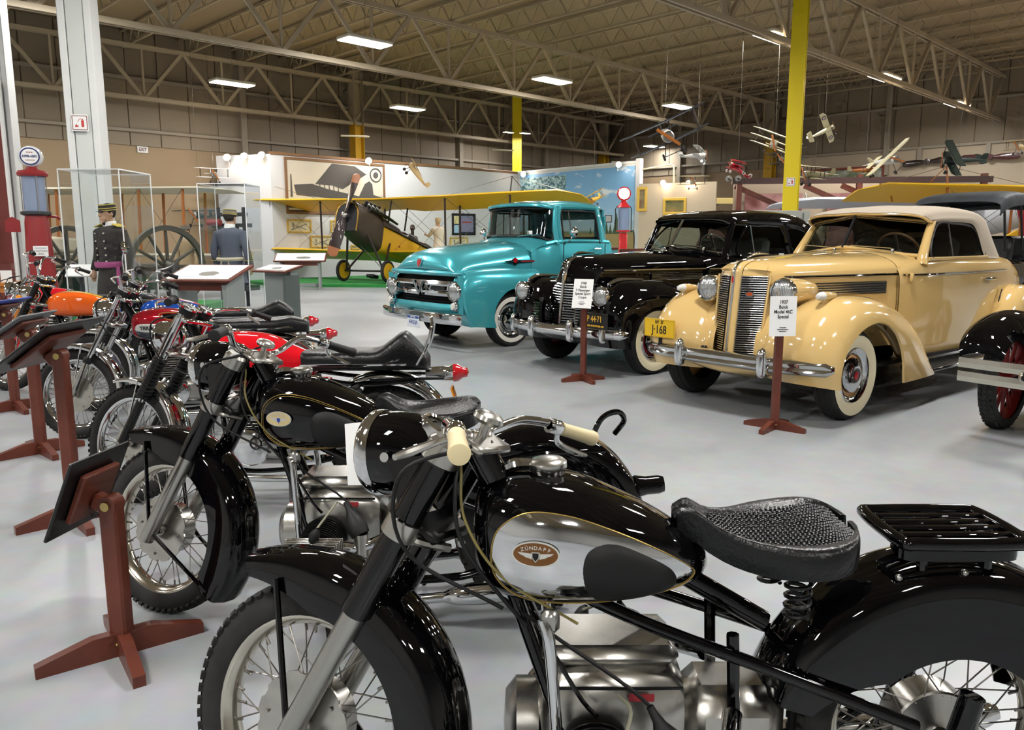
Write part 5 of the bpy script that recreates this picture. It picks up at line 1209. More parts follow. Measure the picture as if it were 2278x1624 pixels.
    pts = [c0 + Vector((-.16, bw, hz - .03)), c0 + Vector((-.10, bw * .72, hz)), c0 + Vector((-.03, bw * .5, hz * .9)), c0 + Vector((0, bw * .28, .01)), c0]
    B().tube([tuple(q) for q in pts] + [(q.x, -q.y, q.z) for q in pts[-2::-1]], .011, 9, 56).obj('bar', CHROME, hb)
    for s_ in (1, -1):
        g0 = Vector((pts[1].x, s_ * pts[1].y, pts[1].z)).lerp(Vector((pts[0].x, s_ * pts[0].y, pts[0].z)), .25); g1 = Vector((pts[0].x, s_ * pts[0].y, pts[0].z)) + (Vector((pts[0].x, s_ * pts[0].y, pts[0].z)) - g0) * .25; gd = g1 - g0
        B().lathe([(.012, 0), (.024, .004), (.024, .014), (.0165, .02), (.0165, gd.length * .5), (.018, gd.length - .012), (.02, gd.length), (0, gd.length)], g0, gd, 16).obj('grip', RUBB, hb)
        B().tube([g0 + Vector((.02, 0, -.005)), g0 + Vector((.06, s_ * .05, -.02)), g1 + Vector((.07, 0, -.03))], [.007, .008, .006], 7, 12).obj('hand_lever', ALU, hb)
        if s_ > 0 and p.get('mirror'):
            B().tube([g0, g0 + Vector((.0, .02, .12)), g0 + Vector((-.03, .04, .18))], .005, 6, 10).obj('mirror_stem', CHROME, hb)
            B().lathe([(0, .012), (.035, .008), (.045, -.004), (0, -.006)], g0 + Vector((-.03, .04, .19)), (-1, 0, .1), 16).obj('mirror_glass', CHROME, hb)
    for pth in ([(-.36, .14, 1.06), (-.22, .15, 1.0), (-.25, .1, .8), (-.48, .08, .68)], [(-.36, -.14, 1.06), (-.24, -.14, 1.02), (-.27, -.1, .82), (-.5, -.06, .72)], [(-.33, .03, 1.02), (-.28, .1, .9), (-.12, .1, .6), (-.02, .085, .36)]):
        B().tube(pth, .0045, 6, 24).obj('control_cable', RUBB, t)
    # frame and engine
    fr = sub('frame', t); FM = p.get('framem', BLACKP)
    B().tube([(-.36, 0, 1.0), (-.45, 0, .80)], .03, 10).obj('steering_head', FM, fr)
    B().tube([(-.42, 0, .88), (-.8, 0, .77), (-1.05, 0, .74)], .02, 10, 12).obj('top_tube', FM, fr)
    for s_ in (1, -1):
        B().tube([(-.44, s_ * .02, .82), (-.52, s_ * .06, .6), (-.58, s_ * .1, .3), (-.66, s_ * .1, .2), (-1.05, s_ * .1, .22)], .014, 8, 30).obj('cradle_tube', FM, fr)
        B().tube([(-1.0, s_ * .09, .72), (-1.3, s_ * .12, .68), (-1.6, s_ * .11, .70)], .012, 8, 14).obj('seat_rail', FM, fr)
        B().tube([(-1.05, s_ * .1, .25), (-1.42, s_ * .1, .33)], .016, 8).obj('swing_arm', FM, fr)
        gaiter(fr, 'rear_shock', (-WB + .02, s_ * .13, .36), (-1.27, s_ * .13, .68), .03, 12)
    en = sub('engine', t)
    k = B(); k.box((-.78, 0, .34), (.42, .26, .22), bev=.06); k.obj('crankcase', ALU, en)
    for s_ in (1, -1): B().lathe([(.0, .03), (.07, .03), (.10, .015), (.105, -.01)], (-.70, s_ * .14, .34), (0, s_, 0), 28).obj('side_cover', CHROME, en)
    for i in range(11):
        z = .45 + .0165 * i; B().box((-.70, 0, z), (.20 if i < 7 else .22, .25 if i < 7 else .27, .006), bev=.002).obj('cooling_fin', ALU, en)
    k = B(); k.box((-.70, 0, .53), (.13, .2, .18)); k.obj('cylinder_block', BLACKS, en, False)
    k = B(); k.box((-.70, 0, .645), (.2, .2, .045), bev=.02); k.obj('rocker_box', ALU, en)
    for s_ in (1, -1):
        B().tube([(-.60, s_ * .07, .58), (-.50, s_ * .10, .52), (-.50, s_ * .14, .33), (-.60, s_ * .17, .20), (-.9, s_ * .18, .18), (-1.1, s_ * .18, .20)], .020, 10, 36).obj('exhaust_pipe', CHROME, en)
        B().tube([(-1.05, s_ * .18, .19), (-1.2, s_ * .185, .22), (-1.7, s_ * .19, .30), (-1.82, s_ * .19, .32)], [.022, .04, .048, .03], 12, 18).obj('muffler', CHROME, en)
        B().cyl((-.86, s_ * .08, .58), (-.93, s_ * .08, .58), .03, n=14).obj('carburettor', ALU, en)
        B().box((-1.0, s_ * .12, .58), (.22, .05, .2), bev=.03).obj('side_panel', p['tankm'] if p.get('panelc') else BLACKP, t)
        B().tube([(-.95, s_ * .12, .26), (-.95, s_ * .27, .26)], .013, 8).obj('foot_peg', RUBB, t)
    # tank
    T = Tank(p.get('tank', [(.41, .04, .78, .86), (.43, .09, .74, .90), (.50, .125, .715, .935), (.60, .135, .705, .945), (.72, .125, .705, .935), (.85, .10, .71, .90), (.96, .075, .72, .85), (1.0, .05, .735, .82)]), 2.8)
    T.body(t, p['tankm'])
    for s_ in (1, -1):
        if p.get('lower'):
            T.patch([(.43, .77), (.47, .80), (.6, .805), (.75, .80), (.9, .785), (.96, .76), (.9, .728), (.75, .716), (.6, .716), (.48, .728)], .0018, side=s_).obj('tank_lower_panel', p['lower'], t)
        if p.get('badge'):
            R_ = LEFT_R if s_ > 0 else basis((1, 0, 0), (0, 0, 1), (0, -1, 0)); bz = .815; bs = .56
            T.patch([(.45, .80), (.47, .835), (.56, .84), (.67, .835), (.69, .82), (.67, .79), (.56, .775), (.47, .785)], .004, side=s_).obj('badge_panel', mat('badge_silver', 'c9c8c2', .3, .4), t)
            text(p['badge'], .036, (-bs, s_ * (T.y(bs, bz) + .0075), bz - .006), R_, INK, t, 'badge_lettering', .001, sx=.95, bold=.001)
            T.line([(.62, .90), (.66, .918), (.8, .905), (.9, .87), (.85, .855), (.7, .865)], .003, .001, s_).obj('tank_pinstripe', GOLD, t)
            T.patch([(.635, .895), (.67, .91), (.79, .898), (.88, .87), (.84, .862), (.7, .872)], .0012, side=s_).obj('tank_flash', BLACKP, t)
    if p.get('stripe'):
        T2 = T; s0 = T2.S2; 
        rows = [[(-q[0], y * q[1], q[3] - (1 - (1 - abs(y) ** 2.8) ** (1 / 2.8)) * (q[3] - q[2]) / 2 + .002) for y in (-.45, -.2, 0, .2, .45)] for q in s0[3:-3]]
        B().grid(rows).obj('tank_stripe', p['stripe'], t)
    B().lathe([(.028, -.015), (.032, 0), (.032, .014), (.02, .02), (0, .021)], (-.60, 0, .945), (0, 0, 1), 20).obj('fuel_cap', CHROME, t)
    # dual seat with optional hump
    z0 = .83
    rows = []
    hump = p.get('hump', 0)
    for s, w_, z in ((.955, .06, z0), (.99, .095, z0 + .012), (1.1, .115, z0 + .015), (1.25, .12, z0 + .02), (1.38, .125, z0 + .02 + hump * .05), (1.45, .12, z0 + .025 + hump * .5), (1.52, .105, z0 + .03 + hump), (1.57, .10, z0 + .02 + hump * .8), (1.64, .09, z0 + hump * .1), (1.66, .06, z0 - .02)):
        rows.append([(-s, w_ * abs(math.cos(a)) ** .6 * (1 if math.cos(a) > 0 else -1), (z + z0 - .08) / 2 + (z + .01 - z0 + .085) / 2 * abs(math.sin(a)) ** .7 * (1 if math.sin(a) > 0 else -1)) for a in np.arange(24) * 2 * PI / 24])
    st = sub('seat', t)
    B().surf(rows, 40, 48, False, True, True).obj('seat_cover', LEATH, st)
    for s_ in (1, -1): B().tube([(-.98, s_ * .105, z0 - .05), (-1.3, s_ * .128, z0 - .045), (-1.55, s_ * .13, z0 - .04)], .007, 6, 14).obj('seat_trim', CHROME, st)
    if p.get('seattext'): text(p['seattext'], .05, (-1.63, 0, z0 + .015), basis((0, -1, 0), (.3, 0, .95), (-.95, 0, .3)), GOLD, st, 'seat_lettering', .001)
    if p.get('grab'):
        B().tube([(-1.6, .09, z0 - .05), (-1.66, .09, z0 + .06), (-1.68, .07, z0 + .16), (-1.675, .0, z0 + .2), (-1.68, -.07, z0 + .16), (-1.66, -.09, z0 + .06), (-1.6, -.09, z0 - .05)], .008, 8, 36).obj('grab_rail', CHROME, t)
    rl = sub('tail_light', t, (-1.74, 0, .72))
    B().lathe([(.04, .0), (.045, .05), (.05, .055)], d=(-1, 0, .05), n=20).cyl((.1, 0, .0), (0, 0, 0), .035, .04).obj('light_shell', CHROME, rl)
    B().lathe([(.05, .05), (.048, .075), (.03, .10), (.025, .125), (0, .135)], d=(-1, 0, .05), n=20).obj('light_lens', REDL, rl)
    B().box((-1.80, 0, .58), (.01, .1, .14), Matrix.Rotation(.3, 3, 'Y')).obj('number_plate', p.get('platem', ORL), t, False)
    for s_ in (1, -1): B().tube([(-1.35, s_ * .1, .70), (-1.6, s_ * .09, .705), (-1.74, s_ * .04, .70)], .008, 6, 10).obj('fender_strut', BLACKS, t)
    B().tube([(-.9, .1, .2), (-.93, .2, .09), (-.94, .24, .012)], .011, 8, 8).obj('side_stand', BLACKS, t)
    for s_ in (-1, 1): B().tube([(-1.0, s_ * .1, .2), (-1.03, s_ * .14, .08), (-1.04, s_ * .15, .012)], .011, 8, 8).obj('centre_stand', BLACKS, t)
    return t
RED3 = mat('scarlet_enamel', 'cf1220', .3, coat=1, spec=0.0)
twin_bike(dict(label='scarlet tanked motorcycle with chrome mudguards, rubber fork gaiters and humped black seat', loc=(-2.11, 4.22, 0), steer=-25, fork='gaiter', disc=.1, tankm=RED3, hump=.085, grab=True, panelc=True, bar=.035, barw=.36, slider=BLACKS,
    tank=[(.44, .05, .74, .84), (.46, .10, .70, .90), (.54, .145, .675, .945), (.66, .155, .67, .95), (.80, .14, .675, .93), (.92, .11, .69, .875), (1.02, .075, .71, .83), (1.05, .04, .73, .80)]))
MAR = mat('maroon_candy', '8e0f1c', .3, .2, coat=1, spec=0.0)
twin_bike(dict(label='maroon and silver tanked motorcycle with slim chrome fork beside the scarlet one', loc=(-3.18, 5.62, 0), rz=math.radians(12), steer=-18, fork='slim', disc=.14, tankm=MAR, lower=mat('navy_lower', '0d1b2b', .3, coat=1), badge='TRIUMPH', bar=.10, barw=.34, seattext='TRI', mirror=True, platem=PAPER))
BLU5 = mat('blue_enamel', '1f4fa8', .3, coat=1, spec=0.0)
twin_bike(dict(label='blue and red tanked motorcycle half hidden behind the maroon one', loc=(-3.55, 6.55, 0), rz=math.radians(12), steer=-14, fork='gaiter', shroud=BLACKS, tankm=BLU5, stripe=mat('red_flash', 'c3222a', .3, coat=1), hump=.05, bar=.12, barw=.33, lampm=BLACKP))
ORG = mat('orange_enamel', 'e2601d', .3, coat=1, spec=0.0)
twin_bike(dict(label='orange tanked motorcycle with black fork boots and amber indicators', loc=(-4.85, 7.45, 0), rz=math.radians(10), steer=-18, fork='gaiter', shroud=BLACKS, tankm=ORG, stripe=mat('yellow_flash', 'e8b51e', .3, coat=1), blinker=True, bar=.14, barw=.36, hump=.02))
twin_bike(dict(label='red custom chopper motorcycle with raked silver fork and wide chrome handlebar', loc=(-5.45, 8.0, 0), rz=math.radians(22), steer=-12, rake=34, fork='fat', tankm=mat('red_custom', 'c01a26', .3, coat=1, spec=0.0), fender=mat('red_custom', 'c01a26', .3, coat=1, spec=0.0), clocks=False, bar=.22, barw=.42, fa=100, lampm=CHROME))
# ------------------------------------------------------------------ mahogany sign stands
CAP = mat('bolt_brass', 'b9a36a', .3, 1)
def feet(t, L=.24, h=.07):
    for k_, a in enumerate((0, PI / 2)):
        R = Matrix.Rotation(a, 3, 'Z')
        pl = [(-L, .0), (L, .0), (L, h * .45), (L * .35, h), (-L * .35, h), (-L, h * .45)]
        o = B().prism(pl, R @ Vector((0, -.02, 0)), R @ Vector((1, 0, 0)), (0, 0, 1), R @ Vector((0, .04, 0))).obj('base_foot', WOODR, t, False)
        for q in (-.022, .022): B().ball(R @ Vector((q, -.021, h * .55)), .006, 8, 6).obj('foot_screw', CAP, t)
def card_stand(px, py, label, lines, small, tilt, rz, zc=.86):
    g = at_z(px, py, 0); t = thing('sign_stand', label, 'sign stand', g, rz)
    B().box((0, 0, .40), (.055, .055, .76), bev=.006).obj('post', WOODR, t, False)
    sf = sub('feet', t, (0, 0, 0), (0, 0, PI / 4)); feet(sf)
    c = sub('display_card', t, (0, -.05, zc), (tilt, 0, 0))
    B().box((0, 0, 0), (.205, .004, .30)).obj('card', PAPER, c, False)
    R = basis((1, 0, 0), (0, 0, 1), (0, -1, 0))
    for i, s_ in enumerate(lines): text(s_, .037, (0, -.003, .105 - i * .036), R, INK, c, 'card_lettering', .0004, sx=.85, bold=.0006)
    for i, wd in enumerate(small): B().box((0, -.0028, -.085 - i * .014), (wd, .001, .0045)).obj('card_small_print', INK, c, False)
    return t
card_stand(1722, 954, 'mahogany sign stand with white card before the cream convertible', ['1937', 'Buick', 'Model 46C', 'Special'], (.05, .085, .055), -.03, math.radians(4), .875)
card_stand(1297, 847, 'mahogany sign stand with tilted white card before the black coupe', ['1940', 'Buick', '5 Passenger', 'Special Sport', 'Coupe'], (.05, .075, .045), -.28, math.radians(-24), .90)
def panel_stand(px, py, h, label, psz, pm, rz, tilt=.75, off=0.0):
    """floor lectern seen from behind: post, tilted backing board and dark panel facing the aisle"""
    g = at_z(px, py, 0); t = thing('info_stand', label, 'sign stand', g, rz)
    B().box((0, 0, h / 2 + .02), (.068, .055, h), bev=.008).obj('post', WOODR, t, False)
    B().cyl((0, -.0285, h + .02), (0, .0285, h + .02), .034, n=20).obj('post_head', WOODR, t)
    B().cyl((0, -.036, h + .02), (0, .036, h + .02), .016, n=14).obj('pivot_bolt', CAP, t)
    sf = sub('feet', t, (0, 0, 0), (0, 0, PI / 4)); feet(sf, .27, .085)
    R = Matrix.Rotation(-tilt, 3, 'Y')     # board faces local +x, leaning back
    pn = sub('sign_panel', t, (.06, 0, h + .035), R)
    B().box((-.035, 0, 0), (.07, .05, .06), bev=.01).obj('hinge_block', WOODR, pn)
    B().box((.012, 0, .02), (.024, psz[0] * .62, psz[1] * .62), bev=.006).obj('backing_board', WOODR, pn)
    B().box((.032, off, .02), (.012, psz[0], psz[1]), bev=.003).obj('panel', pm, pn, False)
    return t
BLKP = mat('black_panel', '131313', .35)
# the stands face the aisle on the left, so local +x points left and towards the visitor
rz0 = PI - .15
panel_stand(275, 1452, .53, 'mahogany stand with black panel in front of the nearest black motorcycle wheels', (.30, .30), BLKP, rz0, .42)
t_ = panel_stand(168, 1160, .85, 'tall mahogany stand with framed black panel before the scarlet motorcycle', (.5, .42), BLKP, rz0 + .12, .95)
panel_stand(93, 1008, .80, 'mahogany stand before the maroon motorcycle, chrome trimmed panel edge', (.45, .32), mat('grey_panel', '6f7274', .4), rz0 + .2, 1.0)
panel_stand(36, 912, .80, 'mahogany stand with blue panel before the orange motorcycle', (.46, .34), mat('blue_panel', '24449b', .35), rz0 + .2, 1.1)
# ------------------------------------------------------------------ black antique car at the right edge (front end)
HLx, HLy = -.78, -.626
car = thing('antique_car', 'black antique car front with red spoked wheel and twin-bar bumper at right edge', 'car', (4.25, 5.37, 0), CAR_ANG)
REDSP = mat('red_spoke_paint', '7d1a1c', .4)
def spoke_wheel(par, name, loc, R, wd, side, sp, tw):
    t = sub(name, par, loc); d = (0, side, 0)
    B().lathe([(R * .80, -wd * .42), (R * .9, -wd * .52), (R * .97, -wd * .42), (R, -wd * .15), (R, wd * .15), (R * .97, wd * .42), (R * .9, wd * .52), (R * .80, wd * .42)], d=d, n=48).obj('tire', tw, t)
    k = B()
    for i in range(54):
        a = 2 * PI * i / 54; R3 = Matrix.Rotation(-a, 3, 'Y')
        for q in (-1, 0, 1): k.box(R3 @ Vector((R + .001, q * wd * .28, 0)), (.01, wd * .17, .024), R3 @ Matrix.Rotation(.35 * (1 if (i + q) % 2 else -1), 3, 'X'))
    o = k.obj('tread', tw, t); o['kind'] = 'stuff'
    B().lathe([(R * .83, -wd * .3), (R * .78, -wd * .28), (R * .76, 0), (R * .78, wd * .28), (R * .83, wd * .3)], d=d, n=40).obj('rim', sp, t)
    for i in range(12):
        a = 2 * PI * i / 12; B().cyl((R * .15 * math.cos(a), 0, R * .15 * math.sin(a)), (R * .78 * math.cos(a), 0, R * .78 * math.sin(a)), .017, .013, 8).obj('spoke', sp, t)
    B().cyl((0, -.05, 0), (0, .06, 0), .065, n=18).obj('hub', sp, t)
    return t
DT = mat('old_tyre', '2a2a29', .75)
for s_ in (1, -1):
    spoke_wheel(car, 'front_wheel', (0, s_ * .72, .375), .375, .125, s_, REDSP, DT)
    rows = []
    for x, z, hw, dz in ((.50, .62, .14, .03), (.46, .74, .16, .05), (.30, .85, .17, .06), (.05, .90, .175, .06), (-.25, .86, .175, .06), (-.55, .70, .17, .05), (-.85, .48, .16, .04), (-1.15, .34, .15, .02)):
        rows.append([(x, s_ * (.72 + q * hw), z - (abs(q) ** 2.4) * dz * 1.3) for q in (-1, -.7, -.3, 0, .3, .7, 1)])
    b = B(); G = np.array([spl(r, 17) for r in rows]); G = np.array([spl(G[:, j], 40) for j in range(17)]).transpose(1, 0, 2); b.sheet(G, .012); b.obj('front_fender', BLACKP, car)
    hl = headlamp(car, (.36, s_ * .40, .98), .10, LENS, BLACKP, .18)
    B().box((.62 - .05, s_ * .35, .53), (.35, .03, .05)).obj('bumper_arm', BLACKS, car, False)
    B().box((-1.9, s_ * .74, .36), (1.5, .26, .03), bev=.01).obj('running_board', BLACKS, car)
bp = sub('front_bumper', car)
NICK = mat('nickel', 'c9c5b8', .22, 1)
for z in (.565, .465):
    G = [[(.69 - .06 * (abs(y) / .8) ** 2 + a, y, z + b) for a, b in ((-.006, .036), (.006, .036), (.008, 0), (.006, -.036), (-.006, -.036))] for y in np.linspace(-.82, .82, 24)]
    B().grid(G, cap=True).obj('bumper_bar', NICK, bp, False)
for y in (-.36, .36):
    B().lathe([(0, .02), (.03, .018), (.045, .004), (.045, -.01)], (.70, y, .515), (1, 0, 0), 20).obj('bumper_medallion', NICK, bp)
    B().lathe([(0, .024), (.022, .02), (.024, .018)], (.70, y, .515), (1, 0, 0), 16).obj('medallion_face', BLACKS, bp)
k = B(); k.box((0, 0, .38), (.08, 1.3, .06)); k.obj('front_axle', BLACKS, car, False)
B().surf([arch_row(x, .33, 1.2, 1.0, .55, .33, 3) for x in (.2, .0, -.5, -.9)], 10, 30).obj('hood', BLACKP, car)
B().box((.22, 0, .88), (.06, .60, .62), bev=.05).obj('radiator_shell', NICK, car); B().box((.255, 0, .87), (.01, .48, .50), bev=.004).obj('radiator_core', DARKIN, car)
k = B(); k.box((-1.9, 0, .82), (2.0, 1.25, .7), bev=.12); k.obj('body_tub', BLACKP, car)
k = B(); k.box((-1.4, 0, .5), (3.4, .7, .1)); k.obj('chassis', BLACKS, car, False)
for s_ in (1, -1): spoke_wheel(car, 'rear_wheel', (-2.7, s_ * .72, .375), .375, .125, s_, REDSP, DT)
# ------------------------------------------------------------------ touring car with black cloth top behind the convertible
car = thing('touring_car', 'open touring car with worn black cloth top behind the cream convertible', 'car', (6.35, 11.95, 0), CAR_ANG)
CLOTH = mat('worn_black_cloth', '3c4045', .6, noise=(6, .3), col2='25282b', bump=(14, .6))
rows = []
for x, zt, w_ in ((-.72, 2.0, .62), (-.85, 2.10, .66), (-1.2, 2.16, .67), (-1.6, 2.17, .67), (-1.95, 2.13, .66), (-2.12, 2.02, .65)):
    rows.append(arch_row(x, w_, zt, zt - .10, zt - .22, w_ * 1.0, 3.2))
b = B(); G = np.array([spl(r, 36) for r in rows]); G = np.array([spl(G[:, j], 30) for j in range(36)]).transpose(1, 0, 2); b.sheet(G, .012); b.obj('cloth_top', CLOTH, car)
B().tube([(-2.14, -.6, 1.95), (-2.16, 0, 1.98), (-2.14, .6, 1.95)], .06, 8, 12).obj('rolled_curtain', CLOTH, car)
for s_ in (1, -1):
    for x0, x1 in ((-.80, -.95), (-1.45, -1.65), (-2.0, -2.2)): B().tube([(x0, s_ * .64, 1.98), (x1, s_ * .66, 1.25)], .018, 7).obj('top_bow', BLACKS, car)
    B().tube([(-2.2, s_ * .65, 1.3), (-2.06, s_ * .63, 1.95)], [.05, .07], 8).obj('side_strut', BLACKS, car)
    spoke_wheel(car, 'front_wheel', (0, s_ * .7, .375), .375, .11, s_, BLACKS, DT); spoke_wheel(car, 'rear_wheel', (-2.6, s_ * .7, .375), .375, .11, s_, BLACKS, DT)
k = B(); k.box((-1.75, 0, .85), (2.1, 1.2, .6), bev=.1); k.obj('body_tub', BLACKP, car)
k = B(); k.box((-.4, 0, .85), (.9, .6, .5), bev=.1); k.obj('hood', BLACKP, car)
for x in (-1.55, -2.45): B().box((x, 0, 1.28), (.14, 1.12, .42), Matrix.Rotation(-.2, 3, 'Y'), bev=.06).obj('seat_back', LEATH, car)
k = B(); k.box((-1.3, 0, .5), (3.2, .7, .1)).box((0, 0, .38), (.07, 1.3, .06)).box((-2.6, 0, .38), (.07, 1.3, .06)); k.obj('chassis', BLACKS, car, False)
# ------------------------------------------------------------------ brown sedan behind the black coupe
BRN = mat('brown_enamel', '5b3a33', .35, coat=.8, spec=0.1)
car = thing('brown_sedan', 'brown closed sedan mostly hidden between the teal truck and black coupe', 'car', (3.55, 16.6, 0), CAR_ANG)
B().surf([arch_row(x, w_, zt, zt - .25, .5, w_ * 1.05, 2.6) for x, w_, zt in ((-1.2, .6, 1.35), (-1.35, .66, 1.55), (-1.7, .70, 1.83), (-2.4, .72, 1.90), (-3.1, .70, 1.84), (-3.5, .6, 1.6), (-3.9, .45, 1.2))], 40, 34).obj('body', BRN, car)
B().surf([arch_row(x, w_, zt, zt - .15, .5, w_, 2.4) for x, w_, zt in ((.4, .3, 1.1), (-.4, .42, 1.2), (-1.3, .6, 1.28))], 14, 30).obj('hood', BRN, car)
for s_ in (1, -1):
    for x in (0, -3.0): car_wheel(car, 'wheel', (x, s_ * .74, .365), .365, .17, s_, dict(ww=None, rim=BLACKS, cap=CHROME))
    B().add([(x, s_ * (.735 - (z - 1.2) * .13), z) for x, z in ((-1.75, 1.3), (-1.95, 1.68), (-3.0, 1.68), (-3.1, 1.3))], [(0, 1, 2, 3)]).obj('side_window', mat('dark_glass', '1c1d1e', .1), car, False)
    G = qfender(*P_['ff']); G = G if s_ > 0 else mir(G); B().sheet(G if s_ < 0 else G[:, ::-1], -.012).obj('front_fender', BRN, car, ang=60)
# ------------------------------------------------------------------ partitions and pictures
PARTW = mat('partition_white', 'cdcfd2', .6)
TRIMB = mat('brown_trim', '7a5a3c', .5)
def panel_wall(name, p0, p1, z0, z1, mt, label, th=.12, cap=None):
    p0, p1 = Vector(p0), Vector(p1); d = p1 - p0; L = d.length; rz = math.atan2(d.y, d.x)
    o = B().box((L / 2, th / 2, (z0 + z1) / 2), (L, th, z1 - z0)).obj(name, mt, None, False, loc=(p0.x, p0.y, 0), rot=(0, 0, rz)); st(o, label, 'wall')
    if cap: B().box((L / 2, th / 2, z1 + .04), (L, th + .06, .1), bev=.01).obj('wall_cap', cap, o, False)
    return o, L
PZ = 4.25
# long display partition parallel to the hall wall, and its angled end panel
q0, q1 = (-8.15, 27.1), (.25, 35.3)
part, PL = panel_wall('wall_partition_long', q0, q1, 0, PZ, PARTW, 'white display partition behind the biplane hung with framed pictures', cap=TRIMB)
pe, PEL = panel_wall('wall_partition_end', (-10.2, 27.75), q0, 0, PZ, PARTW, 'white end panel of the partition under three bright spotlights')
# sky mural partition
mur, ML = panel_wall('wall_mural', q1, (4.72, 30.3), 0, PZ, PARTW, 'partition painted with a blue sky and dry prairie mural', cap=PARTW)
m = bpy.data.materials.new('sky_mural_paint'); m.use_nodes = True; nt = m.node_tree; bs = nt.nodes['Principled BSDF']; bs.inputs['Roughness'].default_value = .6
tc = nt.nodes.new('ShaderNodeTexCoord'); sep = nt.nodes.new('ShaderNodeSeparateXYZ'); nt.links.new(tc.outputs['Object'], sep.inputs[0])
rp = nt.nodes.new('ShaderNodeValToRGB'); mp = nt.nodes.new('ShaderNodeMapRange'); mp.inputs[1].default_value = 0; mp.inputs[2].default_value = PZ
nt.links.new(sep.outputs['Z'], mp.inputs[0]); nt.links.new(mp.outputs[0], rp.inputs['Fac'])
e = rp.color_ramp.elements; e[0].position = 0; e[0].color = lin('8d7a4e'); e[1].position = 1.0; e[1].color = lin('6ea3d4')
for ps, cc in ((.38, '9a8658'), (.395, '6f7a58'), (.42, 'a9bcc9'), (.6, '93b9dd'), (.8, '7aaedb')):
    x = rp.color_ramp.elements.new(ps); x.color = lin(cc)
nz = nt.nodes.new('ShaderNodeTexNoise'); nz.inputs['Scale'].default_value = 1.1; nz.inputs['Detail'].default_value = 7
mpv = nt.nodes.new('ShaderNodeMapping'); mpv.inputs['Scale'].default_value = (1, 1, 2.4); nt.links.new(tc.outputs['Object'], mpv.inputs[0]); nt.links.new(mpv.outputs[0], nz.inputs['Vector'])
cr = nt.nodes.new('ShaderNodeValToRGB'); cr.color_ramp.elements[0].position = .56; cr.color_ramp.elements[1].position = .66; nt.links.new(nz.outputs['Fac'], cr.inputs['Fac'])
gt = nt.nodes.new('ShaderNodeMath'); gt.operation = 'GREATER_THAN'; gt.inputs[1].default_value = .5; nt.links.new(mp.outputs[0], gt.inputs[0])
ml = nt.nodes.new('ShaderNodeMath'); ml.operation = 'MULTIPLY'; nt.links.new(cr.outputs['Color'], ml.inputs[0]); nt.links.new(gt.outputs[0], ml.inputs[1])
mx = nt.nodes.new('ShaderNodeMix'); mx.data_type = 'RGBA'; mx.inputs[7].default_value = lin('dfe6ef'); nt.links.new(ml.outputs[0], mx.inputs[0]); nt.links.new(rp.outputs['Color'], mx.inputs[6]); nt.links.new(mx.outputs[2], bs.inputs['Base Color'])
MURAL = m
B().box((ML / 2 + .05, -.012, PZ / 2 - .03), (ML - .25, .02, PZ - .12)).obj('mural_panel', MURAL, mur, False)
TREEP = mat('painted_tree', '46563e', .7)
for x, h in ((5.0, .35), (5.25, .5), (5.45, .42), (5.75, .85), (5.95, .45), (6.15, .3), (4.4, .3), (3.6, .35)):
    B().prism([(-h * .22, 0), (-h * .1, h * .45), (-h * .13, h * .45), (0, h), (h * .13, h * .45), (h * .1, h * .45), (h * .22, 0)], (x, -.022, 1.62), (1, 0, 0), (0, 0, 1), (0, -.003, 0)).obj('painted_tree', TREEP, mur, False)
leafm = mat('painted_foliage', '3b6a76', .7, noise=(9, .8), col2='a9c6cf'); B().box((1.6, -.026, PZ - .5), (2.8, .004, .55)).obj('painted_foliage', leafm, mur, False)
B().box((ML + .06, .06, PZ / 2 + .08), (.24, .2, PZ + .16), bev=.02).obj('wall_end_post', PARTW, mur, False)
# framed pictures on the partition (local x along the wall, facing -y)
def picture(par, x, z, wd, ht, fm, pm, fw=.05, name='framed_picture'):
    t = sub(name, par, (x, -.02, z))
    for q in (-1, 1):
        B().box((0, 0, q * (ht / 2 - fw / 2)), (wd, .04, fw), bev=.006).obj('frame_rail', fm, t, False); B().box((q * (wd / 2 - fw / 2), 0, 0), (fw, .04, ht - 2 * fw), bev=.006).obj('frame_rail', fm, t, False)
    B().box((0, .008, 0), (wd - fw, .01, ht - fw)).obj('picture_sheet', pm, t, False)
    return t
def on_part(px, py, wp0=q0, wp1=q1):
    d = (Vector(wp1) - Vector(wp0)).to_3d(); p = at_wall(px, py, wp0, d); return (p - Vector((wp0[0], wp0[1], 0))).dot(d.normalized()), p.z
def pic_px(par, x0, y0, x1, y1, fm, pm, fw, wp0=q0, wp1=q1, name='framed_picture'):
    a = on_part(x0, (y0 + y1) / 2, wp0, wp1); b = on_part(x1, (y0 + y1) / 2, wp0, wp1); xm = (x0 + x1) / 2; zt = on_part(xm, y0, wp0, wp1)[1]; zb = on_part(xm, y1, wp0, wp1)[1]
    return picture(par, (a[0] + b[0]) / 2, (zt + zb) / 2, b[0] - a[0], zt - zb, fm, pm, fw, name), (a[0] + b[0]) / 2, (zt + zb) / 2, b[0] - a[0], zt - zb
CREAMP = mat('photo_print', 'cfc8b8', .6); GREYP = mat('photo_grey', '4f4c4a', .6); GILT = mat('gilt_frame', 'c9a545', .4, .3)
big, bx, bz, bw, bh = pic_px(part, 634, 357, 856, 478, TRIMB, CREAMP, .09)
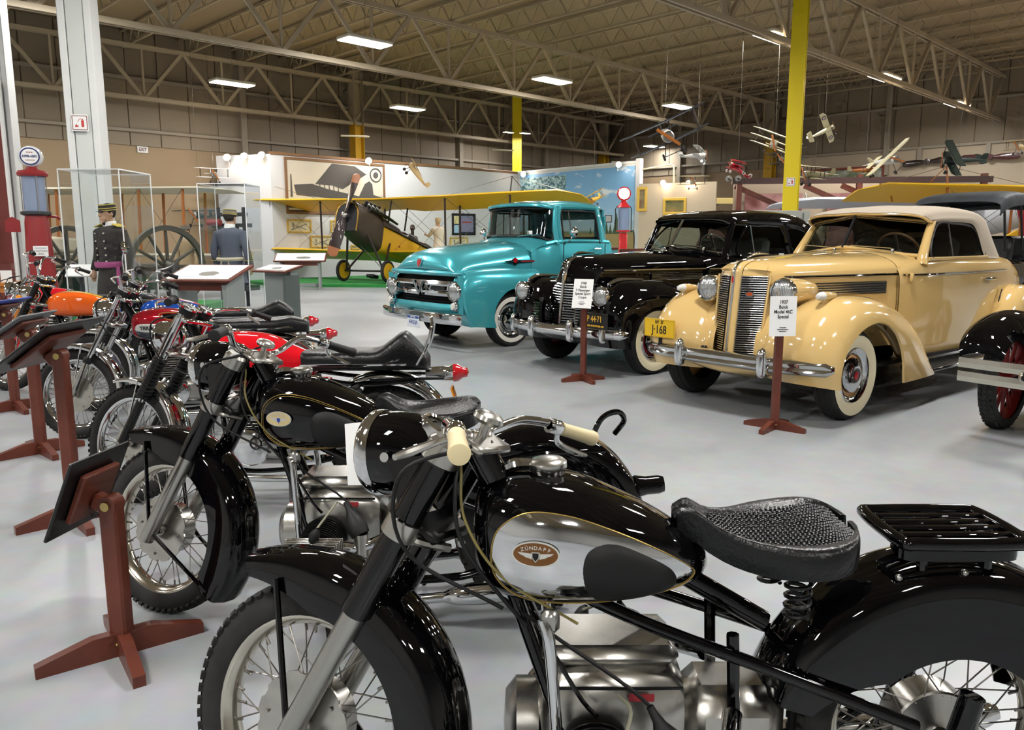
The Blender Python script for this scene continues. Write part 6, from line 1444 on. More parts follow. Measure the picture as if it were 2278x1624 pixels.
# the enlarged photograph: an old aeroplane standing over low water
k = lambda pl, nm, mm, y=-.003: B().prism([(p[0] * bw, p[1] * bh) for p in pl], (0, y, 0), (1, 0, 0), (0, 0, 1), (0, -.002, 0)).obj(nm, mm, big, False)
k([(-.22, .05), (-.05, .44), (.18, .42), (.3, .28), (.05, -.02), (-.05, .04)], 'print_wing', GREYP)
k([(-.42, .02), (-.4, -.16), (-.05, -.2), (.3, -.2), (.28, -.16), (-.1, -.03), (-.25, .05)], 'print_fuselage', GREYP, -.004)
k([(-.45, .2), (-.44, .2), (-.435, -.2), (-.455, -.2)], 'print_propeller', GREYP)
k([(.2, -.2), (.28, .1), (.33, .16), (.36, .1), (.37, -.1), (.45, -.14), (.47, -.1), (.44, -.2)], 'print_pilot', GREYP, -.005)
k([(-.48, -.36), (.48, -.36), (.48, -.47), (-.48, -.47)], 'print_water', GREYP)
k([(-.48, -.39), (.1, -.40), (.2, -.42), (-.48, -.43)], 'print_ripple', CREAMP, -.006)
for i in range(5): k([(-.18 + i * .045, .06 - i * .01), (-.172 + i * .045, .06 - i * .01), (-.165 + i * .045, -.1), (-.175 + i * .045, -.1)], 'print_strut', GREYP)
B().lathe([(.26, 0), (.26, .012), (.22, .012), (.22, 0)], (bw * .40, -.004, bh * .28), (0, -1, 0), 24).obj('print_seal', GREYP, big)
B().lathe([(.11, .01), (0, .012)], (bw * .40, -.004, bh * .28), (0, -1, 0), 12).obj('print_seal_centre', GREYP, big)
SKET = mat('sketch_paper', 'd6cfae', .7)
for bxs in ((638, 488, 692, 518), (690, 524, 740, 551), (735, 490, 760, 518), (780, 545, 800, 555), (1000, 528, 1040, 550)):
    o, xx, zz, ww, hh = pic_px(part, *bxs, GILT, SKET, .05, name='sketch_picture')
    for pl in ([(-.35, -.25), (.3, .2), (.34, .16), (-.28, -.3)], [(-.3, .2), (-.22, .25), (-.2, -.1), (-.27, -.12)], [(-.1, .05), (.3, -.25), (.28, -.3), (-.13, .0)]):
        B().prism([(p[0] * ww, p[1] * hh) for p in pl], (0, -.003, 0), (1, 0, 0), (0, 0, 1), (0, -.002, 0)).obj('sketch_line', mat('sketch_ink', '8a8880', .7), o, False)
o, xx, zz, ww, hh = pic_px(part, 1005, 475, 1057, 523, BLKP, mat('mat_navy', '232a3c', .6), .07, name='certificate_picture')
for (cx, cz, cw, ch, cc) in ((-.32, .2, .2, .36, 'd9d09a'), (-.32, -.22, .2, .36, '9fc3dc'), (.12, .02, .56, .74, '7d7f9c')):
    B().box((cx * ww, -.004, cz * hh), (cw * ww, .004, ch * hh)).obj('picture_print', mat('print_' + cc, cc, .6), o, False)
B().box((.12 * ww, -.008, .1 * hh), (.4 * ww, .004, .06 * hh)).obj('print_aeroplane', mat('print_red', '9a3b36', .6), o, False)
# ------------------------------------------------------------------ biplane
WY = mat('doped_yellow_fabric', 'dcae22', .45, bump=(2.5, .05)); WYU = mat('doped_yellow_underside', 'c9a02a', .5)
STRUT = mat('dark_strut_wood', '2e2420', .4); WIRE = mat('rigging_wire', '6e6a62', .4, .6)
def wing(par, name, span, chord, z, x0, mt, dihed=0.0, th=.09, rake=.55, y0=0.0, n=26, cut=0.0):
    """full-span wing with raked tips, leading edge at x0"""
    G = []
    ys = np.linspace(-span / 2, span / 2, n)
    pr = [(0, 0), (.03, .6), (.12, .95), (.3, 1.0), (.6, .65), (1.0, .08), (.6, .02), (.3, .0), (.1, -.18), (.02, -.15)]
    for y in ys:
        f = span / 2 - abs(y); lead = max(0, 1 - f / (rake + .01)) ** 2 * .0; c0 = x0 - rake * .9 * max(0, 1 - f / rake) ** 1.2 if rake else x0
        tr = x0 - chord + (cut * max(0, 1 - abs(y) / .8) if cut else 0); c_ = max(.05, c0 - tr)
        G.append([(c0 - a * c_, y + y0, z + abs(y) * dihed + b * th * (.3 + .7 * min(1, f / .4))) for a, b in pr])
    return B().grid(G, False, True, cap=True).obj(name, mt, par, ang=35)
def biplane(name, label, loc, rz, sc=1.0, span=13.3, lspan=10.2, detail=True, M=None, group=None, dih=.02, cowl='brown', nstr=2):
    t = thing(name, label, 'airplane', loc, rz, group, sc); M = M or {}
    wm = M.get('wing', WY); fm = M.get('fus', WY); cm = M.get('cowl', mat('cowl_brown', '4a4036', .4, .3)); sm = M.get('strut', STRUT)
    zu, zl, sg, ch = 2.62, 1.04, .40, 1.5; fz = -.27
    if span: wing(t, 'upper_wing', span, ch, zu, 0, wm, dih, cut=.4)
    wing(t, 'lower_wing', lspan, ch, zl, -sg, wm, dih)
    # fuselage: engine bay then fabric
    def ring(x, w_, zb, zt, e=4.0, n=24):
        zb, zt = zb + fz, zt + fz
        return [(x, w_ * abs(math.cos(a)) ** (2 / e) * (1 if math.cos(a) > 0 else -1), (zb + zt) / 2 + (zt - zb) / 2 * abs(math.sin(a)) ** (2 / e) * (1 if math.sin(a) > 0 else -1)) for a in np.arange(n) * 2 * PI / n]
    B().surf([ring(*r) for r in ((1.25, .36, 1.60, 2.42), (1.2, .38, 1.56, 2.46), (.6, .40, 1.35, 2.42), (0, .41, 1.22, 2.30))], 12, 40, False, True, True).obj('cowling', cm, t)
    B().surf([ring(*r) for r in ((0, .41, 1.22, 2.12), (-1.2, .41, 1.22, 2.05), (-2.4, .38, 1.32, 1.98), (-4.2, .25, 1.55, 1.9), (-6.0, .06, 1.72, 1.84))], 24, 40, False, True, True).obj('fuselage', fm, t)
    if detail:
        dz_ = Vector((0, 0, fz)); t_, t = t, sub('nose_fittings', t, dz_)
        B().surf([[(x, w_, zb), (x, w_ * .92, zb + (zt - zb) * .55), (x, w_ * .5, zt - .03), (x, 0, zt), (x, -w_ * .5, zt - .03), (x, -w_ * .92, zb + (zt - zb) * .55), (x, -w_, zb)] for x, w_, zb, zt in ((.05, .41, 2.05, 2.42), (-.5, .41, 2.03, 2.34), (-.85, .41, 2.02, 2.28), (-1.0, .41, 2.0, 2.12), (-1.35, .41, 1.99, 2.10), (-1.5, .41, 1.98, 2.25), (-1.9, .40, 1.96, 2.2), (-2.05, .40, 1.96, 2.05), (-2.4, .39, 1.94, 2.03), (-2.55, .38, 1.94, 2.17), (-3.4, .32, 1.9, 2.02), (-4.4, .22, 1.86, 1.93))], 60, 26).obj('turtle_deck', mat('deck_brown', '3b312b', .35), t)
        B().prism([(-.40, .0), (-.40, .50), (-.28, .74), (0, .84), (.28, .74), (.40, .50), (.40, .0)], (1.26, 0, 1.58), (0, 1, 0), (0, 0, 1), (.05, 0, 0)).obj('radiator', mat('radiator_black', '17171a', .5), t, False)
        k = B(); k.tube([(1.30, y, z) for y, z in ((-.40, 1.58), (-.40, 2.08), (-.28, 2.33), (0, 2.43), (.28, 2.33), (.40, 2.08), (.40, 1.58))], .022, 6, 40); k.obj('radiator_band', BRASS, t)
        for s_ in (1, -1):
            for i in range(4):
                B().cyl((.75 - i * .2, s_ * .12, 2.38), (.75 - i * .2, s_ * .26, 2.62), .055, n=10).obj('engine_cylinder', BLACKS, t)
                B().tube([(.75 - i * .2, s_ * .2, 2.56), (.70 - i * .2, s_ * .33, 2.5), (.6 - i * .2, s_ * .38, 2.38)], .02, 6, 8).obj('exhaust_stub', STEEL, t)
            B().tube([(.75, s_ * .40, 2.36), (0, s_ * .44, 2.33), (-.6, s_ * .46, 2.25)], [.05, .06, .035], 8, 10).obj('exhaust_pipe', BLACKS, t)
            B().lathe([(.0, .0), (.035, .0), (.035, .004)], (-.9, s_ * .415, 1.6), (0, s_, 0), 10).obj('red_button', mat('red_spot', '8a2a1c', .5), t)
        t = t_
    # undercarriage
    wc, wz = .15, .335
    ug = sub('undercarriage', t)
    B().cyl((wc, -.92, wz), (wc, .92, wz), .03, n=10).obj('wheel_axle', BLACKS, ug)
    for s_ in (1, -1):
        w_ = sub('landing_wheel', t, (wc, s_ * .85, wz))
        B().lathe([(.25, -.04), (.30, -.05), (.335, -.02), (.335, .02), (.30, .05), (.25, .04)], d=(0, 1, 0), n=32).obj('tire', RUBBER, w_)
        B().lathe([(0, -.07), (.26, -.035), (.26, .035), (0, .07)], d=(0, 1, 0), n=28).obj('wheel_disc', M.get('disc', mat('wheel_yellow', 'c99c1c', .4)), w_)
        for xx in (.75, -.45): B().cyl((wc, s_ * .72, wz), (xx, s_ * .36, 1.4), .035, n=8).obj('gear_leg', sm, ug)
    B().cyl((wc + .05, .7, wz + .05), (.6, -.35, 1.35), .012, n=6).obj('gear_wire', WIRE, ug)
    # struts and cabane
    stn = [2.4, 4.6][:nstr] if span > 8 else [2.0]
    for s_ in (1, -1):
        for y in stn:
            for dx in (-.15, -1.05):
                B().cyl((dx - sg, s_ * y, zl + y * dih), (dx, s_ * y, zu + y * dih), .032, n=7).obj('wing_strut', sm, t)
        for dx in (-.15, -1.05): B().cyl((dx - .1, s_ * .36, 1.9), (dx, s_ * .45, zu), .028, n=7).obj('cabane_strut', sm, t)
        if detail:
            ys = [.42] + stn
            for y0_, y1_ in zip(ys[:-1], ys[1:]):
                for dx in (-.15, -1.05):
                    B().cyl((dx - sg, s_ * y0_, zl + y0_ * dih), (dx, s_ * y1_, zu + y1_ * dih), .006, n=4).obj('rigging_wire', WIRE, t)
                    B().cyl((dx - sg, s_ * y1_, zl + y1_ * dih), (dx, s_ * y0_, zu + y0_ * dih), .006, n=4).obj('rigging_wire', WIRE, t)
            for y in stn: B().cyl((-.15 - sg, s_ * y, zl), (-1.05, s_ * y, zu), .005, n=4).obj('rigging_wire', WIRE, t)
            if span > 12:
                y = stn[-1]; B().cyl((-.15, s_ * y, zu + .1), (-.15, s_ * y, zu + .62), .022, n=7).obj('king_post', sm, t); B().cyl((-.95, s_ * y, zu + .1), (-.95, s_ * y, zu + .45), .022, n=7).obj('king_post', sm, t)
                B().cyl((-.15, s_ * y, zu + .62), (-.95, s_ * y, zu + .45), .01, n=5).obj('king_post_stay', sm, t)
                for yy in (y - 2.0, y + 1.7): B().cyl((-.15, s_ * y, zu + .62), (-.15, s_ * yy, zu + .14), .006, n=4).obj('rigging_wire', WIRE, t)
                B().cyl((-.9, s_ * 5.6, zu - .05), (-.95, s_ * 5.6, zu + .12), .02, n=6).obj('aileron_horn', sm, t)
    # tail
    B().surf([[(-5.0, y, 1.66), (-5.4, y, 1.68), (-6.1 + abs(y) * .2, y, 1.66)] for y in (-1.5, -1.2, 0, 1.2, 1.5)], 14, 8).obj('tailplane', M.get('tail', wm), t)
    B().prism([(-5.2, 0), (-5.7, .8), (-6.3, .9), (-6.6, .5), (-6.4, -.1)], (0, -.02, 1.66), (1, 0, 0), (0, 0, 1), (0, .04, 0)).obj('rudder', M.get('rudder', wm), t, False)
    # propeller
    pp = sub('propeller', t, (1.42, 0, 1.75), (math.radians(M.get('pa', -14)), 0, 0)); pw = M.get('prop', mat('prop_dark', '2a1a16', .3, coat=.6)); pt = M.get('ptip', mat('prop_tip', 'a4653e', .35, coat=.5))
    for s_ in (1, -1):
        for mm, nm, a_, b_ in ((pw, 'blade', 0, .78), (pt, 'blade_tip', .78, 1.0)):
            G = []
            for f in np.linspace(a_, b_, 10):
                r = 1.27 * f; w_ = .07 + .12 * math.sin(min(1, f * 1.25) * PI * .62) if f < .92 else (.07 + .12 * math.sin(min(1, f * 1.25) * PI * .62)) * math.sqrt(max(.02, 1 - ((f - .92) / .085) ** 2)); tw = .55 * (1 - f) + .12; h = .03 * (1 - f * .75)
                G.append([(h * math.sin(a) * math.cos(tw) + w_ * math.cos(a) * math.sin(tw), s_ * (w_ * math.cos(a) * math.cos(tw) - h * math.sin(a) * math.sin(tw)), s_ * r) for a in np.arange(10) * 2 * PI / 10])
            B().grid(G, False, True, cap=True).obj(nm, mm, pp)
    B().lathe([(0, .09), (.06, .08), (.09, .05), (.1, 0), (.1, -.1)], d=(1, 0, 0), n=20).obj('prop_hub', STEEL, pp)
    return t
# low green carpeted platform, then the yellow biplane standing on it
GRN = mat('green_carpet', '2f8a3e', .9, noise=(3, .3), col2='277536')
plat = B(); pl = [Vector(q) for q in ((-8.6, 25.6), (-7.4, 24.0), (-6.0, 23.5), (-3, 23.3), (1.0, 23.3), (3.0, 25.5), (3.5, 30.6), (.4, 34.5), (-7.9, 26.9))]
plat.prism([(p.x, p.y) for p in pl], (0, 0, 0), (1, 0, 0), (0, 1, 0), (0, 0, .09)); o = plat.obj('carpet_platform', GRN, None, False); tag(o, 'low green carpeted platform under the yellow biplane', 'platform')
JH = math.atan2(-.89, -.46)
JEN = biplane('biplane', 'yellow winged vintage biplane with dark nose and big wooden propeller', (-4.5, 24.35, .095), (0, -.235, JH))
B().box((.15, .3, .17), (.3, .3, .1), bev=.03).obj('wheel_chock', RUBB, JEN)
# second yellow biplane at the right edge, only its wing tip in view
b2_ = biplane('biplane', 'yellow biplane wing tip reaching in from the right above the touring car', (15.3, 18.9, .1), (0, -.25, -PI / 2 + .02), M=dict(strut=mat('honey_strut', '9a5a20', .4), cowl=mat('cowl_yellow', 'c99c22', .4)))
# ------------------------------------------------------------------ dressed mannequins
SKIN = mat('mannequin_skin', 'c39a7c', .55)
def limb(b, pts, rs, n=12, seg=14): b.tube(pts, rs, n, seg)
def remeshed(b, name, m_, par, vox, sm=6):
    o = b.obj(name, m_, par)
    md = o.modifiers.new('remesh', 'REMESH'); md.mode = 'VOXEL'; md.voxel_size = vox; md.use_smooth_shade = True
    s2 = o.modifiers.new('smooth', 'SMOOTH'); s2.factor = .5; s2.iterations = sm
    return o
def hand(b, wrist, d, side, up=Vector((0, 0, 1)), curl=.5):
    """palm, four unequal curled fingers and a thumb from the side of the palm"""
    d = Vector(d).normalized(); u = (Vector(up) - d * Vector(up).dot(d)).normalized(); s = d.cross(u) * side
    w = Vector(wrist); b.tube([w - d * .02, w + d * .04, w + d * .085], [.024, .034, .036], 10, 8)
    for k, (off, L) in enumerate(((.027, .07), (.009, .08), (-.009, .075), (-.026, .058))):
        p0 = w + d * .08 + u * off; p1 = p0 + d * L * .5 + s * L * .1; p2 = p1 + d * L * .5 * (1 - curl) + s * L * .5 * curl
        b.tube([p0 - d * .015, p0, p1, p2], [.0095, .0095, .0088, .0075], 7, 9)
    p0 = w + d * .03 + u * .03; b.tube([p0 - u * .012, p0 + u * .018 + d * .02, p0 + u * .03 + d * .055 + s * .01], [.012, .0105, .008], 7, 8)
def person(name, label, loc, rz, p):
    """figure facing +x; feet at the origin"""
    t = thing(name, label, 'mannequin', loc, rz)
    body = B(); hz = 1.62; lean = p.get('lean', 0.0)
    hx = .02 + lean
    body.ball((hx, 0, hz + .03), (.092, .074, .115), 22, 16); body.ball((hx + .035, 0, hz - .045), (.058, .052, .06), 16, 12)
    body.tube([(hx + .082, 0, hz + .03), (hx + .10, 0, hz + .005), (hx + .108, 0, hz - .012), (hx + .09, 0, hz - .022)], [.010, .013, .016, .010], 8, 10)
    body.ball((hx + .088, 0, hz - .052), (.014, .026, .011), 10, 8); body.ball((hx + .078, 0, hz - .092), (.022, .026, .018), 10, 8)
    for s_ in (1, -1):
        body.ball((hx - .005, s_ * .076, hz + .01), (.018, .01, .03), 8, 8); body.ball((hx + .075, s_ * .031, hz + .028), (.012, .017, .010), 8, 6)
    body.tube([(lean * .8 - .01, 0, 1.42), (hx - .015, 0, 1.56)], [.062, .055], 14, 6)
    tor = lambda sc, z1=.86: [[(x * 1.0 + lean * max(0, (z - .9)) / .7, w_ * sc * math.cos(a), z) if False else (cx + lean * max(0, (z - .9)) / .7 + d_ * sc * math.sin(a), w_ * sc * math.cos(a), z) for a in np.arange(24) * 2 * PI / 24] for z, w_, d_, cx, x in ((.86, .165, .115, 0, 0), (1.0, .155, .105, 0, 0), (1.12, .15, .105, 0, 0), (1.28, .18, .12, 0, 0), (1.40, .20, .115, -.005, 0), (1.46, .13, .08, -.01, 0), (1.49, .06, .055, -.01, 0)) if z >= z1 - .001]
    body.surf(tor(.96), 20, 24, False, True, True)
    LEG = [[(0, s_ * .09, .9), (.01, s_ * .095, .5), (-.015, s_ * .095, .1), (-.01, s_ * .095, .05)] for s_ in (1, -1)]
    for lg, s_ in zip(LEG, (1, -1)):
        limb(body, lg, [.09, .062, .042, .04]); body.tube([(-.05, s_ * .095, .035), (.05, s_ * .1, .035), (.16, s_ * .105, .025)], [.035, .042, .028], 10, 8)
    ARM = p['arms']        # per side: shoulder, elbow, wrist, hand direction
    for (sh, el, wr, hd), s_ in zip(ARM, (1, -1)):
        limb(body, [sh, el, wr], [.052, .042, .028]); hand(body, wr, hd, s_, up=(0, -s_ * .2, 1) if abs(hd[2]) < .8 else (1, 0, 0))
    remeshed(body, 'body', p.get('skin', SKIN), t, .009, 3)
    for s_ in (1, -1):
        B().ball((hx + .084, s_ * .031, hz + .029), (.006, .011, .006), 8, 6).obj('eye', INK, t)
    # coat
    if p.get('coat'):
        c = B(); c.surf(tor(1.13), 20, 28, False, True, True)
        for (sh, el, wr, hd), s_ in zip(ARM, (1, -1)): limb(c, [Vector(sh) * .96 + Vector((0, 0, .03)), sh, el, Vector(wr) + (Vector(el) - Vector(wr)) * .05], [.068, .066, .056, .05])
        sk = p.get('skirt', .55)
        c.surf([[(d_ * math.sin(a), w_ * math.cos(a), z) for a in np.arange(24) * 2 * PI / 24] for z, w_, d_ in ((1.0, .172, .125), (.85, .195, .145), (.7, .215, .165), (sk, .235, .18))], 12, 24, False, True, True)
        remeshed(c, 'coat', p['coat'], t, .012, 5)
        if p.get('collar'): B().lathe([(.068, 0), (.078, .01), (.072, .075), (.066, .08)], (lean * .8 - .01, 0, 1.46), (.12, 0, 1), 20).obj('collar', p['collar'], t)
    if p.get('trousers'):
        c = B()
        for lg in LEG: limb(c, [(q[0], q[1], max(q[2], .08)) for q in lg], [.10, .078, .062, .062])
        c.ball((0, 0, .88), (.125, .175, .12), 18, 12); remeshed(c, 'trousers', p['trousers'], t, .012, 4)
        for s_ in (1, -1): B().tube([(-.07, s_ * .095, .04), (.05, s_ * .1, .042), (.175, s_ * .105, .03)], [.042, .05, .034], 10, 10).obj('boot', LEATH, t)
    # hair, cap, whiskers
    if p.get('hair'):
        c = B(); c.ball((hx - .015, 0, hz + .045), (.092, .082, .108), 20, 14); c.obj('hair', p['hair'], t)
    if p.get('cap'):
        kp, band = p['cap']; cp = sub('cap', t)
        B().lathe([(.099, 0), (.101, .03), (.095, .06), (.09, .078), (.06, .084), (0, .084)], (hx - .012, 0, hz + .055), (.14, 0, 1), 24).obj('cap_crown', kp, cp)
        for h in (.004, .03, .075): B().lathe([(.1025 - h * .06, h), (.1045 - h * .06, h + .005), (.1025 - h * .06, h + .010)], (hx - .012, 0, hz + .055), (.14, 0, 1), 24).obj('cap_braid', band, cp)
        B().surf([[(hx + .07, y, hz + .062 - abs(y) * .1) for y in (-.07, -.035, 0, .035, .07)], [(hx + .145 - abs(y) * .9, y, hz + .04 - abs(y) * .1) for y in (-.06, -.03, 0, .03, .06)]], 5, 12).obj('cap_visor', LEATH, cp)
    if p.get('beard'):
        c = B(); c.tube([(hx + .085, -.045, hz - .06), (hx + .107, -.02, hz - .038), (hx + .112, 0, hz - .034), (hx + .107, .02, hz - .038), (hx + .085, .045, hz - .06)], [.005, .010, .011, .010, .005], 7, 16); c.ball((hx + .085, 0, hz - .105), (.022, .022, .032), 10, 8); c.obj('whiskers', p['beard'], t)
    return t
STRAIGHT = [((0, .205, 1.40), (-.02, .27, 1.12), (.05, .28, .88), (.15, 0, -1)), ((0, -.205, 1.40), (-.02, -.27, 1.12), (.05, -.28, .88), (.15, 0, -1))]
NAVY = mat('dark_wool', '2e2a28', .9); GREYW = mat('grey_wool', '5c6270', .9); BHAIR = mat('dark_hair', '2b211b', .7); GOLDB = mat('gold_braid', 'c8b24e', .5)
BR0 = math.atan2(-.86, -.5)
off = person('mannequin', 'bearded mannequin in dark officer coat with pink sash inside acrylic case', (-5.28, 10.42, .13), BR0, dict(arms=STRAIGHT, coat=NAVY, skirt=.5, trousers=mat('blue_wool', '2f3d5a', .9), hair=BHAIR, cap=(mat('cap_black', '1c1a19', .8), GOLDB), beard=BHAIR, collar=PAPER))
off.scale = (1.04, 1.2, 1)
cf_s = (1.04, 1.12, 1)
for z in (1.38, 1.28, 1.19, 1.10, 1.02):
    for y in (-.075, .075): B().ball((.145 if z > 1.2 else .135, y, z), .012, 8, 6).obj('coat_button', mat('silver_button', 'cfc9bb', .3, .8), off)
PINK = mat('pink_silk', 'a5467f', .5)
B().lathe([(.188, -.035), (.20, 0), (.19, .04)], (0, 0, .985), (.05, 0, 1), 28).obj('sash', PINK, off); off.children[-1].scale = (.70, 1.0, 1)
B().tube([(.05, .165, .96), (.06, .175, .8), (.05, .18, .62)], [.02, .03, .02], 8, 10).obj('sash_tail', PINK, off)
B().tube([(-.02, .2, .98), (.03, .235, .9), (-.02, .25, .82), (-.04, .22, .92)], .012, 8, 16).obj('sword_hilt', BRASS, off)
for s_ in (1, -1): B().box((0, s_ * .16, 1.485), (.11, .12, .016), Matrix.Rotation(s_ * -.3, 3, 'X'), bev=.006).obj('shoulder_strap', GOLDB, off)
cf = person('mannequin', 'mannequin in grey tailcoat with cream belt, back turned, inside acrylic case', (-4.44, 12.5, .13), math.radians(72), dict(arms=STRAIGHT, coat=GREYW, skirt=.62, trousers=mat('denim_blue', '4b6c96', .9), hair=BHAIR, cap=(mat('cap_grey', '6d6a66', .8), GOLDB), collar=PAPER))
cf.scale = cf_s
CRM = mat('cream_cord', 'cfc5ab', .8)
B().lathe([(.20, -.03), (.215, 0), (.20, .03)], (0, 0, 1.0), (-.04, 0, 1), 28).obj('belt_sash', CRM, cf); cf.children[-1].scale = (.8, 1, 1)
for y in (-.05, .06): B().tube([(-.15, y, 1.0), (-.165, y * 1.3, .8), (-.17, y * 1.2, .6)], .012, 6, 10).obj('sash_tail', CRM, cf)
for s_ in (1, -1):
    for i in range(4): B().lathe([(.055, 0), (.058, .006), (.055, .012)], Vector((.03, s_ * .28, .97)) + Vector((-.015, 0, .035 * i)), (-.12, 0, 1), 14).obj('cuff_braid', GOLDB, cf)
# ground-crew figure beside the biplane and pilot's head in the cockpit
MY = Matrix.Rotation(JH, 3, 'Z')
gp = Vector((-4.5, 24.35, .095)) + MY @ Vector((-2.5, 1.05, 0))
person('mannequin', 'mannequin in white overalls reaching to the biplane cockpit', (gp.x, gp.y, .345), JH - 1.9, dict(arms=[((0, .205, 1.40), (.16, .26, 1.2), (.36, .22, 1.22), (1, 0, .1)), ((0, -.205, 1.40), (.06, -.27, 1.12), (.2, -.25, .98), (.7, 0, -.6))], coat=mat('white_overall', 'd8d0c0', .8), skirt=.6, trousers=mat('white_overall', 'd8d0c0', .8), cap=(mat('cap_cream', 'c9b28c', .8), mat('cap_cream', 'c9b28c', .8)), hair=mat('cap_cream', 'c9b28c', .8)))
sp_ = thing('step_stool', 'low wooden step under the white overall mannequin', 'step', (gp.x, gp.y, .09), JH); B().box((0, 0, .235), (.6, .5, .035), bev=.006).obj('step_top', WOODO, sp_, False)
for q in (-.26, .26): B().box((q, 0, .11), (.04, .45, .22)).obj('step_side', WOODO, sp_, False)
pt_ = thing('pilot_dummy', 'leather helmeted pilot dummy sitting in the biplane rear cockpit', 'mannequin', Vector((-4.5, 24.35, .095)) + (MY @ Matrix.Rotation(-.235, 3, 'Y')) @ Vector((-2.2, 0, 1.62)), (0, -.1, JH + .4))
k = B(); k.ball((.02, 0, .62), (.09, .075, .115), 18, 14); k.ball((.05, 0, .55), (.055, .05, .06), 14, 10); k.tube([(.1, 0, .63), (.118, 0, .6), (.1, 0, .585)], [.01, .015, .01], 8, 8); k.tube([(0, 0, .35), (0, 0, .54)], [.06, .055], 12, 6)
k.surf([[(.11 * math.sin(a) * q, .2 * math.cos(a) * q, z) for a in np.arange(20) * 2 * PI / 20] for z, q in ((0, .8), (.2, .95), (.33, .85), (.38, .4))], 12, 20, False, True, True); remeshed(k, 'body', mat('flight_leather', '3a2a20', .5), pt_, .012, 3)
k = B(); k.ball((.0, 0, .645), (.097, .085, .112), 18, 12); k.obj('flying_helmet', mat('helmet_leather', '33261e', .5), pt_)
for s_ in (1, -1): B().lathe([(.026, 0), (.03, .012), (.02, .016), (0, .016)], (.095, s_ * .032, .645), (1, 0, 0), 12).obj('goggle_lens', CHROME, pt_)
# ------------------------------------------------------------------ acrylic display cases
def case(label, x0, x1, y0, y1, h):
    t = thing('display_case', label, 'display case', ((x0 + x1) / 2, (y0 + y1) / 2, 0)); X, Y = (x1 - x0) / 2, (y1 - y0) / 2
    B().box((0, 0, .065), (2 * X + .04, 2 * Y + .04, .12), bev=.01).obj('plinth', mat('case_plinth', '4c4f50', .6), t)
    for c, d in (((0, -Y, 0), (2 * X, .006)), ((0, Y, 0), (2 * X, .006)), ((-X, 0, 0), (.006, 2 * Y)), ((X, 0, 0), (.006, 2 * Y))):
        B().box((c[0], c[1], (h + .13) / 2), (d[0], d[1], h - .13)).obj('side_panel', ACRYL, t, False)
    B().box((0, 0, h), (2 * X, 2 * Y, .006)).obj('top_panel', ACRYL, t, False)
    ed = mat('acrylic_edge', 'e3e6e6', .3)
    for sx in (-1, 1):
        for sy in (-1, 1): B().box((sx * X, sy * Y, (h + .13) / 2), (.012, .012, h - .13)).obj('corner_edge', ed, t, False)
        B().box((sx * X, 0, h), (.012, 2 * Y, .014)).obj('top_edge', ed, t, False); B().box((0, sx * Y, h), (2 * X, .012, .014)).obj('top_edge', ed, t, False)
    return t
case('tall clear acrylic case around the dark coated mannequin', -5.66, -4.90, 10.0, 10.86, 2.30)
case('tall clear acrylic case around the grey coated mannequin', -4.78, -4.06, 12.15, 12.86, 2.27)
# ------------------------------------------------------------------ reading lecterns
LGREY = mat('lectern_grey', '8b928f', .6)
def lectern(label, x, y, rz, wd, dp, zf, zb, solid=False, art=None):
    t = thing('reading_lectern', label, 'lectern', (x, y, 0), rz); tl = math.atan2(zb - zf, dp); R = Matrix.Rotation(tl, 3, 'X'); L = math.hypot(dp, zb - zf); zc = (zf + zb) / 2
    if solid: B().box((0, .05, zf / 2), (wd * .8, .12, zf), bev=.006).obj('pedestal', LGREY, t, False); B().box((wd * .36, .02, zf / 2 - .02), (.07, dp * .7, zf - .06)).obj('pedestal_fin', mat('lectern_dark', '5d6663', .6), t, False)
    else:
        for q in (-1, 1): B().prism([(-dp * .32, 0), (dp * .32, 0), (dp * .36, zb - .08), (-dp * .36, zf - .05)], (q * wd * .36 - .03, 0, 0), (0, 1, 0), (0, 0, 1), (.06, 0, 0)).obj('side_leg', LGREY, t, False)
        B().box((0, 0, .12), (wd * .7, .05, .1)).obj('stretcher', LGREY, t, False); B().box((0, -dp * .3, zf - .07), (wd * .72, .03, .1)).obj('apron', WOODR, t, False)
    tp = sub('top_board', t, (0, 0, zc), R)
    B().box((0, 0, 0), (wd, L, .03), bev=.006).obj('frame_board', WOODR, tp, False)
    B().box((0, 0, .017), (wd - .09, L - .09, .006)).obj('printed_sheet', PAPER, tp, False)
    for i in range(7):
        for q in (-1, 1): B().box((q * wd * .22, L * (.22 - .09 * i), .0208), (wd * .34, .012, .001)).obj('print_line', mat('pale_print', 'a3aab8', .7), tp, False)
    B().prism([(.14 * math.cos(a), .10 * math.sin(a)) for a in np.arange(20) * 2 * PI / 20], (wd * .06, -L * .12, .0205), (wd, 0, 0), (0, L * 1.4, 0), (0, 0, .0012)).obj('print_map', mat('print_dusk', '7a776f', .7), tp, False)
    if art: text(art, .055, (0, L * .36, .021), Matrix.Identity(3), mat('grey_print', '6f7378', .7), tp, 'sheet_title', .0004, sx=.9)
    return t
lectern('mahogany topped lectern with large white printed sheet before the cases', -3.82, 9.9, math.radians(-10), .92, .62, .93, 1.10)
lectern('narrow lectern with broad grey pedestal beside the white sheet lectern', -3.35, 11.25, math.radians(-35), .72, .34, .98, 1.06, True)
lectern('far lectern with grey legs standing beside the biplane propeller', -6.05, 22.6, math.radians(8), 1.45, .62, .80, 1.02)
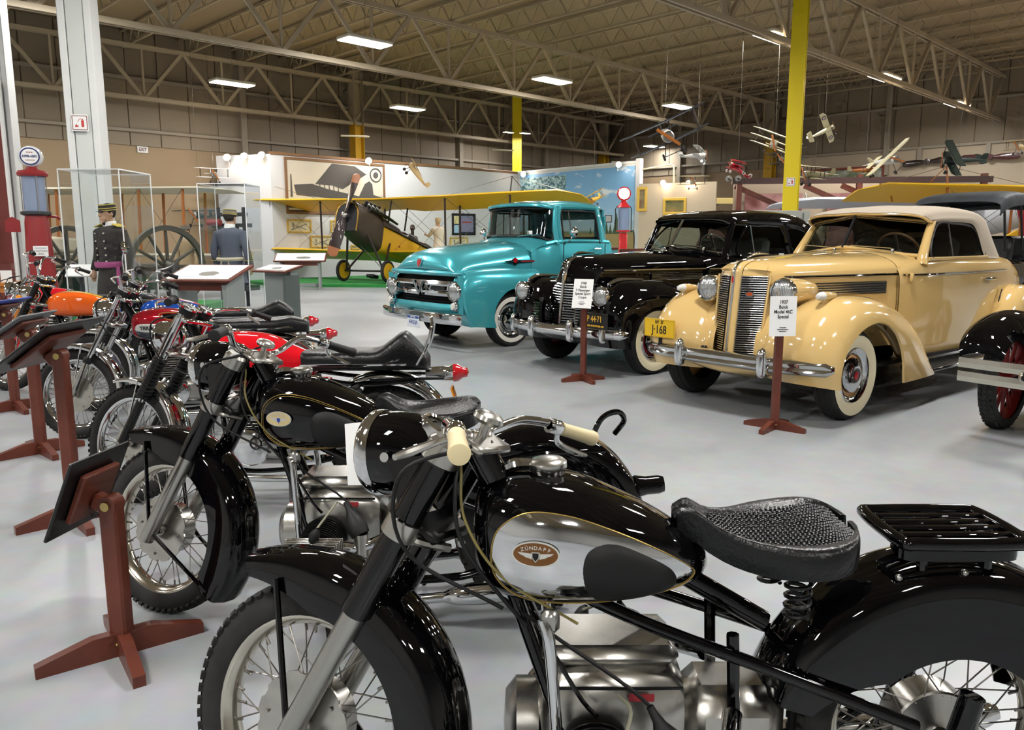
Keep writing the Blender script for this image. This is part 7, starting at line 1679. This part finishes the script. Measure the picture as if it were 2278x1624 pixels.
# ------------------------------------------------------------------ petrol pumps
PRED = mat('pump_red', '8a2426', .4); PGL = mat('pump_glass', '8fa0bd', .15, 0, alpha=.75)
def pump(label, x, y, rz, style):
    t = thing('petrol_pump', label, 'gas pump', (x, y, 0), rz); red = PRED if style == 0 else mat('pump_bright_red', 'c31c22', .35, coat=.5)
    if style == 0:
        B().lathe([(.30, 0), (.30, .08), (.25, .12), (.22, .6), (.17, 1.75), (.155, 1.86)], n=20).obj('column', red, t)
        B().lathe([(.17, 1.86), (.21, 1.88), (.21, 1.92), (.17, 1.93)], n=28).obj('glass_ring', mat('pump_iron', '45484d', .4, .6), t)
        for k_ in range(4): B().cyl((.175 * math.cos(k_ * PI / 2 + .4), .175 * math.sin(k_ * PI / 2 + .4), 1.92), (.175 * math.cos(k_ * PI / 2 + .4), .175 * math.sin(k_ * PI / 2 + .4), 2.48), .008, n=6).obj('guard_rod', STEEL, t)
        B().lathe([(.155, 1.92), (.155, 2.48)], n=28).obj('glass_cylinder', PGL, t); B().cyl((0, 0, 1.92), (0, 0, 2.48), .03, n=10).obj('gauge_tube', PAPER, t)
        for i in range(10): B().box((.0, -.05, 1.98 + i * .05), (.07, .004, .02)).obj('gallon_marker', PAPER, t, False)
        B().lathe([(.165, 2.47), (.205, 2.48), (.215, 2.52), (.19, 2.56), (.09, 2.585), (.07, 2.62)], n=28).obj('cap', red, t)
        g = sub('globe', t, (0, 0, 2.78)); Rg = basis((1, 0, 0), (0, 0, 1), (0, -1, 0))
        B().lathe([(.0, -.085), (.10, -.085), (.155, -.06), (.172, 0), (.155, .06), (.10, .085), (.0, .085)], d=(0, 1, 0), n=36).obj('globe_glass', mat('opal_glass', 'e9eaea', .15, coat=.5), g)
        for r0, mm, yy in ((.135, mat('globe_blue', '28346f', .3), -.086), (.115, PAPER, -.0885)): B().lathe([(0, 0), (r0, 0), (r0, .004), (0, .004)], (0, yy, 0), (0, -1, 0), 32).obj('globe_disc', mm, g, False)
        text('SUPER-AERO', .05, (0, -.094, 0), Rg, mat('globe_blue', '28346f', .3), g, 'globe_lettering', .001, sx=.72, bold=.002); text('GASOLINE', .026, (0, -.094, -.06), Rg, PRED, g, 'globe_lettering', .001); k = [B().box((q, -.0935, .062), (.022, .002, .012)).obj('globe_lettering', PRED, g, False) for q in (-.03, 0, .03)]
        sg = sub('lead_sign', t, (.05, -.225, 1.30)); B().box((0, 0, 0), (.2, .006, .16), bev=.002).obj('sign_plate', PAPER, sg, False)
        for s_, z in (('CONTAINS', .0), ('LEAD', -.045)): text(s_, .042, (0, -.004, z), Rg, INK, sg, 'sign_lettering', .0005, sx=.85)
        for z in (.04, .058): B().box((0, -.0038, z), (.16, .001, .008)).obj('sign_line', mat('pale_print', 'a3aab8', .7), sg, False)
        B().prism([(-.1, -.12), (.1, -.12), (.1, .06), (0, .12), (-.1, .06)], (-.32, -.06, 1.72), (1, 0, 0), (0, 0, 1), (0, .03, 0)).obj('price_sign', PRED, t, False)
        B().tube([(.16, 0, 1.85), (.28, -.02, 1.84), (.32, -.02, 1.8)], .02, 8, 8).obj('spout', red, t); B().tube([(.3, 0, 1.7), (.36, .02, 1.5), (.33, .05, 1.2), (.28, .1, .8)], .018, 8, 20).obj('hose', RUBB, t)
    else:
        B().box((0, 0, .05), (.42, .36, .1), bev=.01).obj('pump_base', red, t, False); B().box((0, 0, .85), (.22, .18, 1.5), bev=.02).obj('column', red, t)
        B().box((0, -.095, 1.05), (.06, .006, .1)).obj('maker_plate', PAPER, t, False)
        B().lathe([(.12, 1.62), (.19, 1.63), (.19, 1.67)], n=24).obj('glass_ring', red, t); B().lathe([(.155, 1.67), (.155, 2.28)], n=24).obj('glass_cylinder', PGL, t)
        for i in range(8): B().box((-.1, -.10, 1.75 + i * .06), (.05, .01, .02)).obj('gallon_marker', INK, t, False)
        k = B(); k.tube([(-.22, 0, 1.67), (-.22, 0, 2.25), (-.18, 0, 2.32), (.18, 0, 2.32), (.22, 0, 2.25), (.22, 0, 1.67)], .012, 6); k.obj('guard_frame', RUBB, t)
        B().lathe([(.16, 2.28), (.19, 2.29), (.1, 2.4), (.05, 2.48)], n=24).obj('cap', red, t)
        g = sub('globe', t, (0, 0, 2.66)); B().lathe([(0, -.06), (.15, -.05), (.15, .05), (0, .06)], d=(0, 1, 0), n=32).obj('globe_glass', mat('lit_globe', 'fff6ea', .3, emit=6.0), g); B().lathe([(.15, -.06), (.19, -.05), (.19, .05), (.15, .06)], d=(0, 1, 0), n=32).obj('globe_rim', red, g)
        B().box((-.42, -.02, 1.98), (.2, .03, .2)).obj('price_sign', BLKP, t, False); B().box((-.42, -.037, 1.98), (.16, .004, .16)).obj('price_card', mat('price_grey', '9a9a94', .6), t, False)
        B().tube([(.2, 0, 1.64), (.3, 0, 1.6), (.3, 0, 1.0), (.2, 0, .5)], .016, 7, 16).obj('hose', RUBB, t)
        B().box((-.2, -.3, .62), (.9, .08, .06)).obj('rail', WOODR, t, False); B().box((-.2, -.3, .3), (.06, .06, .6)).obj('rail_post', WOODR, t, False)
    t.scale = (1, 1, .965 if style == 0 else 1)
    return t
pump('tall red visible petrol pump with white globe beside the white column', -7.38, 12.35, math.radians(22), 0)
pump('bright red petrol pump with glowing globe before the sky mural', 3.08, 22.0, math.radians(0), 1)
# ------------------------------------------------------------------ left background: cannon, frame biplane, red board, table
def big_wheel(par, name, loc, R, m_, rz=0, nsp=12):
    w_ = sub(name, par, loc, (0, 0, rz))
    B().lathe([(R * .88, -.045), (R, -.05), (R, .05), (R * .88, .045), (R * .88, -.045)], d=(0, 1, 0), n=44).obj('felloe', m_, w_)
    for i in range(nsp):
        a = 2 * PI * i / nsp; B().cyl((.1 * math.cos(a), 0, .1 * math.sin(a)), (R * .9 * math.cos(a), 0, R * .9 * math.sin(a)), .034, .026, 7).obj('spoke', m_, w_)
    B().lathe([(.06, -.18), (.10, -.1), (.12, 0), (.10, .1), (.06, .18), (0, .19)], d=(0, 1, 0), n=18).obj('hub', m_, w_)
OLIVE = mat('olive_gun_paint', '46453c', .6); OLV2 = mat('dark_gun_paint', '23262b', .5)
tag(B().box((0, .35, .098), (2.3, 2.6, .196)).obj('cannon_platform', GRN, None, False, loc=(-7.1, 14.6, 0), rot=(0, 0, math.radians(-8))), 'low green carpeted platform under the field cannon', 'platform')
cn = thing('field_cannon', 'olive wheeled field cannon behind the dark coated mannequin case', 'cannon', (-7.2, 14.4, .2), math.radians(-8))
for x in (-.98, .98): big_wheel(cn, 'cannon_wheel', (x, 0, .74), .74, OLIVE, math.radians(62))
B().cyl((-1.0, 0, .74), (1.0, 0, .74), .06, n=12).obj('cannon_axle', OLIVE, cn)
B().lathe([(0, -.9), (.08, -.88), (.14, -.7), (.15, -.2), (.12, .3), (.09, 1.0), (.1, 1.08), (.06, 1.08)], (0, -.1, 1.02), (.25, -.95, .12), 20).obj('barrel', mat('gun_metal', '3a3a3d', .35, .8), cn)
for q in (-.16, .16): B().box((q, .7, .6), (.1, 1.8, .16), Matrix.Rotation(-.28, 3, 'X')).obj('trail_beam', OLIVE, cn, False)
gf = thing('gun_frame', 'dark iron upright press frame standing beyond the cannon wheel', 'machine', (-6.0, 17.0, 0), math.radians(-15))
for x in (-.32, .32): B().box((x, 0, 1.05), (.07, .07, 2.1)).obj('frame_post', OLV2, gf, False)
for z, w_ in ((.5, .7), (1.72, .95), (1.95, .75)): B().box((0, 0, z), (w_, .08, .08)).obj('frame_bar', OLV2, gf, False)
B().box((-.05, -.05, 1.55), (.4, .25, .3), bev=.03).obj('machine_head', OLV2, gf); B().cyl((0, -.1, .9), (0, -.1, 1.5), .06, n=12).obj('ram', STEEL, gf); B().box((0, 0, .4), (.9, .5, .12)).obj('machine_bed', OLV2, gf, False)
B().cyl((-.5, -.1, 1.78), (-.2, -.1, 1.78), .07, n=12).obj('red_motor', PRED, gf)
fg = person('mannequin', 'small mannequin in flat cap and tan jacket behind the cannon', (-7.15, 17.4, 0), math.radians(-110), dict(arms=STRAIGHT, coat=mat('tan_jacket', '8c7a5e', .9), skirt=.7, trousers=NAVY, hair=BHAIR, cap=(mat('tweed_cap', '6d675c', .9), mat('tweed_cap', '6d675c', .9)), collar=PAPER))
fg.scale = (.98, .98, .98)
sd_ = thing('saddle_display', 'black cavalry saddle on stand between the cannon and the lectern', 'saddle', (-5.3, 11.75, 0), .4)
B().surf([[(x, y, z - abs(y) * k_) for y in (-.28, -.15, 0, .15, .28)] for x, z, k_ in ((-.3, 1.16, .5), (-.2, 1.06, .9), (0, 1.0, 1.0), (.2, 1.05, .9), (.3, 1.15, .5))], 20, 20).obj('saddle_seat', LEATH, sd_)
for x in (-.2, .2): B().cyl((x, -.2, 0), (x * .5, 0, .98), .025, n=8).obj('stand_leg', BLACKS, sd_); B().cyl((x, .2, 0), (x * .5, 0, .98), .025, n=8).obj('stand_leg', BLACKS, sd_)
# cloth-winged biplane frame at the far left
HON = mat('honey_strut', '9a5a20', .4); PALEF = mat('pale_fabric', 'bdb7a2', .7)
lb = thing('frame_biplane', 'pale fabric early biplane with honey wood struts behind the petrol pump', 'airplane', (-11.0, 19.0, 0), math.radians(-6))
wing(lb, 'upper_wing', 8.4, 1.4, 2.62, 0, PALEF, 0, .06); wing(lb, 'lower_wing', 8.4, 1.4, 1.05, 0, PALEF, 0, .06)
lb.rotation_euler = (0, -.05, math.radians(-96))
for y in (-3.2, -2.1, -1.0, 0, 1.0, 2.1, 3.2):
    for x in (-.12, -1.2): B().cyl((x, y, 1.06), (x, y, 2.64), .035, n=7).obj('wing_strut', HON, lb)
for y0_, y1_ in ((-3.2, -2.1), (-2.1, -1.0), (1.0, 2.1), (2.1, 3.2)): B().cyl((-.12, y0_, 1.06), (-.12, y1_, 2.64), .006, n=4).obj('rigging_wire', WIRE, lb); B().cyl((-.12, y1_, 1.06), (-.12, y0_, 2.64), .006, n=4).obj('rigging_wire', WIRE, lb)
B().box((-.8, 0, 1.3), (2.6, .5, .35), bev=.06).obj('fuselage', PALEF, lb); B().cyl((-1.2, -1.5, .55), (-1.2, 1.5, .55), .04, n=8).obj('skid_bar', STRUT, lb)
for y in (-.8, .8): B().cyl((-.6, y, .0), (-.6, y, 1.1), .04, n=8).obj('support_leg', STRUT, lb)
DGR = mat('dark_green_skirt', '1d3a2b', .9)
tag(B().box((0, 0, .3), (6.0, 1.4, .6)).obj('display_dais', DGR, None, False, loc=(-11.0, 22.6, 0), rot=(0, 0, ROOM_ROT)), 'dark green skirted dais along the tan wall behind the cannon', 'platform')
rb_ = thing('red_board', 'dark red display board at the left picture edge', 'board', (-8.75, 13.3, 0), math.radians(10))
B().box((0, 0, 2.0), (.7, .06, 4.0)).obj('board_panel', mat('oxblood_paint', '6e2c25', .6), rb_, False); B().box((-.05, -.09, 1.52), (.16, .1, .62), bev=.04).obj('hanging_rope', BLACKS, rb_); B().box((.36, 0, 2.0), (.04, .08, 4.0)).obj('board_edge', PAPER, rb_, False)
tb = thing('pine_table', 'orange pine side table at the left picture edge', 'table', (-7.35, 11.0, 0), math.radians(10))
B().box((0, 0, .82), (1.0, .5, .05), bev=.008).obj('tabletop', WOODO, tb, False); B().box((0, 0, .75), (.9, .42, .09)).obj('apron', WOODO, tb, False)
for x in (-.42, .42):
    for y in (-.19, .19): B().box((x, y, .40), (.07, .07, .8), bev=.006).obj('leg', WOODO, tb, False)
ab = thing('acrylic_box', 'small clear box of leaflets on the pine table', 'box', (-7.05, 10.95, .846), .2)
B().box((0, 0, .13), (.22, .16, .26)).obj('box_shell', ACRYL, ab, False); B().box((0, .02, .08), (.14, .02, .16)).obj('leaflet', PAPER, ab, False)
nb = thing('notice_sheet', 'white notice clipped to a slanted holder beside the cannon wheel', 'notice', (-6.35, 11.6, 0), .1)
B().box((0, 0, .45), (.05, .05, .9)).obj('post', OLV2, nb, False); B().box((0, -.02, .98), (.36, .02, .26), Matrix.Rotation(-.9, 3, 'X')).obj('sheet', PAPER, nb, False)
nb = thing('notice_sheet', 'tall cream notice standing against the cannon wheel', 'notice', (-6.62, 12.6, 0), .1)
B().box((0, 0, .5), (.04, .03, 1.0)).obj('post', OLV2, nb, False); B().box((0, -.02, 1.22), (.15, .012, .5)).obj('sheet', mat('cream_card', 'dcd2b4', .7), nb, False)
# EXIT sign on the long wall
ex = thing('exit_sign', 'small white EXIT sign with dark letters on the tan wall', 'sign', room(24.63, .02, 4.36), ROOM_ROT)
B().box((0, -.02, 0), (.34, .03, .2), bev=.004).obj('sign_box', PAPER, ex, False); text('EXIT', .15, (0, -.037, 0), basis((1, 0, 0), (0, 0, 1), (0, -1, 0)), mat('exit_maroon', '5a1f1f', .5), ex, 'sign_lettering', .001, sx=.8, bold=.004)
# ------------------------------------------------------------------ lamps
hb = B().box((0, 0, .05), (1.25, .55, .08), bev=.02).mesh('lamp_housing', mat('lamp_housing', 'd8d4c8', .4)); hg = B().box((0, 0, 0), (1.2, .5, .012)).mesh('lamp_diffuser', mat('lamp_glow', 'fff4e2', .4, emit=14.0))
hw_ = B().cyl((0, 0, .08), (0, 0, 1.4), .006, n=5).mesh('lamp_chain', STEEL)
for i, (a, b) in enumerate(LAMP_SPOTS):
    od = ('first', 'second', 'third', 'fourth', 'fifth', 'sixth', 'seventh')
    ra_ = min(range(7), key=lambda q: abs((4, 10.5, 17, 23.5, 30, 36.5, 42)[q] - a)); rb_ = min(range(5), key=lambda q: abs((4.5, 11.5, 18.5, 25.5, 32.5)[q] - b))
    lbl = {32: 'lit high bay lamp just left of the yellow column', 33: 'lit high bay lamp just right of the yellow column', 34: 'lit high bay lamp above the painting partition in the far corner'}.get(i, '%s ceiling lamp from the right wall, %s row from the long wall' % (od[ra_], od[rb_]))
    t = thing('high_bay_lamp', lbl, 'lamp', room(a, b, LAMP_Z + .0), ROOM_ROT, 'high bay lamps under the roof')
    if i in (32, 33): t.scale = (.4, .4, .4)
    put('lamp_housing', hb, t); put('lamp_diffuser', hg, t); put('lamp_chain', hw_, t)
for px, py, Y, lb_ in ((790, 303, 28.5, 'unlit strip lamp hanging before the ochre column'), (1118, 334, 34.5, 'unlit strip lamp hanging left of the yellow column'), (1385, 361, 34.0, 'unlit strip lamp hanging above the mural end post')):
    p = at_y(px, py, Y); t = thing('strip_lamp', lb_, 'lamp', p, .25); B().box((0, 0, 0), (1.0, .14, .05), bev=.02).obj('lamp_tray', mat('pale_tray', 'cfc6b0', .5), t, False); B().cyl((.3, 0, 0), (.3, 0, 7.4 - p.z), .008, n=5).obj('lamp_cord', RUBB, t)
for px, py, Y, W_, lb_ in ((505, 350, 27.3, 16, 'leftmost of three bright spotlights on the partition end'), (543, 347, 27.1, 16, 'middle of three bright spotlights on the partition end'), (582, 345, 26.9, 16, 'rightmost of three bright spotlights on the partition end'), (820, 358, 29.2, 14, 'bright spotlight on the rail above the framed aeroplane photograph'), (1164, 388, 34.6, 14, 'bright spotlight where the partition meets the mural'), (1376, 366, 30.5, 12, 'bright spotlight at the top right of the mural'), (1475, 408, 29.5, 12, 'bright spotlight above the painting partition'), (1532, 409, 29.2, 12, 'bright spotlight at the right end of the painting partition')):
    p = at_y(px, py, Y); t = thing('spotlight', lb_, 'spotlight', p, 0)
    B().ball((0, -.06, 0), .075, 14, 10).obj('bulb', mat('spot_glow', 'ffe9cf', .4, emit=40.0), t); B().lathe([(.11, -.05), (.12, .05), (.05, .16), (0, .16)], d=(0, 1, .2), n=16).obj('spot_shell', WHITE, t); B().cyl((0, .1, 0), (0, .2, -.22), .02, n=6).obj('spot_arm', WHITE, t)
    L = bpy.data.lights.new('spot_bulb', 'POINT'); L.energy = W_; L.color = (1, .80, .62); L.shadow_soft_size = .1; lo = bpy.data.objects.new('spot_bulb', L); COL.objects.link(lo); lo.parent = t; lo.location = (0, -.28, -.05)
# ------------------------------------------------------------------ right background
pw, PWL = panel_wall('wall_paintings', (4.75, 29.9), (7.3, 28.6), 0, 3.45, mat('ivory_partition', 'b5a68e', .6), 'ivory partition hung with gilt framed paintings')
GP = mat('painting_green', '4d5a33', .6, noise=(3, .5), col2='8a7440'); GP2 = mat('painting_field', '8f8a62', .6, noise=(3, .5), col2='6c4a34')
pic_px(pw, 1417, 416, 1440, 470, GILT, GP2, .1, (4.75, 29.9), (7.3, 28.6)); pic_px(pw, 1475, 440, 1527, 478, GILT, GP, .1, (4.75, 29.9), (7.3, 28.6))
k = thing('pipe_rail', 'cream bent pipe rail above the painting partition', 'pipe', (4.8, 29.7, 0), -.47); B().tube([(0, 0, 3.95), (1.1, 0, 4.1), (1.2, 0, 4.05), (1.22, 0, 3.45)], .03, 7).obj('pipe', mat('cream_pipe', 'd8c9a8', .5), k)
bm = thing('yellow_beam', 'pale yellow boxed beam along the wall behind the coupe roof', 'beam', at_y(1585, 447, 30), .0); B().box((0, 0, 0), (2.4, .25, .22), bev=.01).obj('beam', mat('pale_yellow', 'd9c27c', .5), bm, False); B().cyl((.2, -.1, -.1), (-.5, -.1, -.7), .03, n=6).obj('beam_brace', STRUT, bm); B().cyl((0, .1, -2.9), (0, .1, 0), .05, n=6).obj('beam_post', STRUT, bm)
cb = thing('grey_cabinet', 'plain pale grey storage cabinet behind the black coupe roof', 'cabinet', (5.35, 16.2, 0), .05); B().box((0, 0, 1.0), (1.25, .5, 2.0), bev=.01).obj('cabinet_body', mat('cabinet_grey', 'a9aba2', .5), cb, False); B().box((.48, -.26, 1.0), (.02, .02, 1.9)).obj('cabinet_edge', mat('lectern_dark', '5d6663', .6), cb, False)
# timber booth with posters
bo = thing('timber_booth', 'dark timber framed booth with pink posters behind the white wing', 'booth', (7.15, 25.2, 0), -.12, None, 1.13)
POST_M = mat('pink_poster', 'b88a86', .7, noise=(2, .6), col2='7a4540')
for x in (0, 3.2, 6.4): B().box((x, 0, 1.5), (.14, .14, 3.0)).obj('booth_post', WOODR, bo, False)
B().box((3.2, 0, 2.85), (6.8, .16, .16)).obj('booth_beam', mat('dark_timber', '3a2420', .5), bo, False)
for x in (.1, 2.0, 3.0, 4.0, 5.0): B().box((x + .7, .35, 2.35), (1.9, .1, .14), Matrix.Rotation(.42, 3, 'Y')).obj('booth_rafter', WOODR, bo, False)
for x in (1.1, 3.4, 5.3): B().box((x, .8, 1.8), (1.6, .04, 1.5)).obj('poster', POST_M, bo, False)
B().box((3.3, 1.0, 1.5), (6.6, .06, 3.0)).obj('booth_back', mat('booth_cream', 'b8a68e', .7), bo, False)
for x in (-.12, .14): B().lathe([(.05, 0), (.08, .05), (.09, .09), (.03, .12)], (x - .2, -.1, 2.95), (0, -.8, -.4), 12).obj('flood_lamp', STEEL, bo)
# white high-wing aircraft behind
wp = thing('white_monoplane', 'pale blue white aircraft wing behind the yellow column', 'airplane', (13.9, 22.4, .08), (0, -.15, -PI / 2)); wing(wp, 'wing', 12.4, 1.5, 2.5, 0, mat('silver_dope', 'd6dbe3', .5), 0, .1, .9); B().surf([[(x, .45 * math.cos(a) * q, 2.0 + .45 * math.sin(a) * q) for a in np.arange(16) * 2 * PI / 16] for x, q in ((1.2, .6), (.6, 1), (-1.5, .9), (-5.2, .25))], 14, 20, False, True, True).obj('fuselage', mat('silver_dope', 'd6dbe3', .5), wp)
for y in (-.8, .8): B().cyl((0, y, 0), (-.2, y * .4, 1.7), .05, n=8).obj('undercarriage_leg', STEEL, wp)
for y in (-5.2, -3.7, -2.2): B().cyl((-.75, y, 2.62), (-.9, y, 2.85), .015, n=5).obj('aileron_horn', STEEL, wp)
# framed landscape frieze on the right wall, wall propellers
fz_ = thing('wall_frieze', 'brown framed painted landscape frieze on the right wall', 'painting', room(.16, 12.6, 3.9), math.atan2(BY, BX)); B().box((0, -.02, 0), (4.2, .04, .95)).obj('frieze_canvas', mat('frieze_paint', 'b7b9ae', .6, noise=(2.2, .7), col2='6f7c5c'), fz_, False)
for z in (-.5, .5): B().box((0, -.04, z), (4.4, .08, .1)).obj('frieze_frame', mat('frame_rust', '7c3f2c', .5), fz_, False)
for q in (-2.15, 2.15): B().box((q, -.04, 0), (.1, .08, 1.0)).obj('frieze_frame', mat('frame_rust', '7c3f2c', .5), fz_, False)
def wall_prop(px0, px1, py0, py1, lb_, mm):
    a = at_wall(px0, py0, room(.35, 0), (BX, BY)); b = at_wall(px1, py1, room(.35, 0), (BX, BY)); t = thing('wall_propeller', lb_, 'propeller', (a + b) / 2, 0); d = (b - a); L = d.length; d.normalize(); u = Vector((0, 0, 1)); n_ = d.cross(u)
    for s_ in (1, -1):
        G = [[d * (s_ * f * L / 2) + u * (math.cos(q) * (.035 + .085 * math.sin(min(1, f * 1.3) * PI * .6)) * (1 if f < .95 else .6)) + n_ * (math.sin(q) * .04 * (1.1 - f)) for q in np.arange(8) * 2 * PI / 8] for f in np.linspace(0, 1, 12)]
        B().grid([[tuple(q) for q in r] for r in G], False, True, cap=True).obj('blade', mm, t)
    B().cyl(-n_ * .1, n_ * .1, .11, n=16).obj('prop_hub', mm, t)
wall_prop(2008, 2122, 366, 352, 'dark varnished propeller with pale centre mounted on the right wall', mat('prop_dark', '2a1a16', .3, coat=.6))
wall_prop(2138, 2270, 352, 346, 'reddish brown propeller mounted on the right wall beyond the green model', mat('prop_red', '4a1c1e', .3, coat=.6))
# gay cloth shapes at the right edge
fl = thing('draped_flag', 'red cloth flag draped behind the touring car seat', 'flag', (9.3, 14.1, 0), .1)
B().surf([[(x + .05 * math.sin(z * 9), .06 * math.sin(x * 14 + z * 3), z) for x in np.linspace(-.3, .45, 7)] for z in (1.2, 1.45, 1.7, 1.95)], 20, 20).obj('flag_cloth', mat('red_cloth', '8f1f28', .8), fl); B().cyl((-.3, 0, 0), (-.3, 0, 2.1), .02, n=8).obj('flag_pole', HON, fl)
fl = thing('yellow_fin', 'yellow fabric tail fin behind the convertible trunk', 'fin', (9.1, 14.6, 0), .0)
B().prism([(-.6, .8), (.8, .8), (.8, 1.0), (.2, 1.6), (-.25, 1.35)], (0, 0, 0), (1, 0, 0), (0, 0, 1), (0, .06, 0)).obj('fin_panel', WY, fl, False); B().box((.1, .03, .4), (.06, .06, .8)).obj('fin_post', STRUT, fl, False)
# ------------------------------------------------------------------ model aircraft hanging from the roof
def model(px, py, Y, sc, rot, label, wm, fm, kind='biplane', pat=None):
    """about 1:6 model aeroplane in local metres (x forward), scaled by sc and hung on a thread"""
    p = at_y(px, py, Y); t = thing('model_airplane', label, 'model airplane', p, rot, None, sc); DK = STRUT
    span = 2.0 if kind != 'mono' else 2.3
    ring = lambda x, w_, h, z=0: [(x, w_ * math.cos(a), z + h * math.sin(a)) for a in np.arange(12) * 2 * PI / 12]
    B().surf([ring(.55, .06, .06), ring(.5, .13, .13), ring(.3, .13, .14), ring(-.2, .11, .12), ring(-.9, .03, .04)], 14, 16, False, True, True).obj('fuselage', fm, t)
    B().lathe([(0, .02), (.1, .02), (.125, -.01), (.13, -.08)], (.53, 0, 0), (1, 0, 0), 16).obj('engine_cowl', STEEL, t)
    zs = {'biplane': (-.16, .3), 'triplane': (-.16, .1, .36), 'mono': (.18,)}[kind]
    for i, z in enumerate(zs):
        w_ = wing(t, 'wing', span * (1 if i else .92), .34, z, .36, wm, .02 if kind == 'biplane' else 0, .035, .12, n=12)
        if pat == 'roundel' and i == len(zs) - 1:
            for s_ in (1, -1):
                for r_, mm in ((.13, INK), (.085, PAPER), (.045, PRED)):
                    for dz in (.05, -.03): B().lathe([(0, 0), (r_, 0), (r_, .004), (0, .004)], (.2, s_ * .72, z + dz + (.13 - r_) * (.05 if dz > 0 else -.05)), (0, 0, 1), 14).obj('roundel', mm, t, False)
    if len(zs) > 1:
        for s_ in (1, -1):
            for x in (.3, .1): B().cyl((x, s_ * .7, zs[0]), (x, s_ * .7, zs[-1] + .02), .013, n=5).obj('wing_strut', DK, t); B().cyl((x, s_ * .1, 0), (x, s_ * .14, zs[-1]), .012, n=5).obj('cabane_strut', DK, t)
    B().prism([(-.7, -.36), (-.78, -.38), (-.98, -.3), (-.98, .3), (-.78, .38), (-.7, .36)], (0, 0, .02), (1, 0, 0), (0, 1, 0), (0, 0, .015)).obj('tailplane', wm, t, False)
    B().prism([(-.78, .0), (-.86, .24), (-1.02, .26), (-1.06, .1), (-1.0, -.04)], (0, -.008, .02), (1, 0, 0), (0, 0, 1), (0, .016, 0)).obj('rudder', PAPER if pat == 'cross' else wm, t, False)
    if pat == 'cross':
        for s_ in (1, -1):
            for (cx, cz, yy) in ((-.93, .14, .012), (-.45, .02, .095)):
                if cx > -.6: B().box((cx, s_ * yy, cz), (.2, .006, .16)).obj('cross_field', PAPER, t, False)
                B().box((cx, s_ * (yy + .004), cz), (.14, .006, .035)).box((cx, s_ * (yy + .004), cz), (.035, .006, .14)).obj('cross', INK, t, False)
    for s_ in (1, -1):
        B().lathe([(0, -.02), (.07, -.025), (.085, 0), (.07, .025), (0, .02)], (.38, s_ * .24, -.40), (0, 1, 0), 14).obj('landing_wheel', PAPER if pat in ('cross', 'pale') else DK, t); B().cyl((.38, s_ * .2, -.40), (.35, s_ * .1, -.1), .012, n=5).obj('gear_leg', DK, t)
    B().cyl((.38, -.24, -.40), (.38, .24, -.40), .01, n=5).obj('axle', DK, t)
    B().box((.56, 0, 0), (.02, .07, .62), Matrix.Rotation(.6, 3, 'X'), bev=.008).obj('propeller', HON, t)
    R = Matrix.Rotation(rot[2], 3, 'Z') @ Matrix.Rotation(rot[1], 3, 'Y') @ Matrix.Rotation(rot[0], 3, 'X'); up_ = R.inverted() @ Vector((0, 0, (7.5 - p.z) / sc))
    B().cyl((0, 0, .1), up_, .003 / sc, n=4).obj('hanging_thread', WIRE, t)
    return t
TANF = mat('model_tan', 'c3ab7c', .5); CRF = mat('model_cream', 'd6cda8', .5); WHF = mat('model_white', 'd9d7d0', .5); REDF = mat('model_red', 'b3202c', .5); GRF = mat('model_green', '28322c', .5); DKF = mat('model_camo', '4d4d4a', .6, noise=(6, .7), col2='24242a'); OLF = mat('model_olive', '8b8360', .5)
D = math.radians
model(475, 388, 26.8, .62, (0, .1, D(-60)), 'white box-frame model biplane hanging left of the partition', WHF, WHF, 'biplane')
model(445, 480, 24.0, .75, (0, 0, D(-95)), 'dark winged model monoplane hung low left of the partition', GRF, GRF, 'mono')
model(925, 383, 25.5, .62, (D(30), D(-50), D(150)), 'tan and brown model monoplane diving above the yellow biplane', TANF, TANF, 'mono')
model(1322, 443, 27.5, .55, (D(25), D(10), D(-120)), 'small yellow model biplane before the sky mural', WY, WY)
model(1482, 300, 17.5, .95, (D(24), D(12), D(-95)), 'large grey model biplane with long dark wings high over the coupe', OLV2, WHF)
model(1550, 346, 21.0, .46, (D(-10), 0, D(-30)), 'white model biplane hanging right of the long winged grey one', WHF, WHF, 'biplane', 'pale')
model(1640, 376, 19.0, .40, (D(-12), D(-32), D(196)), 'red model triplane with black crosses', REDF, REDF, 'triplane', 'cross')
model(1722, 322, 19.5, .62, (D(-22), D(0), D(-110)), 'cream model triplane partly behind the yellow column', CRF, CRF, 'triplane')
model(1752, 352, 23.0, .62, (D(5), D(5), D(-140)), 'dark camouflaged model biplane behind the yellow column', DKF, DKF)
model(1835, 291, 19.0, .40, (D(-50), D(-25), D(-20)), 'cream model monoplane banking right of the yellow column', CRF, CRF, 'mono', 'roundel')
model(1812, 388, 18.5, .56, (D(-8), D(0), D(-160)), 'olive model biplane with roundels beside the yellow column', OLF, OLF, 'biplane', 'roundel')
model(1975, 358, 19.0, .62, (D(42), D(0), D(-80)), 'white model sailplane with one long raised wing', CRF, WHF, 'mono')
model(2130, 356, 17.5, .56, (D(-35), D(0), D(170)), 'dark green model biplane before the wall propellers', GRF, GRF)
model(2274, 326, 18.0, .40, (0, 0, D(-150)), 'tan model biplane cut off by the right picture edge', TANF, TANF)
model(1540, 405, 26.0, .55, (0, 0, D(-95)), 'flat cream model biplane above the ivory partition', CRF, CRF)
model(1925, 378, 20.5, .42, (D(10), 0, D(-40)), 'brown model biplane with roundels under the white sailplane', OLF, HON, 'biplane', 'roundel')
